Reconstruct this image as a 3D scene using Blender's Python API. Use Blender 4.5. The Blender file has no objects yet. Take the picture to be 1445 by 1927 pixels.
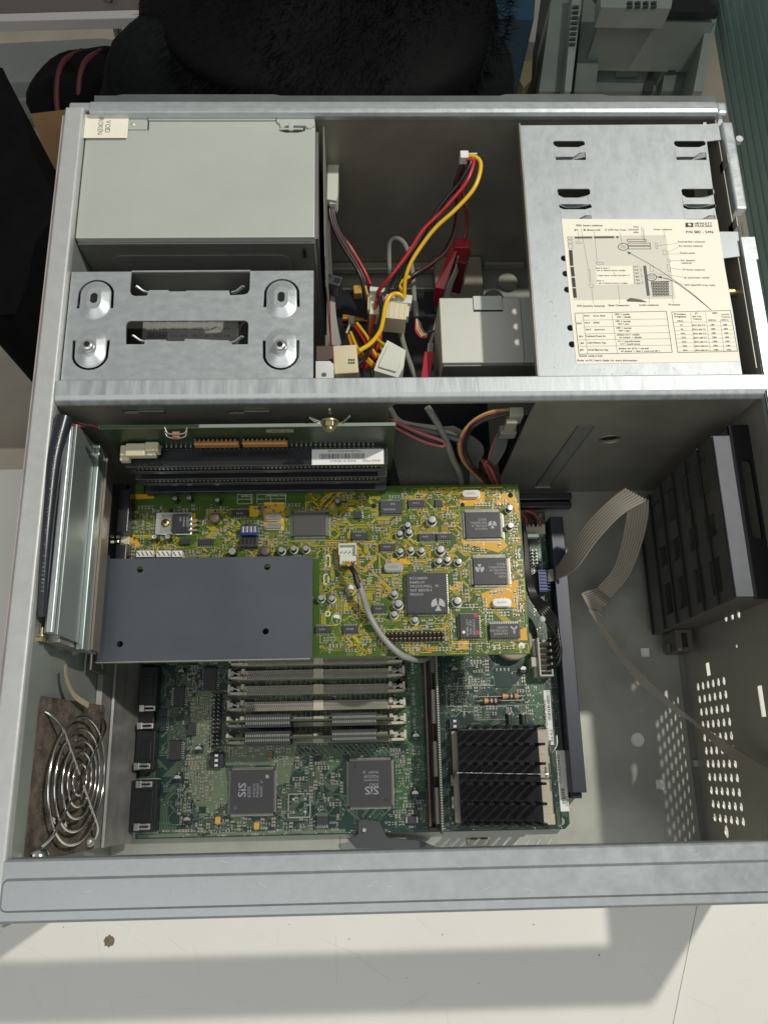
import bpy, math, random
from mathutils import Vector, Matrix
from mathutils.geometry import tessellate_polygon
random.seed(7)
C = bpy.context.scene.collection
# ---------------------------------------------------------------- camera
# all lengths below are millimetres on the case (origin: floor of the case, near left corner)
FPX = 1560.0
CAM = Vector((153.0, 35.8, 539.0))
_a, _b, _c = 0.29537, -0.0221, -0.02083
ROT = Matrix.Rotation(_c, 3, 'Z') @ Matrix.Rotation(_b, 3, 'Y') @ Matrix.Rotation(_a, 3, 'X')
cam = bpy.data.cameras.new('camera'); co = bpy.data.objects.new('camera', cam); C.objects.link(co)
co.matrix_world = Matrix.Translation(CAM * 0.001) @ ROT.to_4x4()
cam.sensor_fit = 'VERTICAL'; cam.sensor_height = 24; cam.lens = FPX / 1927 * 24
cam.clip_start = 0.01; cam.clip_end = 50
bpy.context.scene.camera = co
def ray(u, v): return ROT @ Vector(((u - 722.5) / FPX, -(v - 963.5) / FPX, -1.0))
def on(u, v, ax, val):
    d = ray(u, v); return CAM + d * ((val - CAM[ax]) / d[ax])
def at(u, v, z): return on(u, v, 2, z)
# ---------------------------------------------------------------- light
W = bpy.data.worlds.new('World'); bpy.context.scene.world = W; W.use_nodes = True
bg = W.node_tree.nodes['Background']; bg.inputs[0].default_value = (0.98, 1.0, 0.975, 1); bg.inputs[1].default_value = 0.22
def area(name, loc, target, sx, sy, power, col):
    l = bpy.data.lights.new(name, 'AREA'); l.shape = 'RECTANGLE'; l.size = sx; l.size_y = sy; l.energy = power; l.color = col
    o = bpy.data.objects.new(name, l); C.objects.link(o); o.location = loc
    o.rotation_euler = (Vector(target) - Vector(loc)).to_track_quat('-Z', 'Y').to_euler()
    return o
area('ceiling_lamp', (0.83, 0.535, 1.29), (0.17, 0.12, 0), 0.04, 0.04, 12.5, (1.0, 0.965, 0.89))
area('soft_fill_light', (0.0, -0.7, 2.0), (0.15, 0.1, 0), 2.2, 0.9, 11, (0.97, 1.0, 0.99))  # broad soft light added for ambient fill and highlights on the steel
sc = bpy.context.scene
sc.view_settings.view_transform = 'Standard'; sc.view_settings.look = 'None'; sc.view_settings.gamma = 1
sc.view_settings.exposure = 0.06
# ---------------------------------------------------------------- materials
MATS = {}
def mat(name, col, rough=0.5, metal=0.0, var=0.0, vscale=60, stretch=(1, 1, 1), bump=0.0, bscale=300, rvar=0.0, spec=None,
        col2=None, trans=0.0, emit=None, sub=0, thr=(0.35, 0.65), sheen=0):
    if name in MATS: return MATS[name]
    m = bpy.data.materials.new(name); m.use_nodes = True; nt = m.node_tree; N = nt.nodes; L = nt.links
    b = N['Principled BSDF']
    b.inputs['Base Color'].default_value = (*col, 1); b.inputs['Roughness'].default_value = rough; b.inputs['Metallic'].default_value = metal
    if spec is not None: b.inputs['Specular IOR Level'].default_value = spec
    if trans: b.inputs['Transmission Weight'].default_value = trans
    if sub: b.inputs['Subsurface Weight'].default_value = sub; b.inputs['Subsurface Scale'].default_value = 0.002
    if sheen: b.inputs['Sheen Weight'].default_value = sheen
    if var or rvar or bump:
        tc = N.new('ShaderNodeTexCoord'); g = N.new('ShaderNodeNewGeometry')
        mp = N.new('ShaderNodeMapping'); mp.inputs['Scale'].default_value = stretch
        L.new(g.outputs['Position'], mp.inputs['Vector'])
        n = N.new('ShaderNodeTexNoise'); n.inputs['Scale'].default_value = vscale; n.inputs['Detail'].default_value = 6; n.inputs['Roughness'].default_value = 0.65
        L.new(mp.outputs[0], n.inputs['Vector'])
        if var:
            r = N.new('ShaderNodeValToRGB'); r.color_ramp.elements[0].position = thr[0]; r.color_ramp.elements[1].position = thr[1]
            c2 = col2 if col2 else tuple(min(1, c * (1 + var)) for c in col)
            c1 = tuple(c * (1 - var) for c in col) if not col2 else col
            r.color_ramp.elements[0].color = (*c1, 1); r.color_ramp.elements[1].color = (*c2, 1)
            L.new(n.outputs['Fac'], r.inputs['Fac']); L.new(r.outputs['Color'], b.inputs['Base Color'])
        if rvar:
            mr = N.new('ShaderNodeMapRange'); mr.inputs['From Min'].default_value = 0.3; mr.inputs['From Max'].default_value = 0.7
            mr.inputs['To Min'].default_value = max(0.02, rough - rvar); mr.inputs['To Max'].default_value = min(1, rough + rvar)
            L.new(n.outputs['Fac'], mr.inputs['Value']); L.new(mr.outputs[0], b.inputs['Roughness'])
        if bump:
            n2 = N.new('ShaderNodeTexNoise'); n2.inputs['Scale'].default_value = bscale; n2.inputs['Detail'].default_value = 4
            L.new(mp.outputs[0], n2.inputs['Vector'])
            bp = N.new('ShaderNodeBump'); bp.inputs['Strength'].default_value = bump; bp.inputs['Distance'].default_value = 0.001
            L.new(n2.outputs['Fac'], bp.inputs['Height']); L.new(bp.outputs[0], b.inputs['Normal'])
    MATS[name] = m; return m
galv = mat('galvanised_steel', (0.45, 0.475, 0.485), 0.52, 0.5, var=0.07, vscale=170, stretch=(1, .5, 1), bump=0.05, bscale=700, rvar=0.07)
galv_fine = mat('plated_steel', (0.56, 0.595, 0.605), 0.38, 0.65, var=0.05, vscale=160, stretch=(1, 1.6, 1), bump=0.03, bscale=900, rvar=0.06)
floorm = mat('floor_steel', (0.34, 0.345, 0.30), 0.42, 0.45, var=0.09, vscale=30, bump=0.03, bscale=600, rvar=0.12)
wallm = mat('wall_steel', (0.30, 0.285, 0.235), 0.42, 0.45, var=0.1, vscale=25, bump=0.03, bscale=600, rvar=0.08)
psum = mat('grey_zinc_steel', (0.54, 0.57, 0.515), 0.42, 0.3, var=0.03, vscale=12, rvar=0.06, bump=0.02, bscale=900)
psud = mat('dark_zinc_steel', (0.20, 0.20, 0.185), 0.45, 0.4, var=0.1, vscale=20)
darkhole = mat('matte_black', (0.008, 0.008, 0.008), 0.8)
blackp = mat('black_plastic', (0.014, 0.014, 0.016), 0.38, 0.0, var=0.1, vscale=200)
blacks = mat('black_satin_plastic', (0.018, 0.019, 0.023), 0.3, bump=0.08, bscale=1500)
chipm = mat('chip_epoxy', (0.032, 0.031, 0.036), 0.42, bump=0.05, bscale=3000, var=.08, vscale=300)
plate = mat('blue_grey_plastic', (0.073, 0.083, 0.098), 0.40, var=0.06, vscale=18, rvar=.06, bump=0.35, bscale=14)
silver = mat('tinned_metal', (0.72, 0.72, 0.70), 0.25, 0.9)
tin_d = mat('dull_tin', (0.42, 0.42, 0.38), 0.4, 0.7)
gold = mat('gold_contact', (0.75, 0.52, 0.18), 0.3, 0.9)
cream = mat('cream_nylon', (0.66, 0.60, 0.42), 0.45, sub=0.1)
white_n = mat('white_nylon', (0.62, 0.64, 0.55), 0.4, sub=0.15)
whitep = mat('white_plastic', (0.75, 0.75, 0.73), 0.4)
brownp = mat('brown_plastic', (0.12, 0.085, 0.065), 0.5)
beige = mat('beige_plastic', (0.50, 0.45, 0.34), 0.5, var=.06, vscale=200)
beige_s = mat('beige_socket', (0.60, 0.55, 0.42), 0.45)
ink = mat('black_ink', (0.03, 0.03, 0.03), 0.6)
inkg = mat('grey_ink', (0.10, 0.095, 0.085), 0.6)
inkw = mat('white_ink', (0.75, 0.76, 0.70), 0.6)
inkl = mat('laser_mark', (0.42, 0.42, 0.42), 0.6)
paper = mat('cream_paper', (0.88, 0.83, 0.69), 0.6, var=.02, vscale=20)
paperw = mat('white_paper', (0.82, 0.81, 0.78), 0.55)
papersh = mat('paper_grey', (0.66, 0.62, 0.53), 0.6)
red = mat('red_wire', (0.42, 0.02, 0.025), 0.32); yellow = mat('yellow_wire', (0.75, 0.45, 0.02), 0.32)
blackw = mat('black_wire', (0.012, 0.011, 0.011), 0.3); orange = mat('orange_wire', (0.62, 0.22, 0.03), 0.35)
brownw = mat('brown_wire', (0.07, 0.025, 0.02), 0.35); greyw = mat('grey_cable', (0.24, 0.24, 0.21), 0.45)
bluew = mat('blue_plastic', (0.018, 0.025, 0.16), 0.35)
redp = mat('red_plastic', (0.36, 0.015, 0.03), 0.35)
ribbon_g = mat('grey_ribbon', (0.30, 0.27, 0.22), 0.42)
ribbon_l = mat('light_ribbon', (0.36, 0.36, 0.33), 0.42)
amber = mat('amber_resin', (0.50, 0.20, 0.025), 0.3)
tan = mat('tan_resistor', (0.55, 0.32, 0.15), 0.35)
chrome = mat('chrome_wire', (0.75, 0.74, 0.72), 0.16, 1.0)
brass = mat('brass', (0.55, 0.42, 0.18), 0.3, 0.9)
heatsk = mat('black_anodised', (0.02, 0.019, 0.024), 0.26, 0.5)
dust = mat('brown_dust', (0.095, 0.074, 0.058), 0.9, var=0.6, vscale=110, bump=0.7, bscale=260)
table_m = mat('white_laminate', (0.81, 0.785, 0.725), 0.42, var=0.03, vscale=9, rvar=0.06)
# ---------------------------------------------------------------- mesh builder (mm)
POS = {}
class MB:
    def __init__(s): s.v = []; s.f = []; s.m = []; s.sm = []
    def add(s, vs, fs, mi=0, smooth=False):
        k = len(s.v); s.v.extend([tuple(p) for p in vs])
        for f in fs: s.f.append(tuple(i + k for i in f)); s.m.append(mi); s.sm.append(smooth)
        return s
    def box(s, x0, x1, y0, y1, z0, z1, mi=0, top=None):
        if x0 > x1: x0, x1 = x1, x0
        if y0 > y1: y0, y1 = y1, y0
        vs = [(x, y, z) for z in (z0, z1) for y in (y0, y1) for x in (x0, x1)]
        fs = [(0, 2, 3, 1), (4, 5, 7, 6), (0, 1, 5, 4), (2, 6, 7, 3), (0, 4, 6, 2), (1, 3, 7, 5)]
        s.add(vs, fs, mi)
        if top is not None: s.m[-5] = top
        return s
    def obox(s, c, sz, mi=0, M=None):
        M = M or Matrix.Identity(3); c = Vector(c)
        vs = [c + M @ Vector((x * sz[0] / 2, y * sz[1] / 2, z * sz[2] / 2)) for z in (-1, 1) for y in (-1, 1) for x in (-1, 1)]
        return s.add(vs, [(0, 2, 3, 1), (4, 5, 7, 6), (0, 1, 5, 4), (2, 6, 7, 3), (0, 4, 6, 2), (1, 3, 7, 5)], mi)
    def bar(s, a, b, w, h, mi=0, up=(0, 0, 1)):
        a = Vector(a); b = Vector(b); d = b - a; L = d.length; x = d.normalized(); u = Vector(up)
        y = u.cross(x)
        if y.length < 1e-4: y = Vector((1, 0, 0)).cross(x)
        y.normalize(); z = x.cross(y)
        return s.obox((a + b) / 2, (L, w, h), mi, Matrix((x, y, z)).transposed())
    def cyl(s, a, b, r0, r1=None, n=12, mi=0, cap=True, smooth=True, capmi=None):
        r1 = r0 if r1 is None else r1
        a = Vector(a); b = Vector(b); x = (b - a).normalized()
        t = Vector((0, 0, 1)) if abs(x.z) < 0.9 else Vector((1, 0, 0)); p = x.cross(t).normalized(); q = x.cross(p)
        vs = []
        for c, r in ((a, r0), (b, r1)):
            for i in range(n):
                an = 2 * math.pi * i / n; vs.append(c + (p * math.cos(an) + q * math.sin(an)) * r)
        s.add(vs, [(i, i + n, (i + 1) % n + n, (i + 1) % n) for i in range(n)], mi, smooth)
        if cap:
            s.add(vs[:n], [tuple(range(n))], mi); s.add(vs[n:], [tuple(reversed(range(n)))], mi if capmi is None else capmi)
        return s
    def lathe(s, c, prof, n=20, mi=0, smooth=True, axis='z', sx=1, sy=1):
        vs = []
        for r, h in prof:
            for i in range(n):
                an = 2 * math.pi * i / n; x, y = r * math.cos(an) * sx, r * math.sin(an) * sy
                vs.append((c[0] + x, c[1] + y, c[2] + h) if axis == 'z' else ((c[0] + h, c[1] + x, c[2] + y) if axis == 'x' else (c[0] + x, c[1] + h, c[2] + y)))
        fs = [(j * n + i, j * n + (i + 1) % n, (j + 1) * n + (i + 1) % n, (j + 1) * n + i) for j in range(len(prof) - 1) for i in range(n)]
        return s.add(vs, fs, mi, smooth)
    def prism(s, outer, h0, h1, mi=0, holes=(), fn=None, sidemi=None):
        fn = fn or (lambda x, y, z: (x, y, z))
        loops = [list(outer)] + [list(h) for h in holes]
        tri = tessellate_polygon([[Vector((p[0], p[1], 0)) for p in lp] for lp in loops])
        flat = [p for lp in loops for p in lp]; n = len(flat)
        vs = [fn(p[0], p[1], h0) for p in flat] + [fn(p[0], p[1], h1) for p in flat]
        def ar(t): a, b, c = (flat[i] for i in t); return (b[0]-a[0])*(c[1]-a[1]) - (b[1]-a[1])*(c[0]-a[0])
        fs = []
        for t in tri:
            if abs(ar(t)) < 1e-9: continue
            t = t if ar(t) > 0 else (t[0], t[2], t[1])
            fs.append((t[0] + n, t[1] + n, t[2] + n)); fs.append((t[2], t[1], t[0]))
        s.add(vs, fs, mi)
        k = 0
        for lp in loops:
            m = len(lp)
            s.add([fn(p[0], p[1], h) for h in (h0, h1) for p in lp], [(i, (i + 1) % m, (i + 1) % m + m, i + m) for i in range(m)], mi if sidemi is None else sidemi)
        return s
    def tube(s, pts, r, n=8, mi=0, sub=6, cap=True):
        P = smooth_path(pts, sub); s.tube_raw(P, r, n, mi); return s
    def tube_raw(s, P, r, n=8, mi=0):
        up = None; vs = []
        for i, p in enumerate(P):
            t = (P[min(i + 1, len(P) - 1)] - P[max(i - 1, 0)])
            if t.length < 1e-6: t = Vector((0, 0, 1))
            t.normalize()
            if up is None: up = Vector((0, 0, 1)) if abs(t.z) < 0.9 else Vector((1, 0, 0))
            q = t.cross(up)
            if q.length < 1e-5: q = t.cross(Vector((0, 1, 0.1)))
            q.normalize(); up = q.cross(t).normalized()
            rr = r(i / (len(P) - 1)) if callable(r) else r
            for k in range(n):
                a = 2 * math.pi * k / n; vs.append(p + (q * math.cos(a) + up * math.sin(a)) * rr)
        m = len(P)
        s.add(vs, [(j * n + i, j * n + (i + 1) % n, (j + 1) * n + (i + 1) % n, (j + 1) * n + i) for j in range(m - 1) for i in range(n)], mi, True)
        s.add(vs[:n], [tuple(reversed(range(n)))], mi); s.add(vs[-n:], [tuple(range(n))], mi)
        return s
    def ribbon(s, A, B, n, mi=0, sub=8, edge=None, flat=0.75):
        """flat cable: n round wires side by side between the edge paths A and B"""
        PA = smooth_path(A, sub); PB = smooth_path(B, sub)
        for k in range(n):
            t = (k + 0.5) / n
            P = [a.lerp(b, t) for a, b in zip(PA, PB)]
            w = [(b - a).length / n / 2 * 1.12 for a, b in zip(PA, PB)]
            r = lambda x, w=w: max(0.3, w[min(len(w) - 1, int(x * (len(w) - 1) + .5))] if True else 0)
            s.tube_raw(P, r, 6, edge if (edge is not None and k == 0) else mi)
        return s
    def build(s, name, mats, parent=None, label=None, kind=None, bevel=0, seg=2):
        if not isinstance(mats, (list, tuple)): mats = [mats]
        xs = [p[0] for p in s.v]; ys = [p[1] for p in s.v]; zs = [p[2] for p in s.v]
        c = Vector(((min(xs) + max(xs)) / 2, (min(ys) + max(ys)) / 2, min(zs)))
        me = bpy.data.meshes.new(name); me.from_pydata([((p[0] - c.x) * .001, (p[1] - c.y) * .001, (p[2] - c.z) * .001) for p in s.v], [], s.f)
        for m in mats: me.materials.append(m)
        me.polygons.foreach_set('material_index', s.m); me.polygons.foreach_set('use_smooth', s.sm); me.update()
        o = bpy.data.objects.new(name, me); C.objects.link(o); place(o, c, parent)
        if label: o['label'] = label
        if kind: o['kind'] = kind
        if bevel:
            b = o.modifiers.new('bevel', 'BEVEL'); b.width = bevel * .001; b.segments = seg; b.limit_method = 'ANGLE'; b.angle_limit = 0.7
        return o
def place(o, c, parent=None):
    POS[o.name] = Vector(c)
    if parent is not None: o.parent = parent; o.location = (Vector(c) - POS[parent.name]) * .001
    else: o.location = Vector(c) * .001
def inst(name, src, c, parent):
    o = bpy.data.objects.new(name, src.data); C.objects.link(o); place(o, c, parent)
    return o
def tag(o, label, cat, group=None, kind=None):
    o['label'] = label; o['category'] = cat
    if group: o['group'] = group
    if kind: o['kind'] = kind
    return o
def thing(name, loc, label, cat, group=None):
    o = bpy.data.objects.new(name, None); o.empty_display_size = 0.01; C.objects.link(o); place(o, Vector(loc)); return tag(o, label, cat, group)
def struct(o): o['kind'] = 'structure'; return o
def smooth_path(pts, sub=6):
    P = [Vector(p) for p in pts]
    if len(P) < 3:
        return [P[0].lerp(P[1], i / 4) for i in range(5)]
    Q = [P[0] * 2 - P[1]] + P + [P[-1] * 2 - P[-2]]; out = []
    for i in range(1, len(Q) - 2):
        a, b, c, d = Q[i - 1:i + 3]
        for k in range(sub):
            t = k / sub; t2 = t * t; t3 = t2 * t
            out.append(0.5 * ((2 * b) + (c - a) * t + (2 * a - 5 * b + 4 * c - d) * t2 + (3 * b - a - 3 * c + d) * t3))
    out.append(P[-1]); return out
def px(l): return [at(*p) for p in l]
def rc(u0, v0, u1, v1, z):
    a, b, c, d = at(u0, v0, z), at(u1, v0, z), at(u0, v1, z), at(u1, v1, z)
    return (a.x + c.x) / 2, (b.x + d.x) / 2, (c.y + d.y) / 2, (a.y + b.y) / 2      # x0,x1,y0,y1
def rrect(x0, x1, y0, y1, r, n=4):
    out = []
    for cx, cy, a0 in ((x1 - r, y0 + r, -90), (x1 - r, y1 - r, 0), (x0 + r, y1 - r, 90), (x0 + r, y0 + r, 180)):
        for i in range(n + 1):
            a = math.radians(a0 + 90 * i / n); out.append((cx + r * math.cos(a), cy + r * math.sin(a)))
    return out
def circ(x, y, r, n=20, ry=None): return [(x + r * math.cos(2 * math.pi * i / n), y + (ry or r) * math.sin(2 * math.pi * i / n)) for i in range(n)]
# ---------------------------------------------------------------- lettering
GL = {}
def _glyphs():
    chars = 'ABCDEFGHIJKLMNOPQRSTUVWXYZabcdefghijklmnopqrstuvwxyz0123456789-.,:=()/\'*+&?#°©®™|'
    tmp = []
    for i, ch in enumerate(chars):
        cu = bpy.data.curves.new('glyph', 'FONT'); cu.body = ch; cu.resolution_u = 2; cu.size = 1
        o = bpy.data.objects.new('glyph', cu); C.objects.link(o); tmp.append((ch, o, cu))
    dg = bpy.context.evaluated_depsgraph_get(); dg.update()
    for ch, o, cu in tmp:
        e = o.evaluated_get(dg); me = e.to_mesh()
        vs = [(v.co.x, v.co.y) for v in me.vertices]; fs = [tuple(p.vertices) for p in me.polygons]
        e.to_mesh_clear()
        if vs:
            x0 = min(v[0] for v in vs); w = max(v[0] for v in vs) - x0
            GL[ch] = ([(v[0] - x0, v[1]) for v in vs], fs, w)
    for ch, o, cu in tmp: bpy.data.objects.remove(o); bpy.data.curves.remove(cu)
_glyphs()
def textw(s): return sum((GL[c][2] if c in GL else 0.28) + 0.085 for c in s)
def text(mb, s, P, U, V, size, mi=0, width=None, bold=0.0, align='l'):
    """flat letters from point P; U = reading direction, V = letter up; size = cap height; width squeezes to fit"""
    P = Vector(P); U = Vector(U).normalized(); V = Vector(V).normalized(); k = size / 0.70
    kx = k if width is None else width / max(textw(s), 1e-3)
    x = 0
    if align == 'c': x = -textw(s) / 2
    for ch in s:
        if ch in GL:
            vs, fs, w = GL[ch]
            mb.add([P + U * ((x + a) * kx) + V * (b * k) for a, b in vs], fs, mi)
            if bold: mb.add([P + U * ((x + a) * kx + bold) + V * (b * k) + V.cross(U) * -0.004 for a, b in vs], fs, mi)
            x += w + 0.085
        else: x += 0.365
    return mb
X1, Y1, Z1 = Vector((1, 0, 0)), Vector((0, 1, 0)), Vector((0, 0, 1))
def sheet_xz(mb, outer, y0, y1, holes=(), mi=0): return mb.prism(outer, y0, y1, mi, holes, lambda a, b, h: (a, h, b))
def sheet_yz(mb, outer, x0, x1, holes=(), mi=0): return mb.prism(outer, x0, x1, mi, holes, lambda a, b, h: (h, a, b))
exec_parts = []
# ================================================================ SURROUNDINGS
tb = thing('work_table', (150, -200, -30), 'white laminate table top with fine scratches under the open computer case', 'table')
sa, sb = at(1311, 1700, -1.5), at(1265, 1927, -1.5); sl = (sa.x - sb.x) / (sa.y - sb.y)
def sx_(y): return sb.x + (y - sb.y) * sl
mb = MB(); mb.prism([(-900, -700), (sx_(-700), -700), (sx_(234), 234), (-900, 234)], -30, -1.5); mb.build('table_board', table_m, tb)
mb = MB(); mb.prism([(sx_(-700) + .4, -700), (1300, -700), (1300, 234), (sx_(234) + .4, 234)], -30, -1.5); mb.build('table_board', table_m, tb)
scr = mat('scratch', (0.62, 0.60, 0.55), 0.6)
mb = MB()
for i in range(50):
    u = random.uniform(0, 1440); v = random.uniform(1720, 1920); a = random.gauss(0.5, 0.6); l = random.uniform(4, 40)
    p = at(u, v, -1.47); q = p + Vector((math.cos(a), -math.sin(a), 0)) * l * .5
    mb.bar(p, q, random.uniform(.06, .16), .02)
for u0, v0, u1, v1 in ((670, 1800, 735, 1845), (632, 1760, 634, 1850), (600, 1765, 680, 1800)): mb.bar(at(u0, v0, -1.46), at(u1, v1, -1.46), .16, .02)
mb.build('scratches', scr, tb, kind='stuff')
mb = MB(); p = at(206, 1771, -1.48)
mb.prism([(p.x + (3.1 + .5 * math.sin(i * 2.7)) * math.cos(i / 16 * 6.283), p.y + (3.1 + .5 * math.cos(i * 3.1)) * math.sin(i / 16 * 6.283)) for i in range(16)], -1.49, -1.42)
for u, v, r in ((657, 1767, .4), (832, 1759, .4), (1127, 1797, .5), (120, 1745, .3), (1004, 1740, .4), (545, 1740, .3), (900, 1850, .3), (765, 1840, .3)):
    p = at(u, v, -1.48); mb.prism(circ(p.x, p.y, r, 7), -1.49, -1.42)
mb.build('stain', mat('brown_stain', (0.20, 0.14, 0.10), 0.7, var=.3, vscale=300), tb, kind='stuff')
fl = MB(); fl.box(-4000, 4000, -2000, 5000, -760, -750)
tag(struct(fl.build('floor', mat('concrete_floor', (0.50, 0.44, 0.36), 0.8, var=.2, vscale=3, bump=.1, bscale=40))), 'dark dusty brown workshop floor', 'floor')
# teal wall of ribbed sheet
mb = MB()
z = -750
while z < 900:
    mb.box(868, 895, -1900, 4400, z, z + 15); mb.box(870.5, 895, -1900, 4400, z + 15, z + 24); z += 24
tag(struct(mb.build('wall', mat('teal_painted_sheet', (0.26, 0.40, 0.37), 0.5, var=.10, vscale=4))), 'ribbed teal wall on the right', 'wall')
# ================================================================ COMPUTER CASE
case = thing('computer_case', (180, 180, 0), 'open galvanised steel desktop computer case lying on its side on the table', 'computer case')
# floor with punched holes
hs = []
p = at(1200, 1393, 0); hs.append(circ(p.x, p.y, 4.6, 24))
for u, v, w in ((1243, 1477, 3.1), (1214, 1228, 3.0)): p = at(u, v, 0); hs.append([(p.x - w, p.y - w), (p.x + w, p.y - w), (p.x + w, p.y + w), (p.x - w, p.y + w)])
mb = MB(); mb.prism([(0, -27), (357.5, -27), (357.5, 391), (0, 391)], -1.2, 0, 0, hs)
p0, p1 = at(200, 1600, 0), at(675, 1600, 0)
struct_fl = mb.build('floor_panel', floorm, case)
mb = MB()   # seams pressed in the tray and its raised foot strips
for u0, v0, u1, v1 in ((640, 1575, 640, 1606), (205, 1565, 205, 1605)): mb.bar(at(u0, v0, .2), at(u1, v1, .2), .5, .3)
mb.build('tray_seam', psud, case, kind='stuff')
mb = MB(); a = at(833, 1589, 0); b = at(1140, 1600, 0)
for i in range(9):
    p = at(845 + i * 21 + (i > 3) * 20, 1590 - i * .6, .25); mb.bar(p + Vector((-1.6, -2, 0)), p + Vector((1.6, 2, 0)), .7, .2)
mb.build('tray_rib', galv, case)
mb = MB(); q = rc(878, 1578, 918, 1590, 0); mb.box(*q, 0, 2.4); mb.build('tray_tab', wallm, case, bevel=.4)
# crease between floor and right wall
mb = MB(); mb.box(357.5, 361, 212, -27, -1.2, 1.2); mb.build('floor_crease', psud, case)
mb = MB(); mb.box(357.8, 361.5, 30, 34, 1.2, 3.5); mb.build('floor_tab', galv, case)
# left wall
mb = MB(); sheet_yz(mb, [(-27, -1), (392, -1), (392, 151), (-27, 151)], -1.4, 0, [circ(31.5, 98, 31, 32)]); mb.build('left_wall', mat('green_grey_steel', (0.33, 0.36, 0.32), .45, .4, var=.06, vscale=20), case)
mb = MB(); mb.prism([(-9.6, 150.2), (-10.4, 154), (-9.8, 155.4), (-.7, 155.4), (.15, 154.4), (.15, 149.5), (-9.6, 149.5)], -26, 392.5, 0, (), lambda a, b, h: (a, h, b))
mb.build('left_rim', mat('rim_steel', (0.58, 0.585, 0.57), .5, .45, var=.05, vscale=140, bump=.08, bscale=400), case, bevel=.5)
mb = MB(); mb.box(-12.6, -10.5, -26, 390, 144, 152.5); mb.build('rim_lip', mat('pinkish_edge', (0.50, 0.44, 0.41), .5, .3, var=.15, vscale=50), case, bevel=.4)
# top wall and rim
mb = MB(); sheet_xz(mb, [(-1, -1), (362, -1), (362, 150), (-1, 150)], 389.5, 391); mb.build('top_wall', wallm, case)
mb = MB(); mb.prism([(389.0, 149.6), (388.6, 153), (389.4, 155.2), (391.5, 155.6), (396.8, 155.2), (397.6, 152), (397.6, 149.6)], 3.5, 360, 0, (), lambda a, b, h: (h, a, b))
mb.build('top_rim', galv_fine, case, bevel=.4)
mb = MB(); mb.prism([(4, 398), (362, 398), (362, 404.5), (300, 404.5), (296, 405.6), (240, 405.6), (236, 404.5), (110, 404.5), (106, 405.4), (20, 405.4), (16, 404.5), (4, 404.5)], 150, 151.5)
mb.box(4, 362, 397.7, 399, 146, 151); mb.build('rear_flange', mat('dull_dark_steel', (0.13, 0.14, 0.135), .45, .4, var=.15, vscale=30), case)
mb = MB(); mb.box(360, 366.5, 388.8, 397.6, 148, 154.8); mb.build('rim_corner', galv_fine, case, bevel=1.8, seg=3)
mb = MB(); mb.box(-9, 4, 392.7, 397.8, 148, 154); mb.build('rim_corner', galv_fine, case, bevel=1.2)
# crossbar with its wall
mb = MB(); mb.prism([(224.3, 154.9), (224.3, 150), (212, 150), (212.2, 151.6), (213.3, 154.2), (215.6, 155.3), (223.5, 155.3)], .4, 362.5, 0, (), lambda a, b, h: (h, a, b))
mb.build('crossbar', mat('worn_galvanised', (0.48, 0.505, 0.515), 0.5, 0.5, var=.13, vscale=150, stretch=(1.6, .22, 1), bump=.08, bscale=300, rvar=.12), case, bevel=.6, seg=3)
mb = MB()
outer = [(0, 0), (172, 0), (168, 143), (171, 148.5), (243.5, 148.5), (243.5, 0), (358, 0), (358, 149.8), (0, 149.8)]
hs = [circ(296.5, 97, 6.6, 20, 5.6)]
for u0, v0, u1 in ((232, 776, 262), (430, 777, 460)):
    p = on(u0, v0, 1, 212); q = on(u1, v0, 1, 212); hs.append([(p.x, p.z - 2), (q.x, p.z - 2), (q.x, p.z + 2), (p.x, p.z + 2)])
sheet_xz(mb, outer, 212.2, 213.6, hs); mb.build('partition_wall', wallm, case)
mb = MB()
f = lambda a, b, h: (a, h, b)
mb.prism([(270, 15), (279, 15), (282, 119), (273, 119)], 211.7, 212.1, 0, (), f)
mb.build('pressed_groove', mat('groove_steel', (0.26, 0.255, 0.235), .4, .5), case)
mb = MB()
for a, b in (((270, 15), (273, 119)), ((273, 119), (282, 119)), ((282, 119), (279, 15))): mb.bar((a[0], 211.5, a[1]), (b[0], 211.5, b[1]), .5, .5)
mb.bar((269, 211.3, 15), (279.5, 211.3, 15), .7, .9); mb.build('groove_edge', psud, case)
mb = MB(); mb.bar((269.3, 211, 14.4), (279.6, 211, 14.4), .8, .8); mb.build('groove_lip', galv, case)
mb = MB(); c = Vector((296.5, 211.9, 97)); P = [(6.9, 0), (6.9, .5), (6.4, .7), (6.2, 0)]
mb.lathe((296.5, 212.1, 97), [(6.9, 0), (6.75, -.4), (6.55, -.4), (6.4, .3)], 24, axis='y', sy=.86); mb.build('hole_rim', wallm, case)
for u0, u1 in ((232, 262), (430, 460)):
    mb = MB(); p = on(u0 + 30, 776, 1, 211.4); mb.bar(p, p + Vector((13, 0, 0)), .8, 2.6); mb.build('wall_slot_tab', psud, case)
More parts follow.
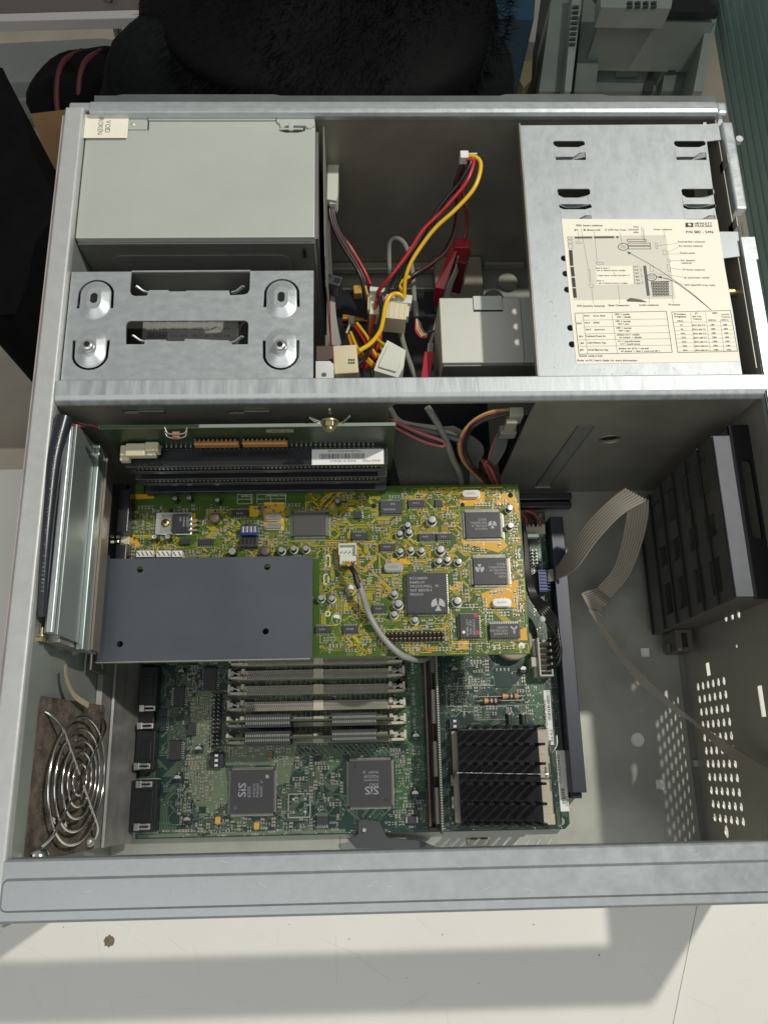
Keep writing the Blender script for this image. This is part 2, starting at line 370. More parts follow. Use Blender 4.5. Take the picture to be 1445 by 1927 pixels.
# bottom rail
mb = MB(); mb.prism([(0.2, 152.5), (0.2, 154.6), (-.9, 155.3), (-24, 155.3), (-25, 154.3), (-25, 147), (-24, 147), (-23.6, 154), (-1, 154), (-.8, 147), (.2, 147)], -11, 378, 0, (), lambda a, b, h: (h, a, b))
mb.build('bottom_rail', mat('rail_steel', (0.385, 0.405, 0.415), .38, .6, var=.06, vscale=150, bump=.04, bscale=700, rvar=.06), case, bevel=.7, seg=3)
mb = MB()
def ringz(out, inn, z0, z1): # sloped embossing
    n = len(out); mb.add([(x, y, z0) for x, y in out] + [(x, y, z1) for x, y in inn], [(i, (i + 1) % n, (i + 1) % n + n, i + n) for i in range(n)], 0, False)
    mb.add([(x, y, z1) for x, y in inn], [tuple(range(n))], 0)
ringz(rrect(-.5, 361, -20.6, -7.3, 3), rrect(.6, 359.8, -19.6, -8.3, 2), 155.32, 156.5)
mb.build('rail_embossing', MATS['rail_steel'], case, bevel=.3)
mb = MB(); mb.box(343, 378, -27, -25.6, 0, 147); mb.build('corner_post', wallm, case)
# right wall with vent holes
def wpt(u, v): p = on(u, v, 0, 360.5); return p.y, p.z
hs = []
for r in range(11):
    ya = 77 + (1.3 - 77) * r / 10 if r < 99 else 0
    for k in range(6):
        y = 77.5 - 7.63 * r; z = 18.6 + 7.75 * k
        hs.append([(y + 2.6 * math.cos(a) , z + 1.9 * math.sin(a)) for a in [i * math.pi / 4 for i in range(8)]])
for u0, v0, u1, v1 in ((1327, 1248, 1334, 1271), (1424, 1291, 1436, 1349)):
    a = wpt(u0, v0); b = wpt(u1, v1); hs.append([(min(a[0], b[0]), a[1]), (max(a[0], b[0]), a[1]), (max(a[0], b[0]), a[1] + 5), (min(a[0], b[0]), a[1] + 5)])
p = wpt(1366, 1565); hs.append(circ(p[0], p[1], 3.6, 12, 2.6))
for u in (1365, 1377, 1389): p = wpt(u, 1163 - (u - 1365) * .3); hs.append(circ(p[0], p[1], 2.3, 8, 1.8))
p = wpt(1385, 1216); hs.append(circ(p[0], p[1], 1.1, 8, 1.1))
for u, v in ((1361, 309), (1378, 427)): p = on(u, v, 0, 360.5); hs.append([(p.y - 3, p.z - 5), (p.y + 3, p.z - 5), (p.y + 3, p.z + 5), (p.y - 3, p.z + 5)])
mb = MB(); sheet_yz(mb, [(-27, 0), (389.4, 0), (389.4, 150), (-27, 150)], 360.5, 361.0, hs); mb.build('right_wall', mat('right_wall_steel', (0.36, 0.345, 0.29), 0.4, 0.45, var=.08, vscale=18, rvar=.08), case)
mb = MB(); mb.box(360.2, 361.8, -25, 230, 150, 155); mb.box(360.2, 368, -25, 230, 153.5, 155); mb.build('right_rim', galv_fine, case, bevel=.4)
# lips along the upper right edge
mb = MB(); a = at(1366, 232, 152); b = at(1399, 396, 152); mb.box(362.3, 368.8, b.y, a.y, 146, 153.5); mb.build('edge_lip', galv_fine, case, bevel=1.2, seg=3)
a = at(1409, 449, 152); b = at(1440, 700, 152); mb = MB(); mb.prism([(362.3, b.y), (368.5, b.y), (368.5, a.y - 14), (369.8, a.y - 14), (369.8, a.y), (362.3, a.y)], 146, 153.5); mb.build('edge_lip', galv_fine, case, bevel=1.0, seg=3)
mb = MB(); mb.tube([(363.5, b.y + 55, 150), (363.5, a.y + 12, 150)], .45); mb.tube([(365.5, b.y + 70, 150), (365.5, a.y + 12, 150)], .45); mb.build('spring_wire', chrome, case)
p = at(1396, 263, 151); mb = MB(); mb.cyl((p.x - 2, p.y, 149), (p.x - 2, p.y, 152), 2.1, n=14); mb.build('rim_stud', galv, case)
p = at(1398, 555, 140); mb = MB(); mb.cyl((353, p.y, 143), (361, p.y, 143), 2.2, n=12); mb.build('spring_pin', brass, case)
# drive bay panel
def hp(u, v): p = at(u, v, 150.8); return (p.x, p.y)
outer = [hp(977, 236), hp(1322, 234), hp(1323, 230), hp(1328, 230), hp(1329, 234), hp(1350, 232), hp(1352, 222), hp(1358, 222), hp(1362, 262), hp(1329, 266), hp(1348, 412), hp(1352, 436), hp(1388, 436), hp(1392, 482), hp(1360, 486), hp(1378, 585), hp(1396, 706), hp(1012, 711)]
def clip_hole(u, v, w, h, kind=0):
    return [hp(u, v), hp(u + 3, v - 3), hp(u + w - 3, v - 3), hp(u + w, v), hp(u + w, v + h * .5), hp(u + w * .8, v + h), hp(u + w * .15, v + h), hp(u + 2, v + h * .6)]
hsb = []
for bx, by in ((1040, 268), (1267, 268)):
    hsb += [clip_hole(bx, by, 60, 9), [hp(bx + 4, by + 27), hp(bx + 38, by + 27), hp(bx + 50, by + 19), hp(bx + 61, by + 19), hp(bx + 62, by + 33), hp(bx + 6, by + 33)]]
for bx, by in ((1048, 358), (1281, 358)):
    hsb += [clip_hole(bx, by, 62, 14), clip_hole(bx + 3, by + 29, 62, 7), [hp(bx + 8, by + 54), hp(bx + 40, by + 54), hp(bx + 52, by + 47), hp(bx + 64, by + 47), hp(bx + 65, by + 62), hp(bx + 9, by + 62)]]
for u, v in ((1061, 486), (1064, 515), (1067, 545), (1073, 617), (1076, 648)):
    p = at(u, v, 150.8); hsb.append(circ(p.x, p.y, 1.9, 10))
mb = MB(); mb.prism(outer, 150, 150.8, 0, hsb); mb.build('drive_bay_panel', galv, case)
mb = MB(); mb.bar((246.4, 385, 149), (245.3, 226, 149), .9, 5); mb.build('panel_edge', wallm, case)
for bx, by in ((1040, 268), (1267, 268), (1048, 358), (1281, 358), (1052, 388), (1284, 388)):
    mb = MB(); x0, x1, y0, y1 = rc(bx + 6, by + 9, bx + 56, by + 27, 151)
    w = x1 - x0; prof = [(x0 - 1, 150.9), (x0 + w * .22, 148.6), (x0 + w * .30, 148.3), (x0 + w * .62, 148.3), (x0 + w * .7, 148.6), (x1 + 1, 150.9)]
    mb.prism(prof + [(a, b - .6) for a, b in reversed(prof)], y0, y1, 0, (), lambda a, b, h: (a, h, b)); mb.build('spring_clip', galv, case)
rd_ = random.Random(12); mb = MB()
for i in range(190):
    u = rd_.uniform(1000, 1380); v = 712 - 470 * abs(rd_.gauss(0, .45))
    if v < 245 or v > 706 or (1050 < u < 1400 and 405 < v < 690) or u < 985 + (v - 230) * .07 + 8: continue
    if any(abs(u - cx) < 42 and abs(v - cy) < 34 for cx, cy in ((1072, 286), (1300, 286), (1082, 380), (1315, 380))): continue
    p = at(u, v, 150.83); a = rd_.gauss(1.4, .5); l = rd_.uniform(.3, 1.3); mb.bar(p, p + Vector((math.cos(a) * l, math.sin(a) * l, 0)), rd_.uniform(.12, .3), .02)
mb.build('corrosion_specks', mat('corrosion', (0.20, 0.21, 0.215), .6), case, kind='stuff')
mb = MB()
for i in range(70):
    k = rd_.random()
    if k < .45: p = Vector((rd_.uniform(5, 320), rd_.uniform(-24, -1), 155.33 if True else 0)); p.z = 156.53 if -19.4 < p.y < -8.6 else 155.33
    elif k < .7: p = Vector((rd_.uniform(5, 350), rd_.uniform(217, 223), 155.33))
    else: p = Vector((rd_.uniform(4, 125), rd_.uniform(315, 372), 150.03))
    a = rd_.gauss(0, .5); l = rd_.uniform(.8, 4); mb.bar(p, p + Vector((math.cos(a) * l, math.sin(a) * l, 0)), .1, .02)
mb.build('scuffs', mat('bright_scuff', (0.72, 0.73, 0.72), .35, .5), case, kind='stuff')
# sub frame under the panel (inner wall seen between panel and rim)
mb = MB(); mb.box(352, 360, 226, 386, 128, 129.5); mb.build('bay_flange', wallm, case)
# label on the bay panel ------------------------------------------------
LC = [at(*q, 151.0) for q in ((1056, 412), (1349, 413), (1391, 680), (1084, 685))]
LW, LH = 1045 - 160 + 0.0, 798.0
def lp(x, y, dz=0):   # x, y in crop pixels measured on the label (0..1, 0..1)
    a = LC[0].lerp(LC[1], x); b = LC[3].lerp(LC[2], x); q = a.lerp(b, y); return Vector((q.x, q.y, 151.0 + dz))
mb = MB(); mb.add([c + Vector((0, 0, 0.02)) for c in LC] + [c - Vector((0, 0, .15)) for c in LC], [(3, 2, 1, 0), (4, 5, 6, 7), (0, 1, 5, 4), (1, 2, 6, 5), (2, 3, 7, 6), (3, 0, 4, 7)])
lab = mb.build('label', paper, case, label='cream printed label with board diagram and jumper tables')
mb = MB()
def LX(u, v):   # zoomed crop pixel (crop 960,400 scale .3356) -> label point
    U, V = 960 + u * .33564, 400 + v * .33564
    return at(U, V, 151.06)
def lt(s, u, v, w, h, mi=0, bold=0): # text baseline-left at crop px (u, v), width w px, cap height h px
    P = LX(u, v) + Vector((0, 0, .09)); Q = LX(u + w, v) + Vector((0, 0, .09)); text(mb, s, P, Q - P, Vector((-(Q - P).y, (Q - P).x, 0)), (LX(u, v - h) - P).length, mi, width=(Q - P).length, bold=max(bold, .07))
def ll(u0, v0, u1, v1, w=1.5, mi=0): a = LX(u0, v0); b = LX(u1, v1); mb.bar(a, b, w * .11, .03, mi)
def lrect(u0, v0, u1, v1, mi=0):
    mb.add([LX(u0, v0), LX(u1, v0), LX(u1, v1), LX(u0, v1)], [(3, 2, 1, 0)], mi)
def lquad(pts, mi, dz=0): mb.add([LX(*p) + Vector((0, 0, dz)) for p in pts], [tuple(reversed(range(len(pts))))], mi)
lquad([(316, 132), (870, 126), (925, 482), (352, 492)], 2, -.03)
lt('VESA feature connector', 366, 77, 152, 10, 0); lt('JP4', 358, 102, 22, 9); lt('J15 (Reserved)', 408, 102, 96, 9); lt('J7 (CPU bus freq.)', 530, 101, 118, 9, 1)
lt('FDD', 690, 85, 28, 8, 1); lt('CD-ROM', 660, 100, 58, 8, 1); lt('HDD', 690, 115, 30, 8, 1); lt('Power connector', 803, 99, 105, 9, 1)
lt('HEWLETT', 1033, 67, 98, 11, 0, .06); lt('PACKARD', 1036, 81, 96, 11, 0, .06); lt('P/N 5182 - 5496', 985, 116, 154, 14, 0, .05)
lrect(980, 57, 1024, 82); P = LX(1003, 70)
mb.prism(circ(P.x, P.y, 2.4 * .42, 16), 151.07, 151.10, 3); lt('hp', 994, 77, 18, 10, 0, .05)
for s, u, v, w in (('External Start connector', 940, 168, 152), ('Ext. battery connector', 944, 191, 137), ('Status panel', 951, 231, 80), ('Ext. Speaker', 955, 273, 80), ('connector', 958, 287, 60), ('3V Power connector', 966, 325, 125), ('J6 (sync/async cache)', 974, 369, 140), ('SW2 (bus/CPU freq. ratio)', 977, 411, 170)): lt(s, u, v, w, 9, 1)
for s, u, v, w in (('SW1 (security features)', 373, 528, 155), ('Simm Connectors', 549, 525, 118), ('Cache connector', 722, 523, 111), ('Processor', 887, 521, 66)): lt(s, u, v, w, 10, 0)
# board diagram
lquad([(360, 135), (457, 134), (458, 145), (361, 146)], 1); lquad([(468, 133), (580, 132), (581, 144), (469, 145)], 1); lquad([(592, 132), (605, 132), (606, 144), (593, 144)], 1)
for v0, v1, k in ((210, 298, 0), (305, 358, 8), (365, 418, 14), (424, 478, 20)): lquad([(327 + k, v0), (347 + k, v0), (353 + k, v1), (333 + k, v1)], 0)
def box4(u0, v0, u1, v1, w=2, mi=0, sk=0):
    ll(u0, v0, u1, v0, w, mi); ll(u1, v0, u1 + sk, v1, w, mi); ll(u1 + sk, v1, u0 + sk, v1, w, mi); ll(u0 + sk, v1, u0, v0, w, mi)
for q in ((318, 137, 340, 150), (320, 154, 342, 173), (323, 177, 345, 200), (365, 164, 392, 174), (479, 279, 517, 290), (437, 320, 445, 390), (440, 402, 460, 420), (811, 171, 820, 202), (852, 212, 872, 236), (878, 260, 892, 278), (878, 292, 892, 330)): box4(*q, 1.4, 1, 5)
for q in ((655, 150, 760, 162), (657, 171, 783, 184), (660, 190, 786, 204)): box4(*q, 3)
lquad([(468, 302), (684, 298), (692, 402), (476, 406)], 3, .01)
for s, u, v, w, b in (('Bank B, Bank C', 478, 315, 80, 0), ('pair of identical memory modules', 485, 328, 160, 0), ('or', 578, 342, 10, 1), ('a single memory module in B1 and/or C1', 486, 356, 180, 1), ('Bank A', 486, 386, 38, 0), ('pair of identical memory modules', 494, 399, 162, 0)): lt(s, u, v, w, 7, b)
for k in range(6): lt(('C-2', 'C-1', 'B-2', 'B-1', 'A-2', 'A-1')[k], 694 + k * 3, 307 + k * 19, 18, 8, 1); ll(688, 300 + k * 19, 722, 300 + k * 19, 1, 1)
for k in range(14): ll(470 + k * .6, 304 + k * 7.4, 478 + k * .6, 304 + k * 7.4, 2, 1); ll(684 + k * .6, 301 + k * 7.4, 691 + k * .6, 301 + k * 7.4, 2, 1)
lquad([(743, 298), (760, 298), (782, 466), (764, 467)], 1)
for k, s in enumerate(('Bank C', 'Bank B', 'Bank A')):
    P = LX(735 + k * 4, 330 + k * 34); text(mb, s, P, Y1, -X1, .75, 0, width=2.6)
lquad([(787, 386), (886, 384), (890, 468), (796, 470)], 0, .01)
for i in range(9):
    for j in range(11): lquad([(792 + j * 9 + (i % 2) * 3, 391 + i * 9), (796 + j * 9 + (i % 2) * 3, 391 + i * 9), (797 + j * 9 + (i % 2) * 3, 395 + i * 9), (793 + j * 9 + (i % 2) * 3, 395 + i * 9)], 3, .03)
box4(781, 300, 800, 330, 1.2, 1, 3); box4(886, 386, 904, 466, 1.2, 1, 3); box4(776, 354, 804, 370, 1.4, 1)
lquad([(650, 490), (672, 478), (735, 488), (768, 503), (655, 499)], 1, .02)
for cx, cy, rx, ry in ((632, 192, 28, 20), (791, 363, 27, 19)):
    for i in range(24):
        a, b = i / 24 * 6.283, (i + 1) / 24 * 6.283; ll(cx + rx * math.cos(a), cy + ry * math.sin(a), cx + rx * math.cos(b), cy + ry * math.sin(b), 3.5)
    for k in range(4): ll(cx - 16, cy - 8 + k * 5, cx + 16, cy - 8 + k * 5, 1, 1)
crv = smooth_path([Vector((660, 222, 0)), Vector((830, 320, 0)), Vector((1000, 440, 0)), Vector((1126, 547, 0))], 8)
for a, b in zip(crv, crv[1:]): ll(a.x, a.y, b.x, b.y, 2.8)
crv = smooth_path([Vector((828, 362, 0)), Vector((900, 378, 0)), Vector((1000, 446, 0)), Vector((1126, 547, 0))], 8)
for a, b in zip(crv, crv[1:]): ll(a.x, a.y, b.x, b.y, 2.8)
lquad([(652, 217), (676, 224), (664, 236)], 0); lquad([(818, 361), (848, 355), (846, 370)], 0)
for l in ((395, 90, 437, 320), (380, 106, 382, 160), (470, 106, 486, 280), (612, 106, 626, 180), (733, 80, 738, 145), (740, 80, 748, 160), (746, 90, 754, 180), (860, 103, 862, 140), (822, 186, 938, 172), (880, 222, 940, 195), (884, 232, 948, 232), (892, 268, 950, 270), (893, 310, 962, 322), (806, 340, 970, 362), (805, 350, 974, 406), (464, 510, 455, 420), (612, 510, 603, 405), (778, 510, 776, 468), (914, 508, 905, 466)): ll(*l, 1.3, 1)
# tables
ll(360, 564, 873, 553, 2.6); ll(873, 553, 906, 784, 2.6); ll(906, 784, 384, 794, 2.6); ll(384, 794, 360, 564, 2.6)
for k, y in enumerate((603, 641, 680, 714, 750)): ll(364 + k * 5 + (0 if k > 2 else 40), y, 877 + k * 5, y - 7, 1.4, 1)
ll(405, 563, 432, 792, 1.4, 1); ll(567, 560, 600, 790, 1.4, 1)
lt('SW1', 370, 626, 28, 9, 0)
for s, v, k in (('JP4', 699, 0), ('J6', 736, 6), ('J15', 774, 4)): lt(s, 384 + k, v, 24, 9)
for (a, b, c, v) in (('Sw1-1    boot flash', 'OFF = enable', 'ON = disable', 583), ('Sw1-2    CMOS', 'OFF = normal', 'ON = clear', 622), ('Sw1-3    password', 'OFF = normal', 'ON = clear', 660), ('Keyboard Power-On', 'jumper-on = enable', 'no jumper = disable', 697), ('Cache Memory Type', '1-2 = asynchronous', '2-3 = synchronous', 734), ('Serial EEprom flag', 'jumper-on (1-2) = normal', 'no jumper = clear ( reserved HP )', 774)):
    k = (v - 583) * .12; lt(a, 412 + k, v, len(a) * 6.3, 9, 0); lt(b, 584 + k, v - 8, len(b) * 7.0, 9, 0); lt(c, 597 + k, v + 7, len(c) * 6.6, 9, 1)
ll(903, 557, 1232, 549, 2.6); ll(1232, 549, 1272, 778, 2.6); ll(1272, 778, 938, 785, 2.6); ll(938, 785, 903, 557, 2.6)
for k in range(8): ll(912 + k * 4, 616 + k * 23, 1240 + k * 4, 611 + k * 23, 1, 1)
ll(1008, 560, 1035, 782, 1.2, 1); ll(1092, 556, 1120, 782, 1.2, 1); ll(1175, 600, 1196, 780, 1.2, 1)
lt('Processor', 918, 574, 66, 10); lt('frequency', 920, 588, 66, 10); lt('MHz', 936, 613, 34, 9, 1); lt('J7', 1034, 570, 16, 10); lt('(bus freq.', 1020, 586, 50, 8, 1); lt('frequency)', 1022, 600, 50, 8, 1)
lt('SW2', 1132, 569, 28, 10); lt('SW2-1', 1110, 608, 42, 9); lt('SW2-2', 1182, 607, 40, 9); lt('bus/CPU', 1182, 575, 44, 7, 1); lt('frequency', 1184, 588, 46, 7, 1)
for k, (a, b, c, d) in enumerate((('75', '3-4', 'OFF', 'OFF'), ('90', '1-2', 'OFF', 'OFF'), ('100', '3-4', 'OFF', 'OFF'), ('120', '1-2', 'ON', 'OFF'), ('133', '3-4', 'ON', 'OFF'), ('150', '1-2', 'ON', 'ON'), ('166', '3-4', 'ON', 'ON'))):
    v = 634 + k * 23.4; x = k * 3.2; lt(a, 950 + x, v + 1, 8 * len(a), 8, 1); lt('short pins ' + b, 1018 + x, v, 72, 8, 1); lt(c, 1121 + x, v, 24, 9); lt(d, 1192 + x, v, 24, 9)
lt('Default config is bold', 385, 808, 130, 9); lt("Refer to PC User's Guide for more information", 376, 834, 334, 10)
mb.build('printing', [ink, inkg, mat('diagram_grey', (0.66, 0.63, 0.54), .6), paper], lab, kind='stuff')
# ================================================================ POWER SUPPLY (upper left)
ps = thing('power_supply', (64, 350, 20), 'large plain grey metal power supply box with handwritten paper note', 'power supply')
mb = MB(); mb.box(.6, 129.6, 311, 388.4, 20, 150); mb.build('housing', psum, ps, bevel=.6)
mb = MB(); x0, x1, y0, y1 = rc(521, 217, 592, 234, 151); mb.prism([(x0, y1 - 1), (x0, y0 + 2), (x0 + 2, y0), (x0 + 2.5, y0 - 2.5), (x0 + 4, y0 - 2.5), (x0 + 5, y0 - 1), (x1 - 5, y0 - 1), (x1 - 4, y0 - 2.6), (x1 - 2, y0 - 2.6), (x1, y0 - 1), (x1, y1 - 1)], 150.05, 151.2); mb.build('cover_tab', psum, ps, bevel=.3)
mb = MB(); x0, x1, y0, y1 = rc(527, 238, 574, 247, 151); mb.prism([(x0, y1), (x1, y1), (x1, y0 + 1), (x1 - 4, y0), (x0 + 3, y0), (x0, y0 + 1)], 150.05, 150.3); mb.build('tab_slot', darkhole, ps)
mb = MB(); mb.box(x0 + 5, x0 + 7.5, y0 + .5, y1 + 3, 150.2, 151.5); mb.box(x0, x1 - 1, y0 + 1.1, y0 + 2.1, 150.2, 151.4); mb.build('slot_bridge', psum, ps, bevel=.2)
mb = MB(); mb.box(*rc(279, 216, 519, 226, 151), 150.05, 151.3); mb.build('cover_lip', psum, ps, bevel=.4)
mb = MB(); p = at(366, 219, 151.3); mb.lathe((p.x, p.y, 151.25), [(0, .25), (.9, .2), (1.1, 0)], 12); mb.build('rivet', psud, ps)
mb = MB(); mb.box(*rc(242, 218, 277, 243, 151), 150.05, 150.9); mb.build('side_tab', psum, ps, bevel=.3)
mb = MB(); p = at(251, 234, 151); mb.lathe((p.x, p.y, 150.85), [(0, .9), (1, .7), (1.5, 0)], 12); mb.build('tab_dimple', psum, ps)
mb = MB(); mb.box(*rc(278, 227, 280, 243, 151), 150.02, 150.3); mb.build('tab_gap', darkhole, ps)
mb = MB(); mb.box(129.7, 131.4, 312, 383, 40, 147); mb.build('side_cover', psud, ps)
mb = MB(); mb.box(.8, 129, 309.8, 310.9, 20, 146); mb.build('front_panel', psud, ps)  # darker steel tone puts the shade of this unlit face into the colour
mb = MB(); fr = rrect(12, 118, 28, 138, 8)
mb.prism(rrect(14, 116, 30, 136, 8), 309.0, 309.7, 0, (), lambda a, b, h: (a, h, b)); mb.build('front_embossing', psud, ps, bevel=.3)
p = on(573, 475, 1, 309.5); mb = MB(); mb.box(p.x - .8, p.x + .8, 308.6, 309.7, p.z - 4, p.z + 4); mb.build('front_slot', darkhole, ps)
mb = MB()    # ragged insulation sheet hanging beside the box
pts = [(384, 150), (383, 20), (300, 20), (300, 118), (303, 121), (306, 127), (308, 124), (311, 132), (316, 134), (322, 139), (330, 140), (338, 144), (346, 145), (358, 148), (370, 147)]
sheet_yz(mb, pts, 134.2, 134.7); mb.build('insulating_sheet', mat('grey_card', (0.22, 0.21, 0.18), .8, var=.15, vscale=60), ps)
# note taped on it
nt_ = tag(MB().box(.2, 24.5, 375.2, 391.4, 151.4, 151.52).build('paper_note', paper), 'small cream paper note with handwritten capitals in the case corner', 'note')
mb = MB()
def ntxt(s, u, v, w, h):   # text reads downwards on the picture
    P = at(u, v, 151.56); text(mb, s, P, -Y1, X1, h, 0, width=w)
ntxt('Y VOID', 201, 216, 12.5, 2.9); ntxt('BROKEN', 187, 218, 13.0, 2.9)
mb.build('handwriting', inkg, nt_)
# ================================================================ DRIVE BRACKET (lower left of upper bay)
br = thing('drive_bracket', (64, 260, 120), 'flat silvery drive bracket with four sprung screw mounts and two long slots', 'bracket')
def bp(u, v): p = at(60 + u * .4014, 440 + v * .4014, 150.9); return (p.x, p.y)
L_, R_, B_, T_ = bp(115, 180)[0], bp(1325, 180)[0], 224.8, bp(700, 176)[1]
n0 = bp(459, 292); n1 = bp(1021, 285)
outer = [(1, B_), (129.2, B_), (129.2, T_), (n1[0], T_), (n1[0], n1[1] + 3), (n1[0] - 1, n1[1] + .8), (n1[0] - 3, n1[1]), bp(930, 288), bp(925, 266), bp(727, 266), bp(722, 270), bp(645, 270), bp(642, 264), bp(552, 264), bp(540, 290), (n0[0] + 3, n0[1]), (n0[0] + 1, n0[1] + .8), (n0[0], n0[1] + 3), (n0[0], T_), (1, T_)]
s2 = [bp(442, 518), bp(442, 430), bp(448, 415), bp(465, 408), bp(1000, 406), bp(1013, 414), bp(1016, 428), bp(1014, 518), bp(940, 519), bp(925, 500), bp(720, 492), bp(715, 503), bp(635, 503), bp(630, 496), bp(535, 496), bp(528, 518)]
def uring(cx, yc, ro, ri, y_end, sgn, th0=.0):
    """arch-shaped cut (opening away from sgn)"""
    o = [(cx + ro * math.cos(math.pi * i / 12), yc + sgn * ro * math.sin(math.pi * i / 12)) for i in range(13)]
    n = [(cx + ri * math.cos(math.pi * i / 12), yc + sgn * ri * math.sin(math.pi * i / 12)) for i in range(13)]
    return [(cx + ri, y_end), (cx + ro, y_end)] + o[1:-1] + [(cx - ro, y_end), (cx - ri, y_end)] + list(reversed(n))[1:-1]
mounts = []
for u, v, sg in ((302, 290, 1), (1172, 285, 1), (275, 560, -1), (1168, 560, -1)):
    cx, cy = bp(u, v); mounts.append((cx, cy, sg))
hsB = [s2]
for cx, cy, sg in mounts: hsB.append(uring(cx, cy, 9.6, 8.0, cy - sg * 7.5, sg))
mb = MB(); mb.prism(outer, 149.8, 150.9, 0, hsB); mb.build('bracket_plate', galv_fine, br)
mb = MB(); mb.box(1, 129, T_ - .2, T_ + .8, 120, 149.7); mb.build('bracket_flange', psud, br)
mb = MB(); mb.bar((n0[0], T_ + .4, 150), (n1[0], T_ + .4, 150), .8, 1.2); mb.build('notch_edge', galv_fine, br)
for cx, cy, sg in mounts:
    mb = MB()
    yc = cy - sg * 3
    # raised dome stretched in Y with a flat pad
    n = 28; rings = []
    for r, h, st in ((8.0, 151.0, 3.5), (6.9, 151.3, 3.2), (4.2, 153.4, 2.6), (3.7, 153.6, 2.4)):
        rg = []
        for i in range(n):
            a = 2 * math.pi * i / n; y = r * math.sin(a); rg.append((cx + r * math.cos(a), yc + y + (st if y > 0 else -st), h))
        rings.append(rg)
    vs = [p for rg in rings for p in rg]
    mb.add(vs, [(j * n + i, j * n + (i + 1) % n, (j + 1) * n + (i + 1) % n, (j + 1) * n + i) for j in range(3) for i in range(n)], 0, True)
    mb.add([(x, y, 153.6) for x, y, _ in rings[3]], [tuple(range(n))], 0)
    mt = mb.build('screw_mount', galv_fine, br)
    if sg > 0:
        mb = MB(); mb.prism([(cx + 1.9 * math.cos(a), yc + 1.9 * math.sin(a) + (1.1 if math.sin(a) > 0 else -1.1)) for a in [i * math.pi / 8 + .01 for i in range(16)]], 153.62, 153.7); mb.build('screw_hole', darkhole, mt)
for cx, cy, sg in mounts[2:]:
    s = thing('mounting_screw', (cx, cy + 2, 153.6), 'silver star-slotted screw at the %s end of the lower bracket row' % ('left' if cx < 60 else 'right'), 'screw', None)
    mb = MB(); y = cy + 2
    mb.cyl((cx, y, 153.65), (cx, y, 155.2), 3.9, 3.7, 20); mb.lathe((cx, y, 155.2), [(3.3, 0), (3.2, 1.2), (2.4, 1.9), (1.5, 2.0)], 18); mb.build('screw_head', silver, s)
    mb = MB(); mb.prism([(cx + r * math.cos(i * math.pi / 6), y + r * math.sin(i * math.pi / 6)) for i, r in enumerate([1.6, 1.0] * 6)], 157.15, 157.25); mb.build('drive_socket', darkhole, s)
for u, v, d in ((528, 262, -1), (960, 262, 1), (512, 492, -1), (955, 497, 1)):
    cx, cy = bp(u, v); mb = MB(); pts = [(cx - d * 2.5, cy - 1.6, 150.4), (cx, cy - 1.2, 150.9), (cx + d * 2.6, cy + .3, 152), (cx + d * 4, cy + .9, 153)]
    P = smooth_path(pts, 4)
    for a, b in zip(P, P[1:]): mb.bar(a, b, .6, 2.2)
    mb.build('slot_hook', galv_fine, br)
# hard drive under the bracket
hd = thing('hard_drive', (64, 260, 95), 'dark hard drive with a white label glimpsed through the bracket slot', 'hard drive')
MB().box(8, 122, 228, 300, 98, 122).build('drive_body', mat('dark_drive', (0.045, 0.043, 0.038), .5, .3), hd, bevel=.8)
mb = MB(); x0, x1, y0, y1 = rc(255, 600, 462, 648, 122.2); lb = MB().box(x0 + 4, x1 - 4, y0 - 8, y1 + 6, 122.05, 122.25).build('drive_label', mat('grey_label', (0.30, 0.29, 0.26), .6), hd)
mb = MB()
for i in range(16):
    text(mb, random.choice(['MODEL 2113', 'CYL 1023', 'HEADS 16', 'SECT 63', 'DC 5V 0.4A', '12V 0.7A']), (x0 + 8 + (i % 4) * 12, y1 + 2 - (i // 4) * 4.5, 122.3), X1, Y1, 1.6, 0, width=9)
for i in range(14): mb.box(x0 + 7 + i * .8, x0 + 7.4 + i * .8, y0, y0 + 8, 122.27, 122.3)
mb.build('printing', ink, lb)
# floppy style drive box on the right
fd = thing('disk_drive', (228, 275, 40), 'pale grey steel box of a small disk drive beside the bay panel', 'disk drive')
x0, x1, y0, y1 = rc(829, 560, 1012, 682, 110)
x1 = 262
mb = MB(); mb.box(x0, x1 - 14, y0, y1, 60, 110); mb.build('drive_body', mat('pale_drive_steel', (0.56, 0.565, 0.50), .45, .2, var=.03, vscale=20), fd, bevel=.5)
mb = MB(); mb.box(x1 - 13.8, x1, y0 + .3, y1, 60, 109); mb.build('drive_side', psum, fd, bevel=.4)
a = at(890, 562, 111); b = at(946, 582, 111)
mb = MB(); mb.box(a.x, b.x, b.y, a.y + 2, 110.1, 110.9); mb.build('drive_tab', psum, fd, bevel=.3)
mb = MB(); mb.box(a.x, b.x, b.y - .9, b.y - .1, 110.05, 110.4); mb.build('tab_gap', darkhole, fd)
mb = MB(); mb.box(x0 + 1, x1 - 1, y0 - 1.2, y0 - .1, 60, 108); mb.build('drive_front', psud, fd)  # front darkened by colour to stand in for its shade
# low steel ledge and dark depths at the foot of the top wall
mb = MB(); mb.box(130, 240, 383, 389.3, 3, 9); mb.box(130, 235, 370, 373, 0, 3); mb.box(208, 243, 352, 389, 0, 16); mb.build('cage_ledge', wallm, case, bevel=.8)
mb = MB(); a, b = on(912, 497, 2, 20), on(985, 497, 2, 20); mb.box(a.x, b.x, a.y - 1, a.y + 1, 16, 21); mb.cyl((a.x + 16, a.y - 14, 16), (a.x + 16, a.y - 14, 19), 7, 7, 20); mb.build('ledge_boss', wallm, case)
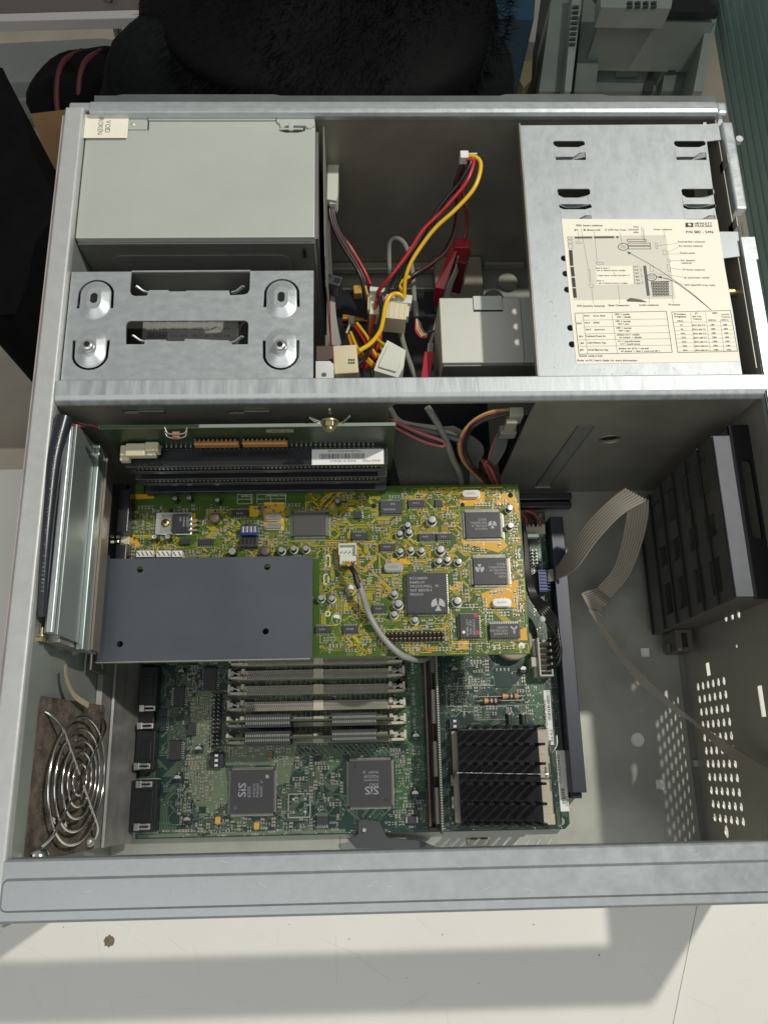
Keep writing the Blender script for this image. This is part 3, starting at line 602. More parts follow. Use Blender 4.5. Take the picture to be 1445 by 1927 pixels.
# ================================================================ CIRCUIT BOARD TOOLS
pcb_edge = mat('board_edge', (0.10, 0.13, 0.03), .5)
lead_m = mat('solder_lead', (0.46, 0.46, 0.41), 0.35, 0.75)
ceram = mat('ceramic_tan', (0.30, 0.23, 0.15), .5); ceramg = mat('ceramic_grey', (0.16, 0.15, 0.13), .5)
OCC = []
def free(x0, x1, y0, y1): return not any(a < x1 and b > x0 and c < y1 and d > y0 for a, b, c, d in OCC)
def chip(parent, u0, v0, u1, v1, z, h=2.4, sides='tb', pitch=1.27, lead=1.6, lw=.45, m=None, occ=True, label=None, name='chip', z_is_top=True, mark=None, rnd=0, dot=True):
    """integrated circuit: epoxy body, gull-wing leads (one joined part), printed marks"""
    x0, x1, y0, y1 = rc(u0, v0, u1, v1, z + h)
    mb = MB(); zz = z + .25
    t = .25 * min(1, h / 2)
    mb.add([(x0, y0, zz + h * .45), (x1, y0, zz + h * .45), (x1, y1, zz + h * .45), (x0, y1, zz + h * .45)] + [(x0 + t, y0 + t, z + h), (x1 - t, y0 + t, z + h), (x1 - t, y1 - t, z + h), (x0 + t, y1 - t, z + h)] + [(x0 + t, y0 + t, zz), (x1 - t, y0 + t, zz), (x1 - t, y1 - t, zz), (x0 + t, y1 - t, zz)],
           [(4, 5, 6, 7), (0, 1, 5, 4), (1, 2, 6, 5), (2, 3, 7, 6), (3, 0, 4, 7), (8, 9, 1, 0), (9, 10, 2, 1), (10, 11, 3, 2), (11, 8, 0, 3)])
    if dot: mb.prism(circ(x0 + min(1.6, (x1 - x0) * .15), y0 + min(1.6, (y1 - y0) * .2), .35 if x1 - x0 < 20 else 1.0, 10), z + h + .01, z + h + .03, 1)
    c = mb.build(name, [m or chipm, mat('chip_dot', (0.05, 0.05, 0.052), .3)], parent, label=label)
    mb = MB(); zl = z + h * .42
    def leads(n, f):
        for i in range(n):
            f(i)
    if 't' in sides or 'b' in sides:
        n = max(2, int((x1 - x0 - .6) / pitch)); off = ((x1 - x0) - (n - 1) * pitch) / 2
        for i in range(n):
            x = x0 + off + i * pitch
            for s_, yy, d in (('t', y1, 1), ('b', y0, -1)):
                if s_ in sides:
                    mb.box(x - lw / 2, x + lw / 2, yy - .1 * d, yy + d * lead * .45, zl, zl + .2)
                    mb.add([(x - lw / 2, yy + d * lead * .45, zl + .2), (x + lw / 2, yy + d * lead * .45, zl + .2), (x + lw / 2, yy + d * lead * .62, z + .2), (x - lw / 2, yy + d * lead * .62, z + .2), (x + lw / 2, yy + d * lead, z + .15), (x - lw / 2, yy + d * lead, z + .15)], [(0, 1, 2, 3) if d > 0 else (3, 2, 1, 0), (3, 2, 4, 5) if d > 0 else (5, 4, 2, 3)])
    if 'l' in sides or 'r' in sides:
        n = max(2, int((y1 - y0 - .6) / pitch)); off = ((y1 - y0) - (n - 1) * pitch) / 2
        for i in range(n):
            y = y0 + off + i * pitch
            for s_, xx, d in (('r', x1, 1), ('l', x0, -1)):
                if s_ in sides:
                    mb.box(xx - .1 * d, xx + d * lead * .45, y - lw / 2, y + lw / 2, zl, zl + .2)
                    mb.add([(xx + d * lead * .45, y - lw / 2, zl + .2), (xx + d * lead * .45, y + lw / 2, zl + .2), (xx + d * lead * .62, y + lw / 2, z + .2), (xx + d * lead * .62, y - lw / 2, z + .2), (xx + d * lead, y + lw / 2, z + .15), (xx + d * lead, y - lw / 2, z + .15)], [(3, 2, 1, 0) if d > 0 else (0, 1, 2, 3), (5, 4, 2, 3) if d > 0 else (3, 2, 4, 5)])
    if sides: mb.build('leads', lead_m, c, kind='stuff')
    if occ: OCC.append((x0 - lead - .3, x1 + lead + .3, y0 - lead - .3, y1 + lead + .3))
    return c, (x0, x1, y0, y1, z + h + .04)
def marks(c, b, lines, rot=0, size=1.6, x=.12, y=.2, gap=1.55, m=None, bold=0.0):
    """laser marks; rot in quarter turns; x,y = start as share of the chip seen in reading direction"""
    x0, x1, y0, y1, z = b; mb = MB()
    U = [X1, Y1, -X1, -Y1][rot]; V = [Y1, -X1, -Y1, X1][rot]
    w = (x1 - x0) if rot % 2 == 0 else (y1 - y0); h = (y1 - y0) if rot % 2 == 0 else (x1 - x0)
    O = [Vector((x0, y1, z)), Vector((x0, y0, z)), Vector((x1, y0, z)), Vector((x1, y1, z))][rot]
    k = 0
    for l in lines:
        s_, sc_, wd = (l + (None,) * 3)[:3] if isinstance(l, tuple) else (l, None, None)
        sc_ = sc_ or 1
        k += size * sc_ * 1.0
        text(mb, s_, O + U * (w * x) - V * (h * y + k), U, V, size * sc_, 0, width=wd, bold=bold * sc_)
        k += size * (gap - 1)
    return mb.build('printing', m or inkl, c)
def fan_logo(c, b, cx, cy, r, rot=0):
    mb = MB(); z = b[4]
    for a0, a1 in ((100, 205), (-25, 80), ):
        p = [(cx, cy - r * .05)] + [(cx + r * math.cos(math.radians(a)), cy + r * math.sin(math.radians(a))) for a in [a0 + (a1 - a0) * i / 8 for i in range(9)]]
        d = r * .08 * (-1 if a0 > 90 else 1); p = [(x + d, y) for x, y in p]
        if rot: p = [(2 * cx - x, 2 * cy - y) for x, y in p]
        mb.prism(p, z, z + .02)
    p = [(cx, cy), (cx + r * .5, cy - r), (cx - r * .5, cy - r)]
    if rot: p = [(2 * cx - x, 2 * cy - y) for x, y in p]
    mb.prism(p, z, z + .02); mb.build('emblem', inkl, c)
def capsrc(r, h, tall=False, top=silver, body=blackp):
    mb = MB(); mb.cyl((0, 0, 0), (0, 0, h - .3), r * .98, r, 16, 0, cap=False)
    mb.lathe((0, 0, h - .3), [(r, 0), (r * .92, .35), (r * .8, .3)], 16, 0)
    mb.lathe((0, 0, h - .3), [(r * .8, .32), (r * .5, .36), (0.01, .36)], 16, 1)
    for a in (0.4, 2.5, 4.6): mb.bar((0, 0, h + .07), (r * .7 * math.cos(a), r * .7 * math.sin(a), h + .07), .15, .04, 2)
    if not tall: mb.cyl((0, 0, .02), (0, 0, .3), r * 1.25, r * 1.25, 16, 3)
    return mb, [body, top, tin_d, inkw]
def capacitors(parent, lst, z, r, h, **k):
    src = None
    for u, v in lst:
        p = at(u, v, z + h)
        if src is None:
            mb, ms = capsrc(r, h, **k); mb.v = [(a + p.x, b + p.y, c + z) for a, b, c in mb.v]; src = mb.build('capacitor', ms, parent); base = POS[src.name].copy(); p0 = p.copy()
        else: inst('capacitor', src, base + Vector((p.x - p0.x, p.y - p0.y, 0)), parent)
        OCC.append((p.x - r * 1.1, p.x + r * 1.1, p.y - r * 1.1, p.y + r * 1.1))
def crystal(parent, u0, v0, u1, v1, z, h=3.4):
    x0, x1, y0, y1 = rc(u0, v0, u1, v1, z + h); r = (y1 - y0) / 2 - .01; mb = MB()
    mb.prism(rrect(x0, x1, y0, y1, r, 6), z + .5, z + h); mb.prism(rrect(x0 - .3, x1 + .3, y0 - .3, y1 + .3, r, 6), z + .2, z + .8)
    c = mb.build('crystal', mat('crystal_metal', (0.50, 0.50, 0.47), .3, .85), parent, bevel=.45); OCC.append((x0 - .6, x1 + .6, y0 - .6, y1 + .6))
    mb = MB()
    text(mb, '11.0592', (x0 + (x1 - x0) * .25, (y0 + y1) / 2 - .5, z + h + .02), X1, Y1, 1.0, 0, width=(x1 - x0) * .5); mb.build('printing', inkg, c)
    return c
class Router:
    def __init__(s, x0, x1, y0, y1, g): s.x0, s.y0, s.g = x0, y0, g; s.nx = int((x1 - x0) / g); s.ny = int((y1 - y0) / g); s.u = set(); s.rect = (x0, x1, y0, y1)
    def block(s, x0, x1, y0, y1):
        for i in range(max(0, math.ceil((x0 - s.x0) / s.g)), min(s.nx, int((x1 - s.x0) / s.g)) + 1):
            for j in range(max(0, math.ceil((y0 - s.y0) / s.g)), min(s.ny, int((y1 - s.y0) / s.g)) + 1): s.u.add((i, j))
    def ok(s, i, j): return 0 < i < s.nx and 0 < j < s.ny and (i, j) not in s.u
    def walk(s, i, j, d, n, turn=.25):
        D = [(1, 0), (1, 1), (0, 1), (-1, 1), (-1, 0), (-1, -1), (0, -1), (1, -1)]
        path = [(i, j)]; s.u.add((i, j)); base = d
        for k in range(n):
            if random.random() < turn: d = base + random.choice((-1, 0, 0, 1)) if d == base else base
            if random.random() < .06: base = base + random.choice((-2, 2)); d = base
            a, b = D[d % 8]
            if not s.ok(i + a, j + b) or (a and b and ((i + a, j) in s.u and (i, j + b) in s.u)):
                for t in (1, -1, 2, -2):
                    a, b = D[(d + t) % 8]
                    if s.ok(i + a, j + b): d = d + t; break
                else: break
            i += a; j += b; path.append((i, j)); s.u.add((i, j))
        return path
    def pt(s, p): return s.x0 + p[0] * s.g, s.y0 + p[1] * s.g
def draw_path(mb, pts, w, z, mi, h=.05):
    # merge straight runs
    q = [pts[0]]
    for k in range(1, len(pts) - 1):
        a, b, c = q[-1], pts[k], pts[k + 1]
        if abs((b[0] - a[0]) * (c[1] - b[1]) - (b[1] - a[1]) * (c[0] - b[0])) > 1e-6: q.append(b)
    q.append(pts[-1])
    for a, b in zip(q, q[1:]):
        dx, dy = b[0] - a[0], b[1] - a[1]; l = math.hypot(dx, dy)
        if l < 1e-6: continue
        nx, ny = -dy / l * w / 2, dx / l * w / 2; ex, ey = dx / l * w * .3, dy / l * w * .3
        a2 = (a[0] - ex, a[1] - ey); b2 = (b[0] + ex, b[1] + ey)
        mb.add([(a2[0] - nx, a2[1] - ny, z), (b2[0] - nx, b2[1] - ny, z), (b2[0] + nx, b2[1] + ny, z), (a2[0] + nx, a2[1] + ny, z)], [(0, 1, 2, 3)], mi)
def pad(mb, x, y, z, r, mi):
    mb.add([(x + r * math.cos(a), y + r * math.sin(a), z) for a in [i * math.pi / 3 for i in range(6)]], [(0, 1, 2, 3, 4, 5)], mi)
def smd(mb, x, y, z, l, w, h, vert, body):
    if vert:
        mb.box(x - w / 2, x + w / 2, y - l * .28, y + l * .28, z, z + h, body); mb.box(x - w / 2 - .03, x + w / 2 + .03, y - l / 2, y - l * .28, z, z + h + .03, 0); mb.box(x - w / 2 - .03, x + w / 2 + .03, y + l * .28, y + l / 2, z, z + h + .03, 0)
    else:
        mb.box(x - l * .28, x + l * .28, y - w / 2, y + w / 2, z, z + h, body); mb.box(x - l / 2, x - l * .28, y - w / 2 - .03, y + w / 2 + .03, z, z + h + .03, 0); mb.box(x + l * .28, x + l / 2, y - w / 2 - .03, y + w / 2 + .03, z, z + h + .03, 0)
def scatter_smd(mb, rect, z, n, rng, ink_mb=None, clusters=True):
    """rows of chip resistors and capacitors in small aligned groups"""
    tries = 0; cnt = 0
    while cnt < n and tries < n * 12:
        tries += 1
        vert = rng.random() < .5; k = rng.choice((1, 2, 3, 4, 5)); l = rng.choice((1.7, 2.1, 2.1)); w = l * .58
        x = rng.uniform(rect[0], rect[1]); y = rng.uniform(rect[2], rect[3]); p = w + .75
        along_x = vert
        W_, H_ = ((k * p, l + .5) if along_x else (l + .5, k * p))
        if x + W_ > rect[1] or y + H_ > rect[3] or not free(x, x + W_, y, y + H_): continue
        OCC.append((x, x + W_, y, y + H_))
        for i in range(k):
            cx, cy = (x + p * (i + .5), y + H_ / 2) if along_x else (x + W_ / 2, y + p * (i + .5))
            smd(mb, cx, cy, z, l, w, .6, vert, rng.choice((1, 1, 1, 2, 2, 3))); cnt += 1
        if ink_mb is not None and rng.random() < .35:
            s_ = rng.choice('RCRCRCL') + str(rng.randint(1, 299))
            if along_x: text(ink_mb, s_, (x, y - 1.0, z + .02), X1, Y1, .95)
            else: text(ink_mb, s_, (x - .25, y, z + .02), Y1, -X1, .95)
# ================================================================ EXPANSION CARD (green-yellow, upper)
ZC = 72.0
card = thing('expansion_card', (132, 143, ZC - 1.6), 'yellow-green circuit board crowded with chips, plugged into the black riser slot', 'circuit board')
cgreen = mat('olive_solder_mask', (0.045, 0.10, 0.008), 0.33, var=.12, vscale=40)
cyel = mat('yellow_trace', (0.48, 0.36, 0.02), 0.33, 0); corg = mat('golden_copper_area', (0.68, 0.36, 0.012), 0.33, .0)
cx0, cx1, cy0, cy1 = 17.8, 246.8, 93.2, 193.8
mb = MB(); mb.prism([(cx0, cy0), (cx1, cy0), (cx1, cy1), (28, cy1), (28, cy1 - 3), (25, cy1 - 3), (25, cy1 + 3), (20, cy1 + 3), (20, cy1 - 6), (cx0, cy1 - 6)], ZC - 1.6, ZC, 0, (), None, 1)
mb.build('board', [cgreen, mat('card_edge', (0.13, 0.19, 0.02), .5)], card)
mb = MB()
for i in range(64):
    x = 29 + i * 2.15
    if x < 165: mb.box(x, x + 1.4, cy1 - .4, cy1 + 1.6, ZC - .1, ZC + .05)
mb.build('edge_contacts', gold, card, kind='stuff')
# chips
def Z8(u, v): return 480 + u * .3737, 900 + v * .3737
def c8(u0, v0, u1, v1, **k): a, b = Z8(u0, v0); c, d = Z8(u1, v1); return chip(card, a, b, c, d, ZC, **k)
OCC.clear()
c, b = c8(192, 175, 360, 290, sides='tblr', pitch=.65, lw=.3, lead=2.4, h=2.8, m=mat('chip_grey', (0.075, 0.07, 0.068), .42))
c, b = c8(1058, 168, 1237, 300, sides='tblr', pitch=.65, lw=.3, lead=2.2, h=2.6, dot=True); marks(c, b, [('R6672-13', 1, 7), ('ROCKWELL 94', 1, 9), ('9645 B52709-2', 1, 9.5), ('MEXICO', 1, 5)], 2, 1.3, .40, .30, 1.45); fan_logo(c, b, b[0] + (b[1] - b[0]) * .76, b[2] + (b[3] - b[2]) * .5, 2.3); OCC.append((b[0], b[1], b[2], b[3]))
c, b = c8(1098, 398, 1270, 535, sides='tblr', pitch=.65, lw=.3, lead=2.2, h=2.6); marks(c, b, [('RCFSP', 1, 4), ('R6674-14', 1, 6.5), ('ROCKWELL 94', 1, 9), ('9648 B20943-2', 1, 10), ('MEXICO', 1, 5)], 2, 1.25, .06, .25, 1.45); fan_logo(c, b, b[0] + (b[1] - b[0]) * .19, b[2] + (b[3] - b[2]) * .6, 2.4, 1)
c, b = c8(762, 474, 968, 680, sides='tblr', pitch=1.27, lw=.7, lead=.7, h=4.2, name='processor_chip')
marks(c, b, [('RCV288DPi', 1), ('R6682-24', 1), ('©ROCKWELL  95', 1), ('9637 B18278-4', 1), ('MEXICO', 1)], 0, 1.45, .09, .11, 1.6)
fan_logo(c, b, b[1] - 5.6, b[2] + 4.9, 3.6)
c, b = c8(1030, 680, 1132, 803, sides='tblr', pitch=1.27, lw=.7, lead=.7, h=4.0, name='memory_chip'); marks(c, b, ['CYM27H010', '-45JC 9634', 'CYP 388638'], 3, 1.25, .25, .25, 1.5)
for q in ((1111, 690), (1120, 777)):
    p = at(*Z8(*q), ZC + 4.1); MB().prism(circ(p.x, p.y, 1.3, 12), ZC + 4.05, ZC + 4.12).build('paint_dot', mat('pink_paint', (0.45, 0.03, 0.08), .5), c)
p = at(*Z8(1050, 775), ZC + 4.1); MB().prism(circ(p.x, p.y, .9, 10), ZC + 4.05, ZC + 4.12).build('paint_dot', whitep, c)
c, b = c8(1180, 730, 1335, 805, sides='tb', pitch=1.27, lw=.7, lead=1.0, h=3.4, name='memory_chip'); marks(c, b, ['ALLIANCE', 'AS7C256-15JC', '1L5506N'], 2, 1.2, .42, .22, 1.5)
mb = MB(); p = at(*Z8(1303, 762), ZC + 3.5); mb.bar(p, p + Vector((0, -2.2, 0)), .9, .04); mb.bar(p, p + Vector((-1.8, 1.8, 0)), .9, .04); mb.bar(p, p + Vector((1.8, 1.8, 0)), .9, .04); mb.build('emblem', inkl, c)
c, b = c8(630, 112, 738, 178, sides='tb', pitch=1.27, lead=1.4, h=2.4, m=mat('chip_slate', (0.045, 0.05, 0.06), .4)); marks(c, b, ['HM6264AL', '', '9641'], 2, 1.1, .3, .25, 1.5)
so = dict(sides='tb', lead=1.3, h=1.7, lw=.5)
for q in ((770, 108, 853, 145), (484, 272, 565, 308), (625, 328, 700, 364), (822, 278, 908, 312), (914, 278, 988, 310), (588, 640, 658, 675), (302, 745, 378, 778), (440, 742, 520, 780)):
    c, b = c8(*q, **so); marks(c, b, [random.choice(['74HC04', 'LM324', '4053B', 'MC1458', 'TL074'])], 0, .9, .25, .35)
c, b = c8(905, 108, 945, 143, sides='tb', lead=1.0, h=1.5, dot=False); c, b = c8(495, 165, 537, 202, sides='lr', lead=1.0, h=1.5, dot=False)
def Z7(u, v): return 180 + u * .4152, 770 + v * .4152
def c7(u0, v0, u1, v1, **k): a, b = Z7(u0, v0); c, d = Z7(u1, v1); return chip(card, a, b, c, d, ZC, **k)
c, b = c7(618, 455, 690, 485, **so); marks(c, b, ['HC4051'], 2, .9, .3, .3)
c7(468, 588, 533, 615, **so); c7(383, 588, 428, 612, sides='', h=2.4, dot=False)
for q in ((655, 528, 733, 570), (655, 583, 733, 622)):
    a, b_ = Z7(q[0], q[1]); c_, d_ = Z7(q[2], q[3]); x0, x1, y0, y1 = rc(a, b_, c_, d_, ZC + 5)
    mb = MB(); mb.box(x0, x1, y0, y1, ZC, ZC + 5); 
    for i in range(4): mb.box(x0 + 1 + i * (x1 - x0 - 1) / 4, x0 + 2.4 + i * (x1 - x0 - 1) / 4, y0 + 1.5, y1 - .4, ZC + 5.02, ZC + 5.2, 1)
    mb.build('switch_block', [bluew if q[1] < 550 else chipm, tin_d if q[1] < 550 else darkhole], card, bevel=.3); OCC.append((x0, x1, y0, y1))
# regulator
mb = MB(); x0, x1, y0, y1 = rc(293, 964, 361, 1006, ZC + 1.2); mb.box(x0, x1, y0, y1, ZC, ZC + 1.2); OCC.append((x0, x1 + 4, y0, y1)); mb.build('heat_spreader', silver, card, bevel=.2)
rg = MB(); a0, a1, b0, b1 = rc(304, 969, 325, 1001, ZC + 2.4); rg.prism([(a0, b0), (a1 + .4, b0), (a1 + .4, b1), (a0, b1)], ZC + 1.25, ZC + 2.5, 1)
d0, d1, e0, e1 = rc(324, 967, 356, 1001, ZC + 5); rg.box(d0, d1, e0, e1, ZC + 1.3, ZC + 5)
reg = rg.build('voltage_regulator', [chipm, tin_d], card, bevel=.2)
mb = MB(); [text(mb, s_, (d1 - 1.5 - 2 * i, e1 - 2, ZC + 5.05), -Y1, X1, 1.1) for i, s_ in enumerate(('L7805CV', 'W99545', 'SGS'))]; mb.build('printing', inkl, reg)
for i in range(3):
    y = e0 + 1.6 + i * 2.9; mb = MB(); mb.bar((d1, y, ZC + 3), (d1 + 4.2, y, ZC + 3), 1.1, .5); mb.bar((d1 + 4.2, y, ZC + 3), (d1 + 6.0, y, ZC + .2), .9, .5); mb.build('lead', lead_m, reg)
p = at(312, 984, ZC + 3); mb = MB(); mb.lathe((p.x, p.y, ZC + 2.5), [(2.5, 0), (2.5, .8), (1.9, 1.4), (0.01, 1.6)], 18); mb.bar((p.x - 1.3, p.y, ZC + 4.1), (p.x + 1.3, p.y, ZC + 4.1), .5, .3, 1); mb.bar((p.x, p.y - 1.3, ZC + 4.1), (p.x, p.y + 1.3, ZC + 4.1), .5, .31, 1)
mb.build('screw', [brass, darkhole], card)
p = at(403, 974, ZC + 5); mb = MB(); mb.lathe((p.x, p.y, ZC), [(2.6, 0), (3.0, .5), (3.0, 4.5), (2.4, 5), (0.01, 5)], 16); mb.build('inductor', brownp, card); OCC.append((p.x - 3, p.x + 3, p.y - 3, p.y + 3))
p = at(499, 1036, ZC + 5); mb = MB(); mb.lathe((p.x, p.y, ZC), [(2.6, 0), (3.0, .5), (3.0, 4.5), (2.4, 5), (0.01, 5)], 16); mb.build('inductor', brownp, card)
# capacitors
capacitors(card, [(329, 937), (356, 936), (409, 940), (291, 1010), (316, 1010), (635, 942)], ZC, 1.7, 7, tall=True)
capacitors(card, [(437, 1037)], ZC, 2.5, 7, tall=True)
capacitors(card, [(529, 1034), (552, 1031), (575, 1031), (767, 987), (752, 1003), (770, 1000), (753, 1036), (773, 1033), (793, 1035), (826, 1055), (842, 1052), (863, 1056), (604, 1124), (624, 1125), (742, 1116), (742, 1155), (781, 1166), (960, 988), (959, 955)], ZC, 1.95, 5)
capacitors(card, [(813, 977), (829, 1033), (750, 1135), (861, 1130)], ZC, 2.5, 5.4)
for q in ((499, 967, 530, 977), (498, 984, 530, 994), (723, 1059, 758, 1074), (870, 922, 904, 935), (927, 1126, 962, 1141)): crystal(card, *q, ZC)
# header
mb = MB(); x0, x1, y0, y1 = rc(725, 1186, 836, 1207, ZC + 3); mb.box(x0 + .5, x1 - .5, y0 + .5, y1 - .5, ZC, ZC + 1.2)
for i in range(14):
    for j in range(2):
        x = x0 + 1.4 + i * 2.36; y = y0 + 1.3 + j * 2.9; mb.box(x - 1, x + 1, y - 1.15, y + 1.15, ZC, ZC + 2.5)
OCC.append((x0, x1, y0, y1)); hd_ = mb.build('pin_header', blackp, card, bevel=.25)
mb = MB(); [mb.box(x0 + 1.4 + i * 2.36 - .3, x0 + 1.4 + i * 2.36 + .3, y0 + 1.3 + j * 2.9 - .3, y0 + 1.3 + j * 2.9 + .3, ZC, ZC + 7) for i in range(14) for j in range(2)]; mb.build('pins', gold, hd_, kind='stuff')
# small white headers along the grey plate
for u0, u1, n in ((257, 289, 4), (295, 321, 3), (324, 343, 2)):
    x0, x1, y0, y1 = rc(u0, 1036, u1, 1048, ZC + 6); mb = MB(); mb.box(x0, x1, y0, y1, ZC, ZC + 6, 0)
    for i in range(n): X = x0 + (i + .5) * (x1 - x0) / n; mb.bar((X - .8, y1 - .6, ZC + 6.1), (X + .9, y0 + .6, ZC + 6.1), .6, .2, 1)
    mb.build('white_header', [whitep, brownp], card, bevel=.2); OCC.append((x0, x1, y0, y1))
# white audio socket and its plug
x0, x1, y0, y1 = rc(637, 1023, 671, 1045, ZC + 7)
mb = MB(); mb.box(x0, x1, y1 - 1, y1, ZC, ZC + 8); mb.box(x0, x1, y0, y1 - 1.05, ZC, ZC + 5); mb.box(x0, x0 + .8, y0, y1 - 1.05, ZC + 5, ZC + 8); mb.box(x1 - .8, x1, y0, y1 - 1.05, ZC + 5, ZC + 8)
for i in range(4): mb.box(x0 + 1.6 + i * 2.3, x0 + 2.3 + i * 2.3, y0 + 2, y0 + 2.7, ZC + 5, ZC + 7.4, 1)
mb.build('audio_socket', [white_n, tin_d], card, bevel=.2); OCC.append((x0, x1, y0 - 7, y1))
# black sockets at the left edge
for u0, v0, u1, v1, h in ((204, 921, 243, 1001, 12), (188, 1024, 238, 1060, 11)):
    x0, x1, y0, y1 = rc(u0, v0, u1, v1, ZC + h); mb = MB(); mb.box(max(x0, 14.5), x1, y0, y1, ZC - 1, ZC + h); mb.build('side_socket', blacks, card, bevel=.5)
x0, x1, y0, y1 = rc(201, 1003, 242, 1023, ZC + 5); mb = MB(); mb.box(max(x0, 14.5), x1, y0, y1, ZC, ZC + 3); 
for i in range(6): mb.box(x0 + 2 + (i % 3) * 3, x0 + 4 + (i % 3) * 3, y0 + .6 + (i // 3) * 3, y0 + 2.2 + (i // 3) * 3, ZC + 3, ZC + 4 + i % 2, i % 2)
mb.build('jack_socket', [cream, silver], card, bevel=.3)
p = at(238, 918, ZC + 6); mb = MB(); mb.box(p.x - 9, p.x, p.y - 3, p.y + 3, ZC, ZC + 5, 0); mb.cyl((p.x, p.y - 1, ZC + 2), (p.x + 2, p.y - 1, ZC + 2), 1.6, n=10, mi=1); mb.build('bracket_tab', [blackp, silver], card, bevel=.3)
mb = MB(); mb.box(3.5, 4.7, 88, 196, ZC - 22, ZC + 6); mb.build('mounting_bracket', psud, card, bevel=.3)
# holes in the card
mb = MB()
for u, v, r in ((703, 952, 1.6), (960, 932, 1.6), (870, 950, 1.3), (323, 961, 1.4)):
    p = at(u, v, ZC); mb.prism(circ(p.x, p.y, r, 16), ZC + .02, ZC + .1); OCC.append((p.x - 2, p.x + 2, p.y - 2, p.y + 2))
mb.build('drill_holes', darkhole, card, kind='stuff')
p = at(981, 1215, ZC); MB().prism(circ(p.x, p.y, 1.8, 16), ZC + .02, ZC + .12).build('solder_pad', tin_d, card)
# copper areas
def area_poly(mb, pts, z, mi): mb.prism([(at(u, v, z).x, at(u, v, z).y) for u, v in pts], z - .01, z + .03, mi)
mb = MB()
pours = [[(497, 945), (535, 945), (535, 998), (497, 998)], [(865, 925), (912, 925), (912, 952), (865, 952)], [(945, 928), (966, 928), (972, 940), (976, 965), (970, 962), (960, 946), (935, 950), (932, 940)],
         [(868, 1014), (946, 1014), (955, 1028), (938, 1040), (890, 1026), (868, 1022)], [(905, 1118), (975, 1090), (975, 1143), (912, 1143)], [(863, 1205), (882, 1205), (882, 1222), (863, 1222)],
         [(352, 970), (368, 965), (370, 985), (362, 1000), (352, 1002)], [(240, 930), (290, 930), (290, 938), (240, 940)], [(245, 995), (268, 1030), (250, 1030), (243, 1010)], [(735, 1050), (770, 1052), (772, 1062), (735, 1060)], [(858, 1095), (870, 1095), (870, 1110), (845, 1110)], [(964, 1190), (990, 1180), (992, 1205), (966, 1205)], [(470, 952), (488, 952), (486, 972), (470, 972)]]
for p in pours: area_poly(mb, p, ZC + .03, 0)
mb.build('copper_area', corg, card, kind='stuff')
rng = random.Random(3); mb = MB(); R = Router(cx0, cx1, cy0, cy1, .95)
blk = list(OCC)
for a, b, c_, d in blk: R.block(a + 1.2, b - 1.2, c_ + 1.2, d - 1.2)
R.block(128 - 200, 128, 90, 150)   # under the grey plate
R.block(18, 120, 181, 200); R.block(44, 62, 176, 200); R.block(165, 178, 178, 194)
random.seed(5)
vm = MB()
for t in range(1700):
    i, j = random.randrange(1, R.nx), random.randrange(1, R.ny)
    if not R.ok(i, j): continue
    n = random.choice((1, 2, 3, 4, 5)); d = random.choice((0, 2, 4, 6, 0, 4, 1, 3)); L_n = random.randint(6, 26)
    for k in range(n):
        ii, jj = (i, j + k) if d in (0, 4) else (i + k, j)
        if not R.ok(ii, jj): break
        if k == 0: st = random.getstate()
        else: random.setstate(st)
        P = R.walk(ii, jj, d, L_n, .14)
        if len(P) < 3: continue
        pts = [R.pt(q) for q in P]; draw_path(mb, pts, random.Random(t).choice((.4, .46, .54, .7)), ZC + .05, (2 if t % 3 == 0 or (pts[0][0] < 128 and t % 3 == 1) else (1 if t % 9 == 1 else 0)))
        pad(vm, *pts[-1], ZC + .07, .38, 0)
    random.seed(t * 3 + 5)
mb.build('copper_traces', [cyel, corg, mat('olive_trace', (0.17, 0.20, 0.015), .33)], card, kind='stuff'); vm.build('vias', lead_m, card, kind='stuff')
mb = MB()
for u0, w in ((690, 30), (900, 20)): pass
smb = MB(); imb = MB()
OCC.append((-10, 127.5, 80, 150.5))
scatter_smd(smb, (20, 60, 150, 184), ZC, 120, rng, imb); scatter_smd(smb, (60, 128, 150, 184), ZC, 110, rng, imb)
scatter_smd(smb, (128, 245, 95, 190), ZC, 400, rng, imb)
smb.build('surface_components', [lead_m, ceram, ceramg, mat('black_resistor', (.03, .03, .03), .4)], card, kind='stuff')
# silkscreen
for i, ch in enumerate('09121116'):
    p = at(972 + i * 1.2, 1042 + i * 9.8, ZC + .06); text(imb, ch, (p.x, p.y, ZC + .06), -Y1, X1, 2.2, bold=.1)
p = at(924, 1212, ZC + .06); p2 = at(941, 1224, ZC + .06); text(imb, 'CE', (p.x + 5.2, p.y - .6, ZC + .06), -X1, -Y1, 2.6, width=5)
for q in ((447, 931, 475, 948), (484, 930, 538, 948)):
    x0, x1, y0, y1 = rc(*q, ZC)
    for a in ((x0, y0, x1, y0), (x0, y1, x1, y1), (x0, (y0 + y1) / 2, x1, (y0 + y1) / 2), (x0, y0, x0, y1), (x1, y0, x1, y1), (x0 + 8, y0, x0 + 8, y1)): imb.bar((a[0], a[1], ZC + .06), (a[2], a[3], ZC + .06), .18, .02)
    text(imb, 'P/N 5064-0967', (x1 - .5, y1 - .5, ZC + .07), -X1, -Y1, .9, width=(x1 - x0) * .7)
for q in ((850, 1143, 914, 1211), (914, 1147, 985, 1170), (724, 1184, 838, 1209)):
    x0, x1, y0, y1 = rc(*q, ZC)
    for a in ((x0, y0, x1, y0), (x0, y1, x1, y1), (x0, y0, x0, y1), (x1, y0, x1, y1)): imb.bar((a[0], a[1], ZC + .06), (a[2], a[3], ZC + .06), .2, .02)
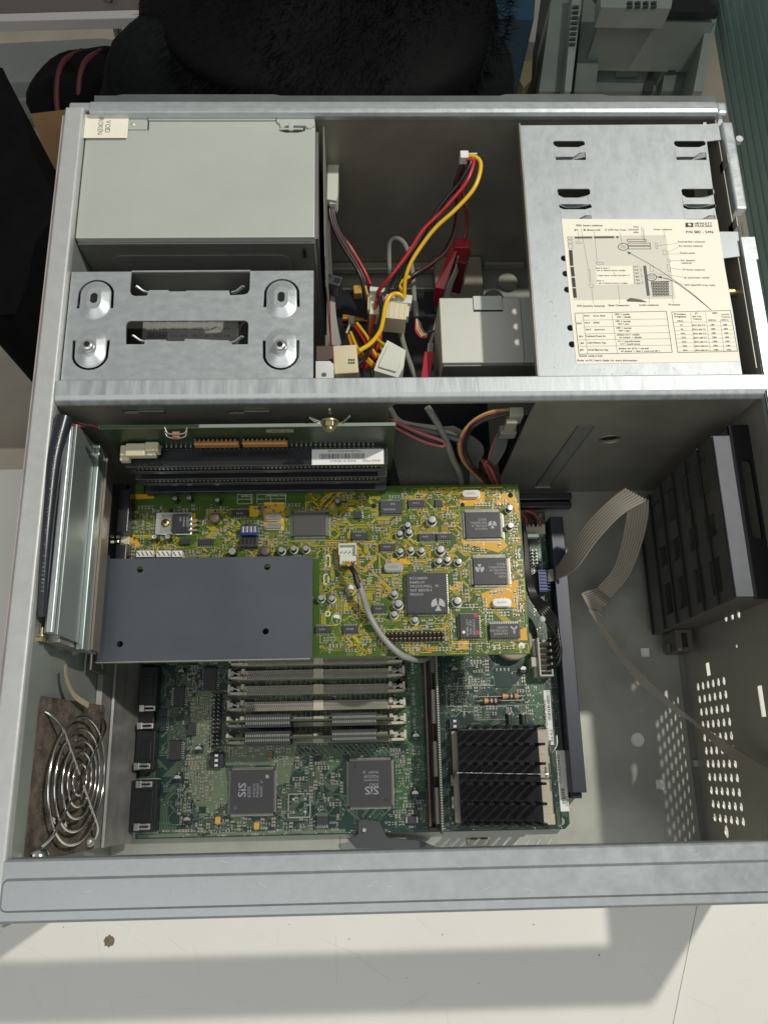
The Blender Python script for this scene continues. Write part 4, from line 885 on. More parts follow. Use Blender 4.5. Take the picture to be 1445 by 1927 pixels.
for u, v in ((660, 1110), (633, 1165)):
    p = at(u, v, ZC + .06); imb.prism([(p.x + 2 * math.cos(a), p.y + 3 * math.sin(a)) for a in [i * .45 for i in range(7)]], ZC + .05, ZC + .08)
    for i in range(20): a = i * .314; b_ = a + .314; imb.bar((p.x + 2.6 * math.cos(a), p.y + 3.4 * math.sin(a), ZC + .06), (p.x + 2.6 * math.cos(b_), p.y + 3.4 * math.sin(b_), ZC + .06), .18, .02)
for q in ((612, 1045, 622, 1068), (609, 1080, 619, 1100), (612, 1150, 622, 1160)):
    x0, x1, y0, y1 = rc(*q, ZC); imb.prism(rrect(x0, x1, y0, y1, 1), ZC + .055, ZC + .08, 0, [rrect(x0 + .5, x1 - .5, y0 + .5, y1 - .5, .6)])
imb.build('silkscreen', inkw, card, kind='stuff')
# grey shield plate over the card
sp = thing('shield_plate', (68, 120, ZC + 4), 'smooth blue-grey rectangular plate with four holes covering a corner of the yellow-green board', 'cover plate')
ZP = 84
q = [at(190, 1020, ZP), at(588, 1046, ZP), at(589, 1238, ZP), at(175, 1243, ZP)]
px0, px1, py0, py1 = 7.5, q[1].x, (q[2].y), (q[1].y)
hs = []
for u, v in ((264, 1072), (503, 1067), (226, 1212), (500, 1188)): p = at(u, v, ZP); hs.append(circ(p.x, p.y, 1.75, 18))
yL = at(195, 1022, ZP).y
mb = MB(); mb.prism([(px0 + 5, py0), (px1, py0), (px1, py1), (px0 + 5, py1)], ZP - 1.4, ZP, 0, hs); mb.build('plate_panel', plate, sp)
mb = MB(); mb.prism([(px0 + 5, ZP), (px0 + 1.6, ZP - .7), (px0, ZP - 3), (px0, ZP - 12), (px0 + 1, ZP - 12), (px0 + 1.2, ZP - 3.2), (px0 + 2.2, ZP - 1.8), (px0 + 5, ZP - 1.4)], py0, py1 - .2, 0, (), lambda a, b, h: (a, h, b)); mb.build('folded_edge', plate, sp)
mb = MB(); mb.box(px0 + 1, px1 - 1, py0 - .6, py0 - .05, ZP - 5, ZP - .3); mb.build('plate_lip', tin_d, sp)
# audio lead: grey cable from the white plug
al = thing('audio_cable', (150, 130, ZC + 8), 'thin grey audio cable with white plug and black shrink sleeve curving over the yellow-green board', 'cable')
x0, x1, y0, y1 = rc(639, 1045, 670, 1061, ZC + 8)
mb = MB(); mb.box(x0, x1, y0, y1, ZC + 2.5, ZC + 7); mb.build('plug', white_n, al, bevel=.3)
for i, m in enumerate((yellow, orange, yellow, red, blackw)):
    a = Vector((x0 + 2 + i * 1.7, y0 + 1.6, ZC + 7.2)); b = at(661, 1070, ZC + 11); mb = MB(); mb.tube([a, a.lerp(b, .5) + Vector((0, 0, 2)), b], .42, 6); mb.build('wire', m, al)
mb = MB(); mb.tube([at(659, 1066, ZC + 11), at(667, 1078, ZC + 12), at(672, 1095, ZC + 12), at(677, 1106, ZC + 11)], lambda t: 1.3 + .6 * t, 10); mb.build('shrink_sleeve', blackp, al)
mb = MB(); mb.tube([at(675, 1098, ZC + 11.5), at(683, 1120, ZC + 10), at(692, 1150, ZC + 6), at(706, 1178, ZC + 5), at(728, 1208, ZC + 5), at(755, 1232, ZC + 3), at(780, 1241, ZC - 5), at(797, 1241, ZC - 22), at(806, 1236, ZC - 34)], 1.75, 10); mb.build('cable_jacket', mat('grey_jacket', (0.30, 0.30, 0.28), .4), al)
# ================================================================ MOTHERBOARD (dark green, lower)
ZM = 8.0
mo = thing('motherboard', (146, 95, ZM - 1.6), 'large dark green main circuit board with memory sockets and two big square chips', 'circuit board')
mx0, mx1, my0, my1 = 16.2, 276.0, -4.0, 196.0
mgreen = mat('dark_green_mask', (0.011, 0.036, 0.030), 0.3, var=.15, vscale=30)
mtr = mat('green_trace', (0.045, 0.13, 0.07), 0.3); mtr2 = mat('pale_trace', (0.16, 0.20, 0.13), 0.3, .3); mpour = mat('sage_copper_area', (0.15, 0.20, 0.12), 0.3, .15, var=.12, vscale=50)  # pale trace and sage tones carry some reflection in their colour
mpg = mat('green_copper_area', (0.035, 0.12, 0.045), 0.3)
mb = MB(); pc = at(1056, 1546, ZM); pl = at(378, 1563, ZM)
mb.prism([(mx0, my0), (mx1 - 3, my0), (mx1, my0 + 3), (mx1, my1), (mx0, my1)], ZM - 1.6, ZM, 0, [circ(pc.x, pc.y, 2.4, 18), circ(pl.x, pl.y, 1.8, 14)], None, 1)
mb.build('board', [mgreen, mat('mobo_edge', (0.02, 0.11, 0.06), .4)], mo)
OCC.clear()
def mchip(u0, v0, u1, v1, **k): return chip(mo, u0, v0, u1, v1, ZM, **k)
def ZB(u, v): return 240 + u * .2768, 1230 + v * .2768
def ZCc(u, v): return 560 + u * .2353, 1230 + v * .2353
def ZD(u, v): return 780 + u * .2353, 1200 + v * .2353
def ZA(u, v): return u * .3045, 1180 + v * .3045
sism = mat('big_chip_epoxy', (0.052, 0.05, 0.054), .4, bump=.05, bscale=2500)
# big quad chips with tin frame of fine leads
c, b = mchip(433, 1449, 515, 1531, sides='tblr', pitch=.5, lw=.28, lead=1.5, h=3.6, name='chipset_chip', m=sism, dot=False)
mb = MB(); text(mb, 'SiS', (b[0] + 9.5, b[2] + 9.4, b[4]), Y1, -X1, 4.6, width=8.6, bold=.25)
for s_, x, w, h in (('6205', 12.4, 6.4, 1.9), ('©®SIS\'95', 15.0, 8.0, 1.2), ('PGD3253', 17.2, 8.0, 1.5), ('9644MT  #1', 19.5, 9.5, 1.5)): text(mb, s_, (b[0] + x, b[2] + 9.2, b[4]), Y1, -X1, h, width=w)
mb.build('printing', mat('pale_print', (0.33, 0.34, 0.40), .5), c)
for x, y, r, m in ((b[1] - 4, b[3] - 4, 1.1, tin_d), (b[0] + 3.5, b[2] + 3.4, 1.1, inkg)): MB().prism(circ(x, y, r, 16), b[4] - .02, b[4] + .02).build('mold_mark', m, c)
c, b = mchip(657, 1431, 737, 1518, sides='tblr', pitch=.5, lw=.28, lead=1.5, h=3.6, name='chipset_chip', m=sism, dot=False)
mb = MB(); text(mb, 'SiS', (b[0] + 17.8, b[2] + 11.4, b[4]), -X1, -Y1, 4.6, width=8.8, bold=.25)
for s_, y, w, h in (('5512', 13.2, 6.0, 1.9), ('©®SIS\'95', 15.8, 9.0, 1.2), ('PGD3238', 18.0, 9.0, 1.5), ('9644BT  #1', 20.4, 9.5, 1.5)): text(mb, s_, (b[0] + 17.8, b[2] + y, b[4]), -X1, -Y1, h, width=w)
mb.build('printing', MATS['pale_print'], c)
for x, y in ((b[1] - 3.6, b[2] + 3.6), (b[0] + 3.6, b[3] - 3.4)): MB().prism(circ(x, y, 1.2, 16), b[4] - .02, b[4] + .02).build('mold_mark', mat('mold_dark', (.04, .04, .042), .3), c)
vs = dict(lead=1.6, h=2.2, lw=.5)
mchip(*ZA(1072, 365), *ZA(1142, 490), sides='lr', **vs); mchip(*ZA(1045, 702), *ZA(1120, 822), sides='lr', **vs); mchip(*ZA(1160, 590), *ZA(1212, 672), sides='r', **vs)
mchip(*ZB(515, 95), *ZB(605, 250), sides='lr', lead=1.2, h=3.4); mchip(*ZB(1283, 1108), *ZB(1366, 1165), sides='tb', **vs)
mchip(*ZB(485, 1040), *ZB(535, 1085), sides='lr', lead=1.6, h=.3, dot=False, m=mgreen)
mchip(*ZB(218, 378), *ZB(268, 430), sides='r', h=2, lead=1.1, dot=False); mchip(*ZB(218, 490), *ZB(262, 530), sides='r', h=2, lead=1.1, dot=False)
c, b = mchip(*ZD(640, 265), *ZD(775, 395), sides='t', pitch=2.5, lead=1.6, h=.2, dot=False, m=mgreen)
# rear port sockets along the left edge
for k, (u0, v0, u1, v1) in enumerate(((262, 1255, 296, 1328), (256, 1375, 291, 1450), (247, 1468, 294, 1566))):
    x0, x1, y0, y1 = rc(u0, v0, u1, v1, ZM + 10); mb = MB(); mb.box(x0, x1, y0, y1, ZM, ZM + 10); mb.box(x0 + 3, x1 - 2, y0 + 6, y1 - 6, ZM + 10, ZM + 10.6)
    mb.build('port_socket', mat('port_black', (0.010, 0.011, 0.013), .35), mo, bevel=.4); OCC.append((x0, x1, y0, y1))
x0, x1, y0, y1 = rc(258, 1328, 290, 1375, ZM + 6); MB().box(x0, x1, y0 + .2, y1 - .2, ZM, ZM + 6).build('port_socket', MATS['port_black'], mo, bevel=.4); OCC.append((x0, x1, y0, y1))
for u, v in ((278, 1333), (274, 1366), (268, 1442), (272, 1476), (268, 1556)):
    p = at(u, v, ZM + 11); mb = MB(); mb.box(p.x - 4.6, p.x - 1.6, p.y - 2, p.y + 2, ZM + 10.2, ZM + 12.4); mb.box(p.x - 1.6, p.x + 3.5, p.y + .5, p.y + 1.7, ZM + 10, ZM + 11); mb.box(p.x - 1.6, p.x + 3.5, p.y - 1.7, p.y - .5, ZM + 10, ZM + 11); mb.box(p.x + 3.5, p.x + 4.6, p.y - 1.6, p.y + 1.6, ZM + 8, ZM + 11)
    mb.build('socket_clip', silver, mo, bevel=.2)
# header, DIP switches
x0, x1, y0, y1 = rc(401, 1306, 417, 1404, ZM + 2.5); OCC.append((x0, x1, y0, y1)); mb = MB(); mb.box(x0 + .5, x1 - .5, y0, y1, ZM, ZM + 1)
for i in range(13):
    for j in range(2): X = x0 + 1.2 + j * 2.5; Y = y0 + 1.2 + i * (y1 - y0 - 2.4) / 12; mb.box(X - 1, X + 1, Y - .9, Y + .9, ZM, ZM + 2.6)
h_ = mb.build('pin_header', blackp, mo, bevel=.25)
mb = MB(); [mb.box(x0 + 1.2 + j * 2.5 - .3, x0 + 1.2 + j * 2.5 + .3, y0 + 1.2 + i * (y1 - y0 - 2.4) / 12 - .3, y0 + 1.2 + i * (y1 - y0 - 2.4) / 12 + .3, ZM + 2, ZM + 7) for i in range(13) for j in range(2)]; mb.build('pins', tin_d, h_, kind='stuff')
def dip(u0, v0, u1, v1, n):
    x0, x1, y0, y1 = rc(u0, v0, u1, v1, ZM + 5); OCC.append((x0, x1, y0, y1)); d = MB().box(x0, x1, y0, y1, ZM, ZM + 5).build('dip_switch', mat('switch_body', (0.025, 0.03, 0.04), .4), mo, bevel=.3)
    for i in range(n):
        y = y1 - (i + .5) * (y1 - y0) / n; MB().box((x0 + x1) / 2 - 1.9, (x0 + x1) / 2 + 1.9, y - .75, y + .75, ZM + 5.02, ZM + 5.1).build('switch_well', darkhole, d); 
        MB().box((x0 + x1) / 2 - 1.0, (x0 + x1) / 2 + 1.0, y - .7, y + .7, ZM + 5.1, ZM + 5.6).build('slider', whitep, d)
dip(395, 1417, 420, 1445, 3); dip(845, 1352, 866, 1372, 2)
# surface capacitors with silver tops
src = None
for u, v in ((341, 1265), (373, 1410), (334, 1465), (352, 1544), (783, 1386), (781, 1494), (855, 1261), (985, 1260)):
    p = at(u, v, ZM + 4.5)
    if src is None:
        mb = MB(); mb.box(p.x - 2.4, p.x + 2.4, p.y - 2.4, p.y + 2.4, ZM, ZM + .9); mb.cyl((p.x, p.y, ZM + .9), (p.x, p.y, ZM + 4.8), 2.0, 2.0, 16, 1); mb.add([(p.x + 2 * math.cos(a), p.y + 2 * math.sin(a), ZM + 4.84) for a in [math.pi + i * math.pi / 8 for i in range(9)]], [tuple(range(9))], 2)
        mb.box(p.x - .4, p.x + .4, p.y + 2.4, p.y + 3.4, ZM, ZM + .5, 1); src = mb.build('capacitor', [blackp, silver, blackp], mo); b0 = POS[src.name].copy(); p0 = p
    else: inst('capacitor', src, b0 + Vector((p.x - p0.x, p.y - p0.y, 0)), mo)
    OCC.append((p.x - 3, p.x + 3, p.y - 3, p.y + 3.5))
yel = mat('tantalum_yellow', (0.62, 0.36, 0.08), .4)
for u, v, m in ((410, 1544, yel), (483, 1554, yel), (508, 1421, mat('tantalum_brown', (0.25, 0.14, 0.06), .4))):
    p = at(u, v, ZM + 2); mb = MB(); mb.box(p.x - 1.6, p.x + 1.6, p.y - 1.9, p.y + 1.9, ZM, ZM + 2.2); mb.box(p.x - 1.2, p.x + 1.2, p.y - 2.4, p.y - 1.9, ZM, ZM + 1.4, 1); mb.box(p.x - 1.2, p.x + 1.2, p.y + 1.9, p.y + 2.4, ZM, ZM + 1.4, 1); mb.build('tantalum_capacitor', [m, lead_m], mo, bevel=.15); OCC.append((p.x - 2, p.x + 2, p.y - 3, p.y + 3))
for u in (958, 984):
    p = at(u, 1353, ZM + 2); mb = MB(); mb.cyl((p.x, p.y - 3, ZM + 1.6), (p.x, p.y + 2.6, ZM + 1.6), 1.6, n=10); mb.cyl((p.x, p.y + 2.6, ZM + 1.6), (p.x, p.y + 3.4, ZM + 1.6), 1.7, n=10, mi=1); mb.build('diode', [chipm, lead_m], mo); OCC.append((p.x - 2, p.x + 2, p.y - 4, p.y + 4))
p = at(775, 1543, ZM + 2); mb = MB(); mb.box(p.x - 2.6, p.x + 2.6, p.y - 2, p.y + 2, ZM, ZM + 2.2); mb.box(p.x - 3.6, p.x - 2.6, p.y - 1.7, p.y + 1.7, ZM, ZM + 1.6, 1); mb.box(p.x + 2.6, p.x + 3.6, p.y - 1.7, p.y + 1.7, ZM, ZM + 1.6, 1); mb.build('diode', [chipm, lead_m], mo); OCC.append((p.x - 4, p.x + 4, p.y - 3, p.y + 3))
# axial resistors
for u0, u1, v, ub0, ub1, cols in ((898, 986, 1319, 911, 942, 0), (900, 988, 1311, 945, 975, 1)):
    a, b_ = at(u0, v, ZM + 4), at(u1, v, ZM + 4); x0, x1 = at(ub0, v, ZM + 4).x, at(ub1, v, ZM + 4).x
    mb = MB(); mb.cyl((a.x, a.y, ZM + 3.5), (b_.x, a.y, ZM + 3.5), .35, n=6, mi=1)
    n = 8; ms = [tan, lead_m, brownw, yel, mat('pale_band', (0.55, 0.42, 0.38), .4)]
    seq = [3, 0, 2, 4, 2, 4, 2, 2] if cols == 0 else [0, 0, 0, 2, 4, 2, 0, 0]
    rr = [1.9, 1.75, 1.5, 1.45, 1.45, 1.5, 1.75, 1.9]
    for i in range(n): xa = x0 + (x1 - x0) * i / n; xb = x0 + (x1 - x0) * (i + 1) / n; mb.cyl((xa, a.y, ZM + 3.5), (xb, a.y, ZM + 3.5), rr[i], rr[min(7, i + 1)], 14, seq[i])
    mb.build('resistor', ms, mo); OCC.append((a.x, b_.x, a.y - 2, a.y + 2))
# memory sockets
sockY = [(1243, 1237), (1269, 1263), (1298, 1292), (1328, 1322), (1359, 1352), (1390, 1383)]
SX0, SX1 = 69.5, 178.5; zs = ZM + 8
ssrc = None; sy = []
for k, (vl, vr) in enumerate(sockY):
    y = (at(431, vl, zs).y + at(762, vr, zs).y) / 2; sy.append(y)
    OCC.append((SX0, SX1, y - 4, y + 4))
    if ssrc is None:
        mb = MB()
        mb.box(SX0 + 5, SX1 - 5, y - 3.4, y - 1.6, ZM, zs); mb.box(SX0 + 5, SX1 - 5, y - 1.55, y + .2, ZM, zs - 3); mb.box(SX0 + 5, SX1 - 5, y + .25, y + 2.0, ZM, zs - 1)
        mb.box(SX0, SX0 + 9, y - 3.2, y - 1.7, ZM, zs + 2); mb.box(SX1 - 9, SX1, y - 3.2, y - 1.7, ZM, zs + 2); mb.box(SX0, SX0 + 1.5, y - 3.2, y + 3, ZM, zs + 2); mb.box(SX1 - 1.5, SX1, y - 3.2, y + 3, ZM, zs + 2)
        mb.box(SX0 + 8, SX0 + 10, y, y + 3, ZM, zs + 1.5); mb.box(SX1 - 10, SX1 - 8, y, y + 3, ZM, zs + 1.5); mb.box(122, 128, y - 3.6, y + 2.4, ZM, zs + .3)
        s0 = mb.build('memory_socket', beige_s, mo, bevel=.1)
        mb = MB()
        for i in range(72):
            x = SX0 + 12 + i * 1.17 + (4 if i >= 36 else 0)
            if x < SX1 - 10: mb.box(x - .3, x + .3, y - 1.5, y + .15, zs - 3, zs - .2); mb.box(x - .28, x + .28, y + .5, y + 1.8, zs - 1, zs - .9, 1); mb.box(x - .28, x + .28, y - 3.2, y - 1.7, zs - .1, zs + .08, 1)
        c0 = mb.build('contacts', [tin_d, darkhole], s0, kind='stuff')
        mb = MB()
        for xa, d in ((SX0 + 2.5, 1), (SX1 - 2.5, -1)):
            mb.box(xa - 1, xa + 1, y - 1, y + 1.6, zs, zs + 2.5); mb.bar((xa, y + 1, zs + 2), (xa + d * 4, y - .5, zs + 1.8), .8, .6); mb.box(xa + d * 3.5, xa + d * 5, y - 1.4, y + .6, zs - 1, zs + 2.2)
        l0 = mb.build('latches', [tin_d], s0, kind='stuff'); ssrc = (s0, c0, l0, y)
    else:
        s0, c0, l0, yy = ssrc; d = Vector((0, y - yy, 0)); s1 = inst('memory_socket', s0, POS[s0.name] + d, mo)
        for q in (c0, l0): e = inst(q.name.split('.')[0], q, POS[q.name] + d, s1); e['kind'] = 'stuff'
# two memory modules
for k in (4, 5):
    y = sy[k] - .6
    t = thing('memory_module', (124, y, ZM + 4), 'thin memory module standing in the %s socket with black chips on both faces' % ('second nearest' if k == 4 else 'nearest'), 'memory module', 'memory modules standing in their sockets')
    t['group'] = 'memory modules standing in their sockets'
    mb = MB(); mb.box(SX0 + 1.8, SX1 - 8, y - .6, y + .6, ZM + 4, ZM + 26); mb.build('module_board', mat('module_board_green', (0.045, 0.07, 0.04), .35), t)
    for xa in (82.5, 133.5):
        for sd in (1, -1):
            mb = MB(); ya, yb = sorted((y + sd * .7, y + sd * 3.8)); mb.box(xa, xa + 27, ya, yb, ZM + 9, ZM + 25); ch = mb.build('chip', chipm, t, bevel=.2)
            mb = MB()
            for i in range(20): x = xa + 1.2 + i * 1.3; mb.box(x - .3, x + .3, y + sd * .8, y + sd * 2.0, ZM + 25, ZM + 25.5); mb.box(x - .33, x + .33, min(y + sd * .7, y + sd * 1.2), max(y + sd * .7, y + sd * 1.2), ZM + 8, ZM + 26)
            mb.build('leads', tin_d, ch, kind='stuff')
# cache slot and upright module
p0 = at(803, 1247, ZM + 9); p1 = at(815, 1557, ZM + 9); ym, yM = p1.y, 150.0
mb = MB(); xs = p1.x; mb.box(xs - 2.4, xs - .6, ym, yM, ZM, ZM + 9); mb.box(xs + 1.4, xs + 3.0, ym, yM, ZM, ZM + 9); mb.box(xs - .6, xs + 1.4, ym, yM, ZM, ZM + 4); mb.box(xs - 2.4, xs + 3, ym - 1.5, ym, ZM, ZM + 10)
cs = mb.build('cache_slot', mat('slot_brown', (0.075, 0.055, 0.04), .45), mo, bevel=.2); OCC.append((xs - 3, xs + 12, ym, yM))
mb = MB(); y = ym + 1
while y < yM - 1: mb.box(xs - 2.0, xs - 1.3, y, y + .6, ZM + 8.9, ZM + 9.3); y += 1.27
mb.build('contacts', mat('pale_contact', (.5, .42, .28), .3, .6), cs, kind='stuff')
cmn = thing('cache_module', (xs + 5, 40, ZM + 4), 'narrow upright cache module standing along the long brown slot', 'memory module')
mb = MB(); mb.box(xs + 3.4, xs + 4.8, ym - 2.5, 149, ZM + 3, ZM + 26); mb.build('module_board', mat('cache_board', (0.075, 0.10, 0.05), .35), cmn)
for ya in (2, 28, 58, 88, 118):
    MB().box(xs + .6, xs + 3.3, ya, ya + 20, ZM + 11, ZM + 24).build('chip', mat('chip_dusty', (0.085, 0.08, 0.07), .5), cmn, bevel=.2)
mb = MB(); y = ym
while y < 146: mb.box(xs + 3.5, xs + 4.7, y, y + .6, ZM + 26, ZM + 26.4); y += 1.4
mb.build('solder_tips', tin_d, cmn, kind='stuff')
# processor socket
SZ = ZM + 6
x0, x1, y0, y1 = rc(853, 1374, 1043, 1553, SZ); sx0_, sx1_, sy0_, sy1_ = x0, x1, y0, y1; OCC.append((x0, x1 + 2, y0, y1))
mb = MB(); mb.box(x0, x1 - 2, y0 + 2, y1, ZM, SZ - 1); mb.box(x1 - 12, x1 - 3, y0 + 1, y1 - 1, SZ - 1, SZ + 1.4); mb.box(x1 - 9, x1 - 2, y0 - .2, y0 + 6, ZM, SZ + 2); mb.box(x0 - 1.4, x0, y0 + 10, y0 + 17, ZM, SZ - 1.5); mb.box(x0 - 1.4, x0, y0 + 23, y0 + 29, ZM, SZ - 1.5)
so_ = mb.build('processor_socket', beige, mo, bevel=.3)
mb = MB(); yy_ = y0 + 3
for i in range(4): mb.box(x1 - 10.5, x1 - 5, y0 + 10 + i * 10, y0 + 18.5 + i * 10, SZ + 1.45, SZ + 1.75)
mb.build('socket_ribs', beige, so_, bevel=.1); mb = MB(); mb.box(x1 - 6, x1 - 5, y1 - 28, y1 - 22, SZ + 1.76, SZ + 1.9); mb.box(x1 - 3.5, x1 - 2.8, y1 - 36, y1 - 20, SZ + 1.42, SZ + 1.6); mb.build('socket_slit', brownp, so_)
mb = MB(); mb.tube([(x1 - 1.5, y1 - 10, SZ), (x1 - 1.3, y1 - 14, SZ + 2), (x1 + .6, y1 - 12, SZ + 3), (x1 + 2.5, y1 - 9, SZ + 2), (x1 + 3, y1 - 4, SZ + 1)], .7, 8); mb.build('socket_lever', tin_d, so_)
# processor + heat sink
hsx0, hsx1 = x0 + 3.4, x1 - 11; hb = SZ + 3
cp = tag(MB().box(hsx0, hsx1, y0 + 2.5, y1 - .5, SZ - .9, hb).build('processor', mat('ceramic_purple', (0.045, 0.04, 0.05), .4), None, bevel=.3), 'flat dark square processor under the black finned heat sink', 'processor')
ht = thing('heat_sink', ((hsx0 + hsx1) / 2, (y0 + y1) / 2, hb), 'black finned heat sink clipped on the processor at the lower right of the green board', 'heat sink')
base = MB(); base.box(hsx0 - .6, hsx1 + 1.5, y0 + .5, y1, hb + .05, hb + 3); base.build('base_plate', heatsk, ht, bevel=.2)
rowv = [1366, 1400, 1437, 1475, 1513, 1552]; colu = [883, 902, 921, 940, 960, 980, 1000, 1021]
fz = hb + 24; src = None
for r, v in enumerate(rowv):
    for k, u in enumerate(colu):
        p = at(u - 1 + r * 1.2, v, fz)
        if src is None:
            mb = MB(); a = 1.4; mb.add([(p.x - a, p.y - .75, fz), (p.x + a, p.y - .75, fz), (p.x + a, p.y + .75, fz), (p.x - a, p.y + .75, fz), (p.x - a, p.y - 1.0, hb + 2.9), (p.x + a, p.y - 1.0, hb + 2.9), (p.x + a, p.y + 1.0, hb + 2.9), (p.x - a, p.y + 1.0, hb + 2.9)], [(0, 1, 2, 3), (4, 5, 1, 0), (5, 6, 2, 1), (6, 7, 3, 2), (7, 4, 0, 3)])
            src = mb.build('fin', heatsk, ht); b0 = POS[src.name].copy(); p0 = p
        else: inst('fin', src, b0 + Vector((p.x - p0.x, p.y - p0.y, 0)), ht)
# clip
cl = tag(MB().tube([at(852, 1470, hb - 6), at(856, 1457, hb + 1), at(862, 1454, hb + 5), at(920, 1455, hb + 4), at(980, 1456, hb + 4.5), at(1030, 1457, hb + 5), at(1040, 1459, hb + 3), at(1048, 1456, hb + 1)], .55, 8).build('retaining_clip', chrome), 'thin steel wire clip running across the middle of the black heat sink', 'wire clip')
# white power socket with black leads
x0, x1, y0, y1 = rc(1012, 1200, 1040, 1272, ZM + 13); OCC.append((x0 - 4, x1, y0, y1))
mb = MB(); mb.box(x0, x0 + 1.2, y0, y1, ZM, ZM + 14); mb.box(x1 - 1, x1, y0, y1, ZM, ZM + 11); mb.box(x0, x1, y0 - .1, y0 + 1, ZM, ZM + 12); mb.box(x0, x1, y0, y1, ZM, ZM + 4); mb.box(x0 - 4, x0 - .1, y0 + 6, y0 + 12, ZM, ZM + 11); mb.box(x0 - 2, x0 - .1, y0, y1, ZM, ZM + 8)
for i in range(6): mb.box(x0 + 1, x1 - .6, y0 + 3 + i * (y1 - y0 - 4) / 5.6, y0 + 4 + i * (y1 - y0 - 4) / 5.6, ZM, ZM + 9)
mb.build('power_socket', mat('off_white_nylon', (0.45, 0.43, 0.36), .4), mo, bevel=.3)
x0, x1, y0, y1 = rc(985, 985, 1027, 1003, ZM + 10)
mb = MB(); mb.box(x0, x1, y0, y1, ZM, ZM + 8); [mb.box(x0 + 1 + i * 2.4, x0 + 2.4 + i * 2.4, y1 - 2, y1 - .6, ZM + 8, ZM + 10) for i in range(5)]; mb.build('fan_socket', MATS['off_white_nylon'], mo, bevel=.3)
x0, x1, y0, y1 = rc(982, 1004, 1015, 1010, ZM + 14); MB().box(x0, x1, y0, y1 + .5, ZM + 8, ZM + 13).build('cable_tie_head', white_n, mo, bevel=.8)
# battery disc under the card
p = at(968, 1226, ZM + 10); mb = MB(); mb.lathe((p.x, p.y + 7, ZM), [(11, 0), (12, 1), (12, 9), (11, 10), (0.01, 10.2)], 28); mb.build('buzzer', mat('buzzer_tan', (0.38, 0.33, 0.22), .45), mo); OCC.append((p.x - 12, p.x + 12, p.y - 12, p.y + 12))
# stickers
def sticker(name, u0, v0, u1, v1, z, lines, bars, par=mo, sk=0):
    x0, x1, y0, y1 = rc(u0, v0, u1, v1, z); s_ = MB().box(x0, x1, y0, y1, z, z + .12).build(name, paperw, par); mb = MB()
    r = random.Random(11); y = y0 + bars[0] * (y1 - y0)
    while y < y0 + bars[1] * (y1 - y0): w = r.choice((.2, .35, .5)); mb.box(x0 + (x1 - x0) * bars[2], x0 + (x1 - x0) * bars[3], y, y + w, z + .13, z + .15); y += w + r.choice((.2, .35, .5))
    for s2_, fx, fy, h, w in lines: text(mb, s2_, (x0 + (x1 - x0) * fx, y0 + (y1 - y0) * fy, z + .16), Y1, -X1, h, width=w)
    mb.build('printing', ink, s_); OCC.append((x0, x1, y0, y1)); return s_
sticker('barcode_sticker', 1026, 1299, 1038, 1402, ZM + .1, [('D5063-60001 A1451', .25, .05, 1.3, 26), ('3642', .9, .05, 1.3, 8)], (.45, .98, .4, .85))
x0, x1, y0, y1 = rc(1048, 1412, 1066, 1527, ZM + 1); sticker('barcode_sticker', 1050, 1412, 1066, 1527, ZM + .1, [('AUSSD1451', .35, .45, 1.6, 17), ('5063', .9, .08, 1.3, 6)], (.12, .38, .25, .65))
# blue status header with ribbon (ribbon is its own thing)
x0, x1, y0, y1 = rc(1014, 1071, 1033, 1113, ZM + 8); OCC.append((x0, x1, y0, y1)); mb = MB(); mb.box(x0, x1 - 1, y0, y1, ZM, ZM + 7)
for i in range(7): mb.box(x0 + 1, x1 + .6, y0 + .6 + i * (y1 - y0) / 7, y0 + 1.3 + i * (y1 - y0) / 7, ZM + 7, ZM + 8)
mb.build('status_header', bluew, mo, bevel=.2)
mb = MB(); x0, x1, y0, y1 = rc(1000, 1030, 1009, 1062, ZM + 4); [mb.box(x0 + j * 2.5, x0 + j * 2.5 + .7, y0 + i * 2.2, y0 + i * 2.2 + .7, ZM, ZM + 6) for i in range(5) for j in range(2)]; mb.build('pins', tin_d, mo, kind='stuff')
# lever at the near edge
lv = thing('ejector_lever', (185, -6, 8), 'dark grey plastic ejector lever pinned to the near edge of the green board', 'lever')
f = lambda l: [((lambda p: (p.x, p.y))(at(*ZCc(*q), 11.5))) for q in l]
mb = MB(); mb.prism(list(reversed(f([(485, 1345), (520, 1325), (655, 1345), (712, 1465), (740, 1478), (975, 1495), (1105, 1545), (1060, 1560), (470, 1560), (395, 1478), (450, 1470), (486, 1440)]))), 8.4, 11.5); mb.build('lever_arm', mat('lever_grey', (0.05, 0.053, 0.057), .45), lv, bevel=.3)
p = at(*ZCc(533, 1410), 12); mb = MB(); mb.cyl((p.x, p.y, 11.5), (p.x, p.y, 13), 1.2, 1.1, 14); mb.build('pivot_pin', silver, lv, bevel=.2)
# copper areas of the main board
def apoly(mb, pts, mi=0): mb.prism([(at(u, v, ZM).x, at(u, v, ZM).y) for u, v in pts], ZM + .01, ZM + .04, mi)
mb = MB()
for q in ([(372, 1300), (398, 1300), (398, 1425), (425, 1445), (430, 1510), (378, 1540), (362, 1500), (352, 1450), (362, 1400), (360, 1330)], [(405, 1405), (560, 1400), (545, 1470), (520, 1480), (518, 1440), (425, 1440), (420, 1410)], [(372, 1555), (400, 1570), (372, 1575)]): apoly(mb, q, 0)
for q in ([(735, 1290), (790, 1245), (796, 1330), (800, 1480), (745, 1540), (742, 1430), (770, 1420), (770, 1300)], [(598, 1408), (650, 1408), (640, 1440), (622, 1455)], [(990, 1240), (1020, 1240), (1022, 1370), (1000, 1350), (985, 1290)], [(960, 1205), (1000, 1205), (1000, 1240), (970, 1245)], [(740, 1250), (765, 1250), (768, 1400), (745, 1400)]): apoly(mb, q, 1)
apoly(mb, [(260, 1571), (650, 1560), (650, 1566), (260, 1577)], 0)
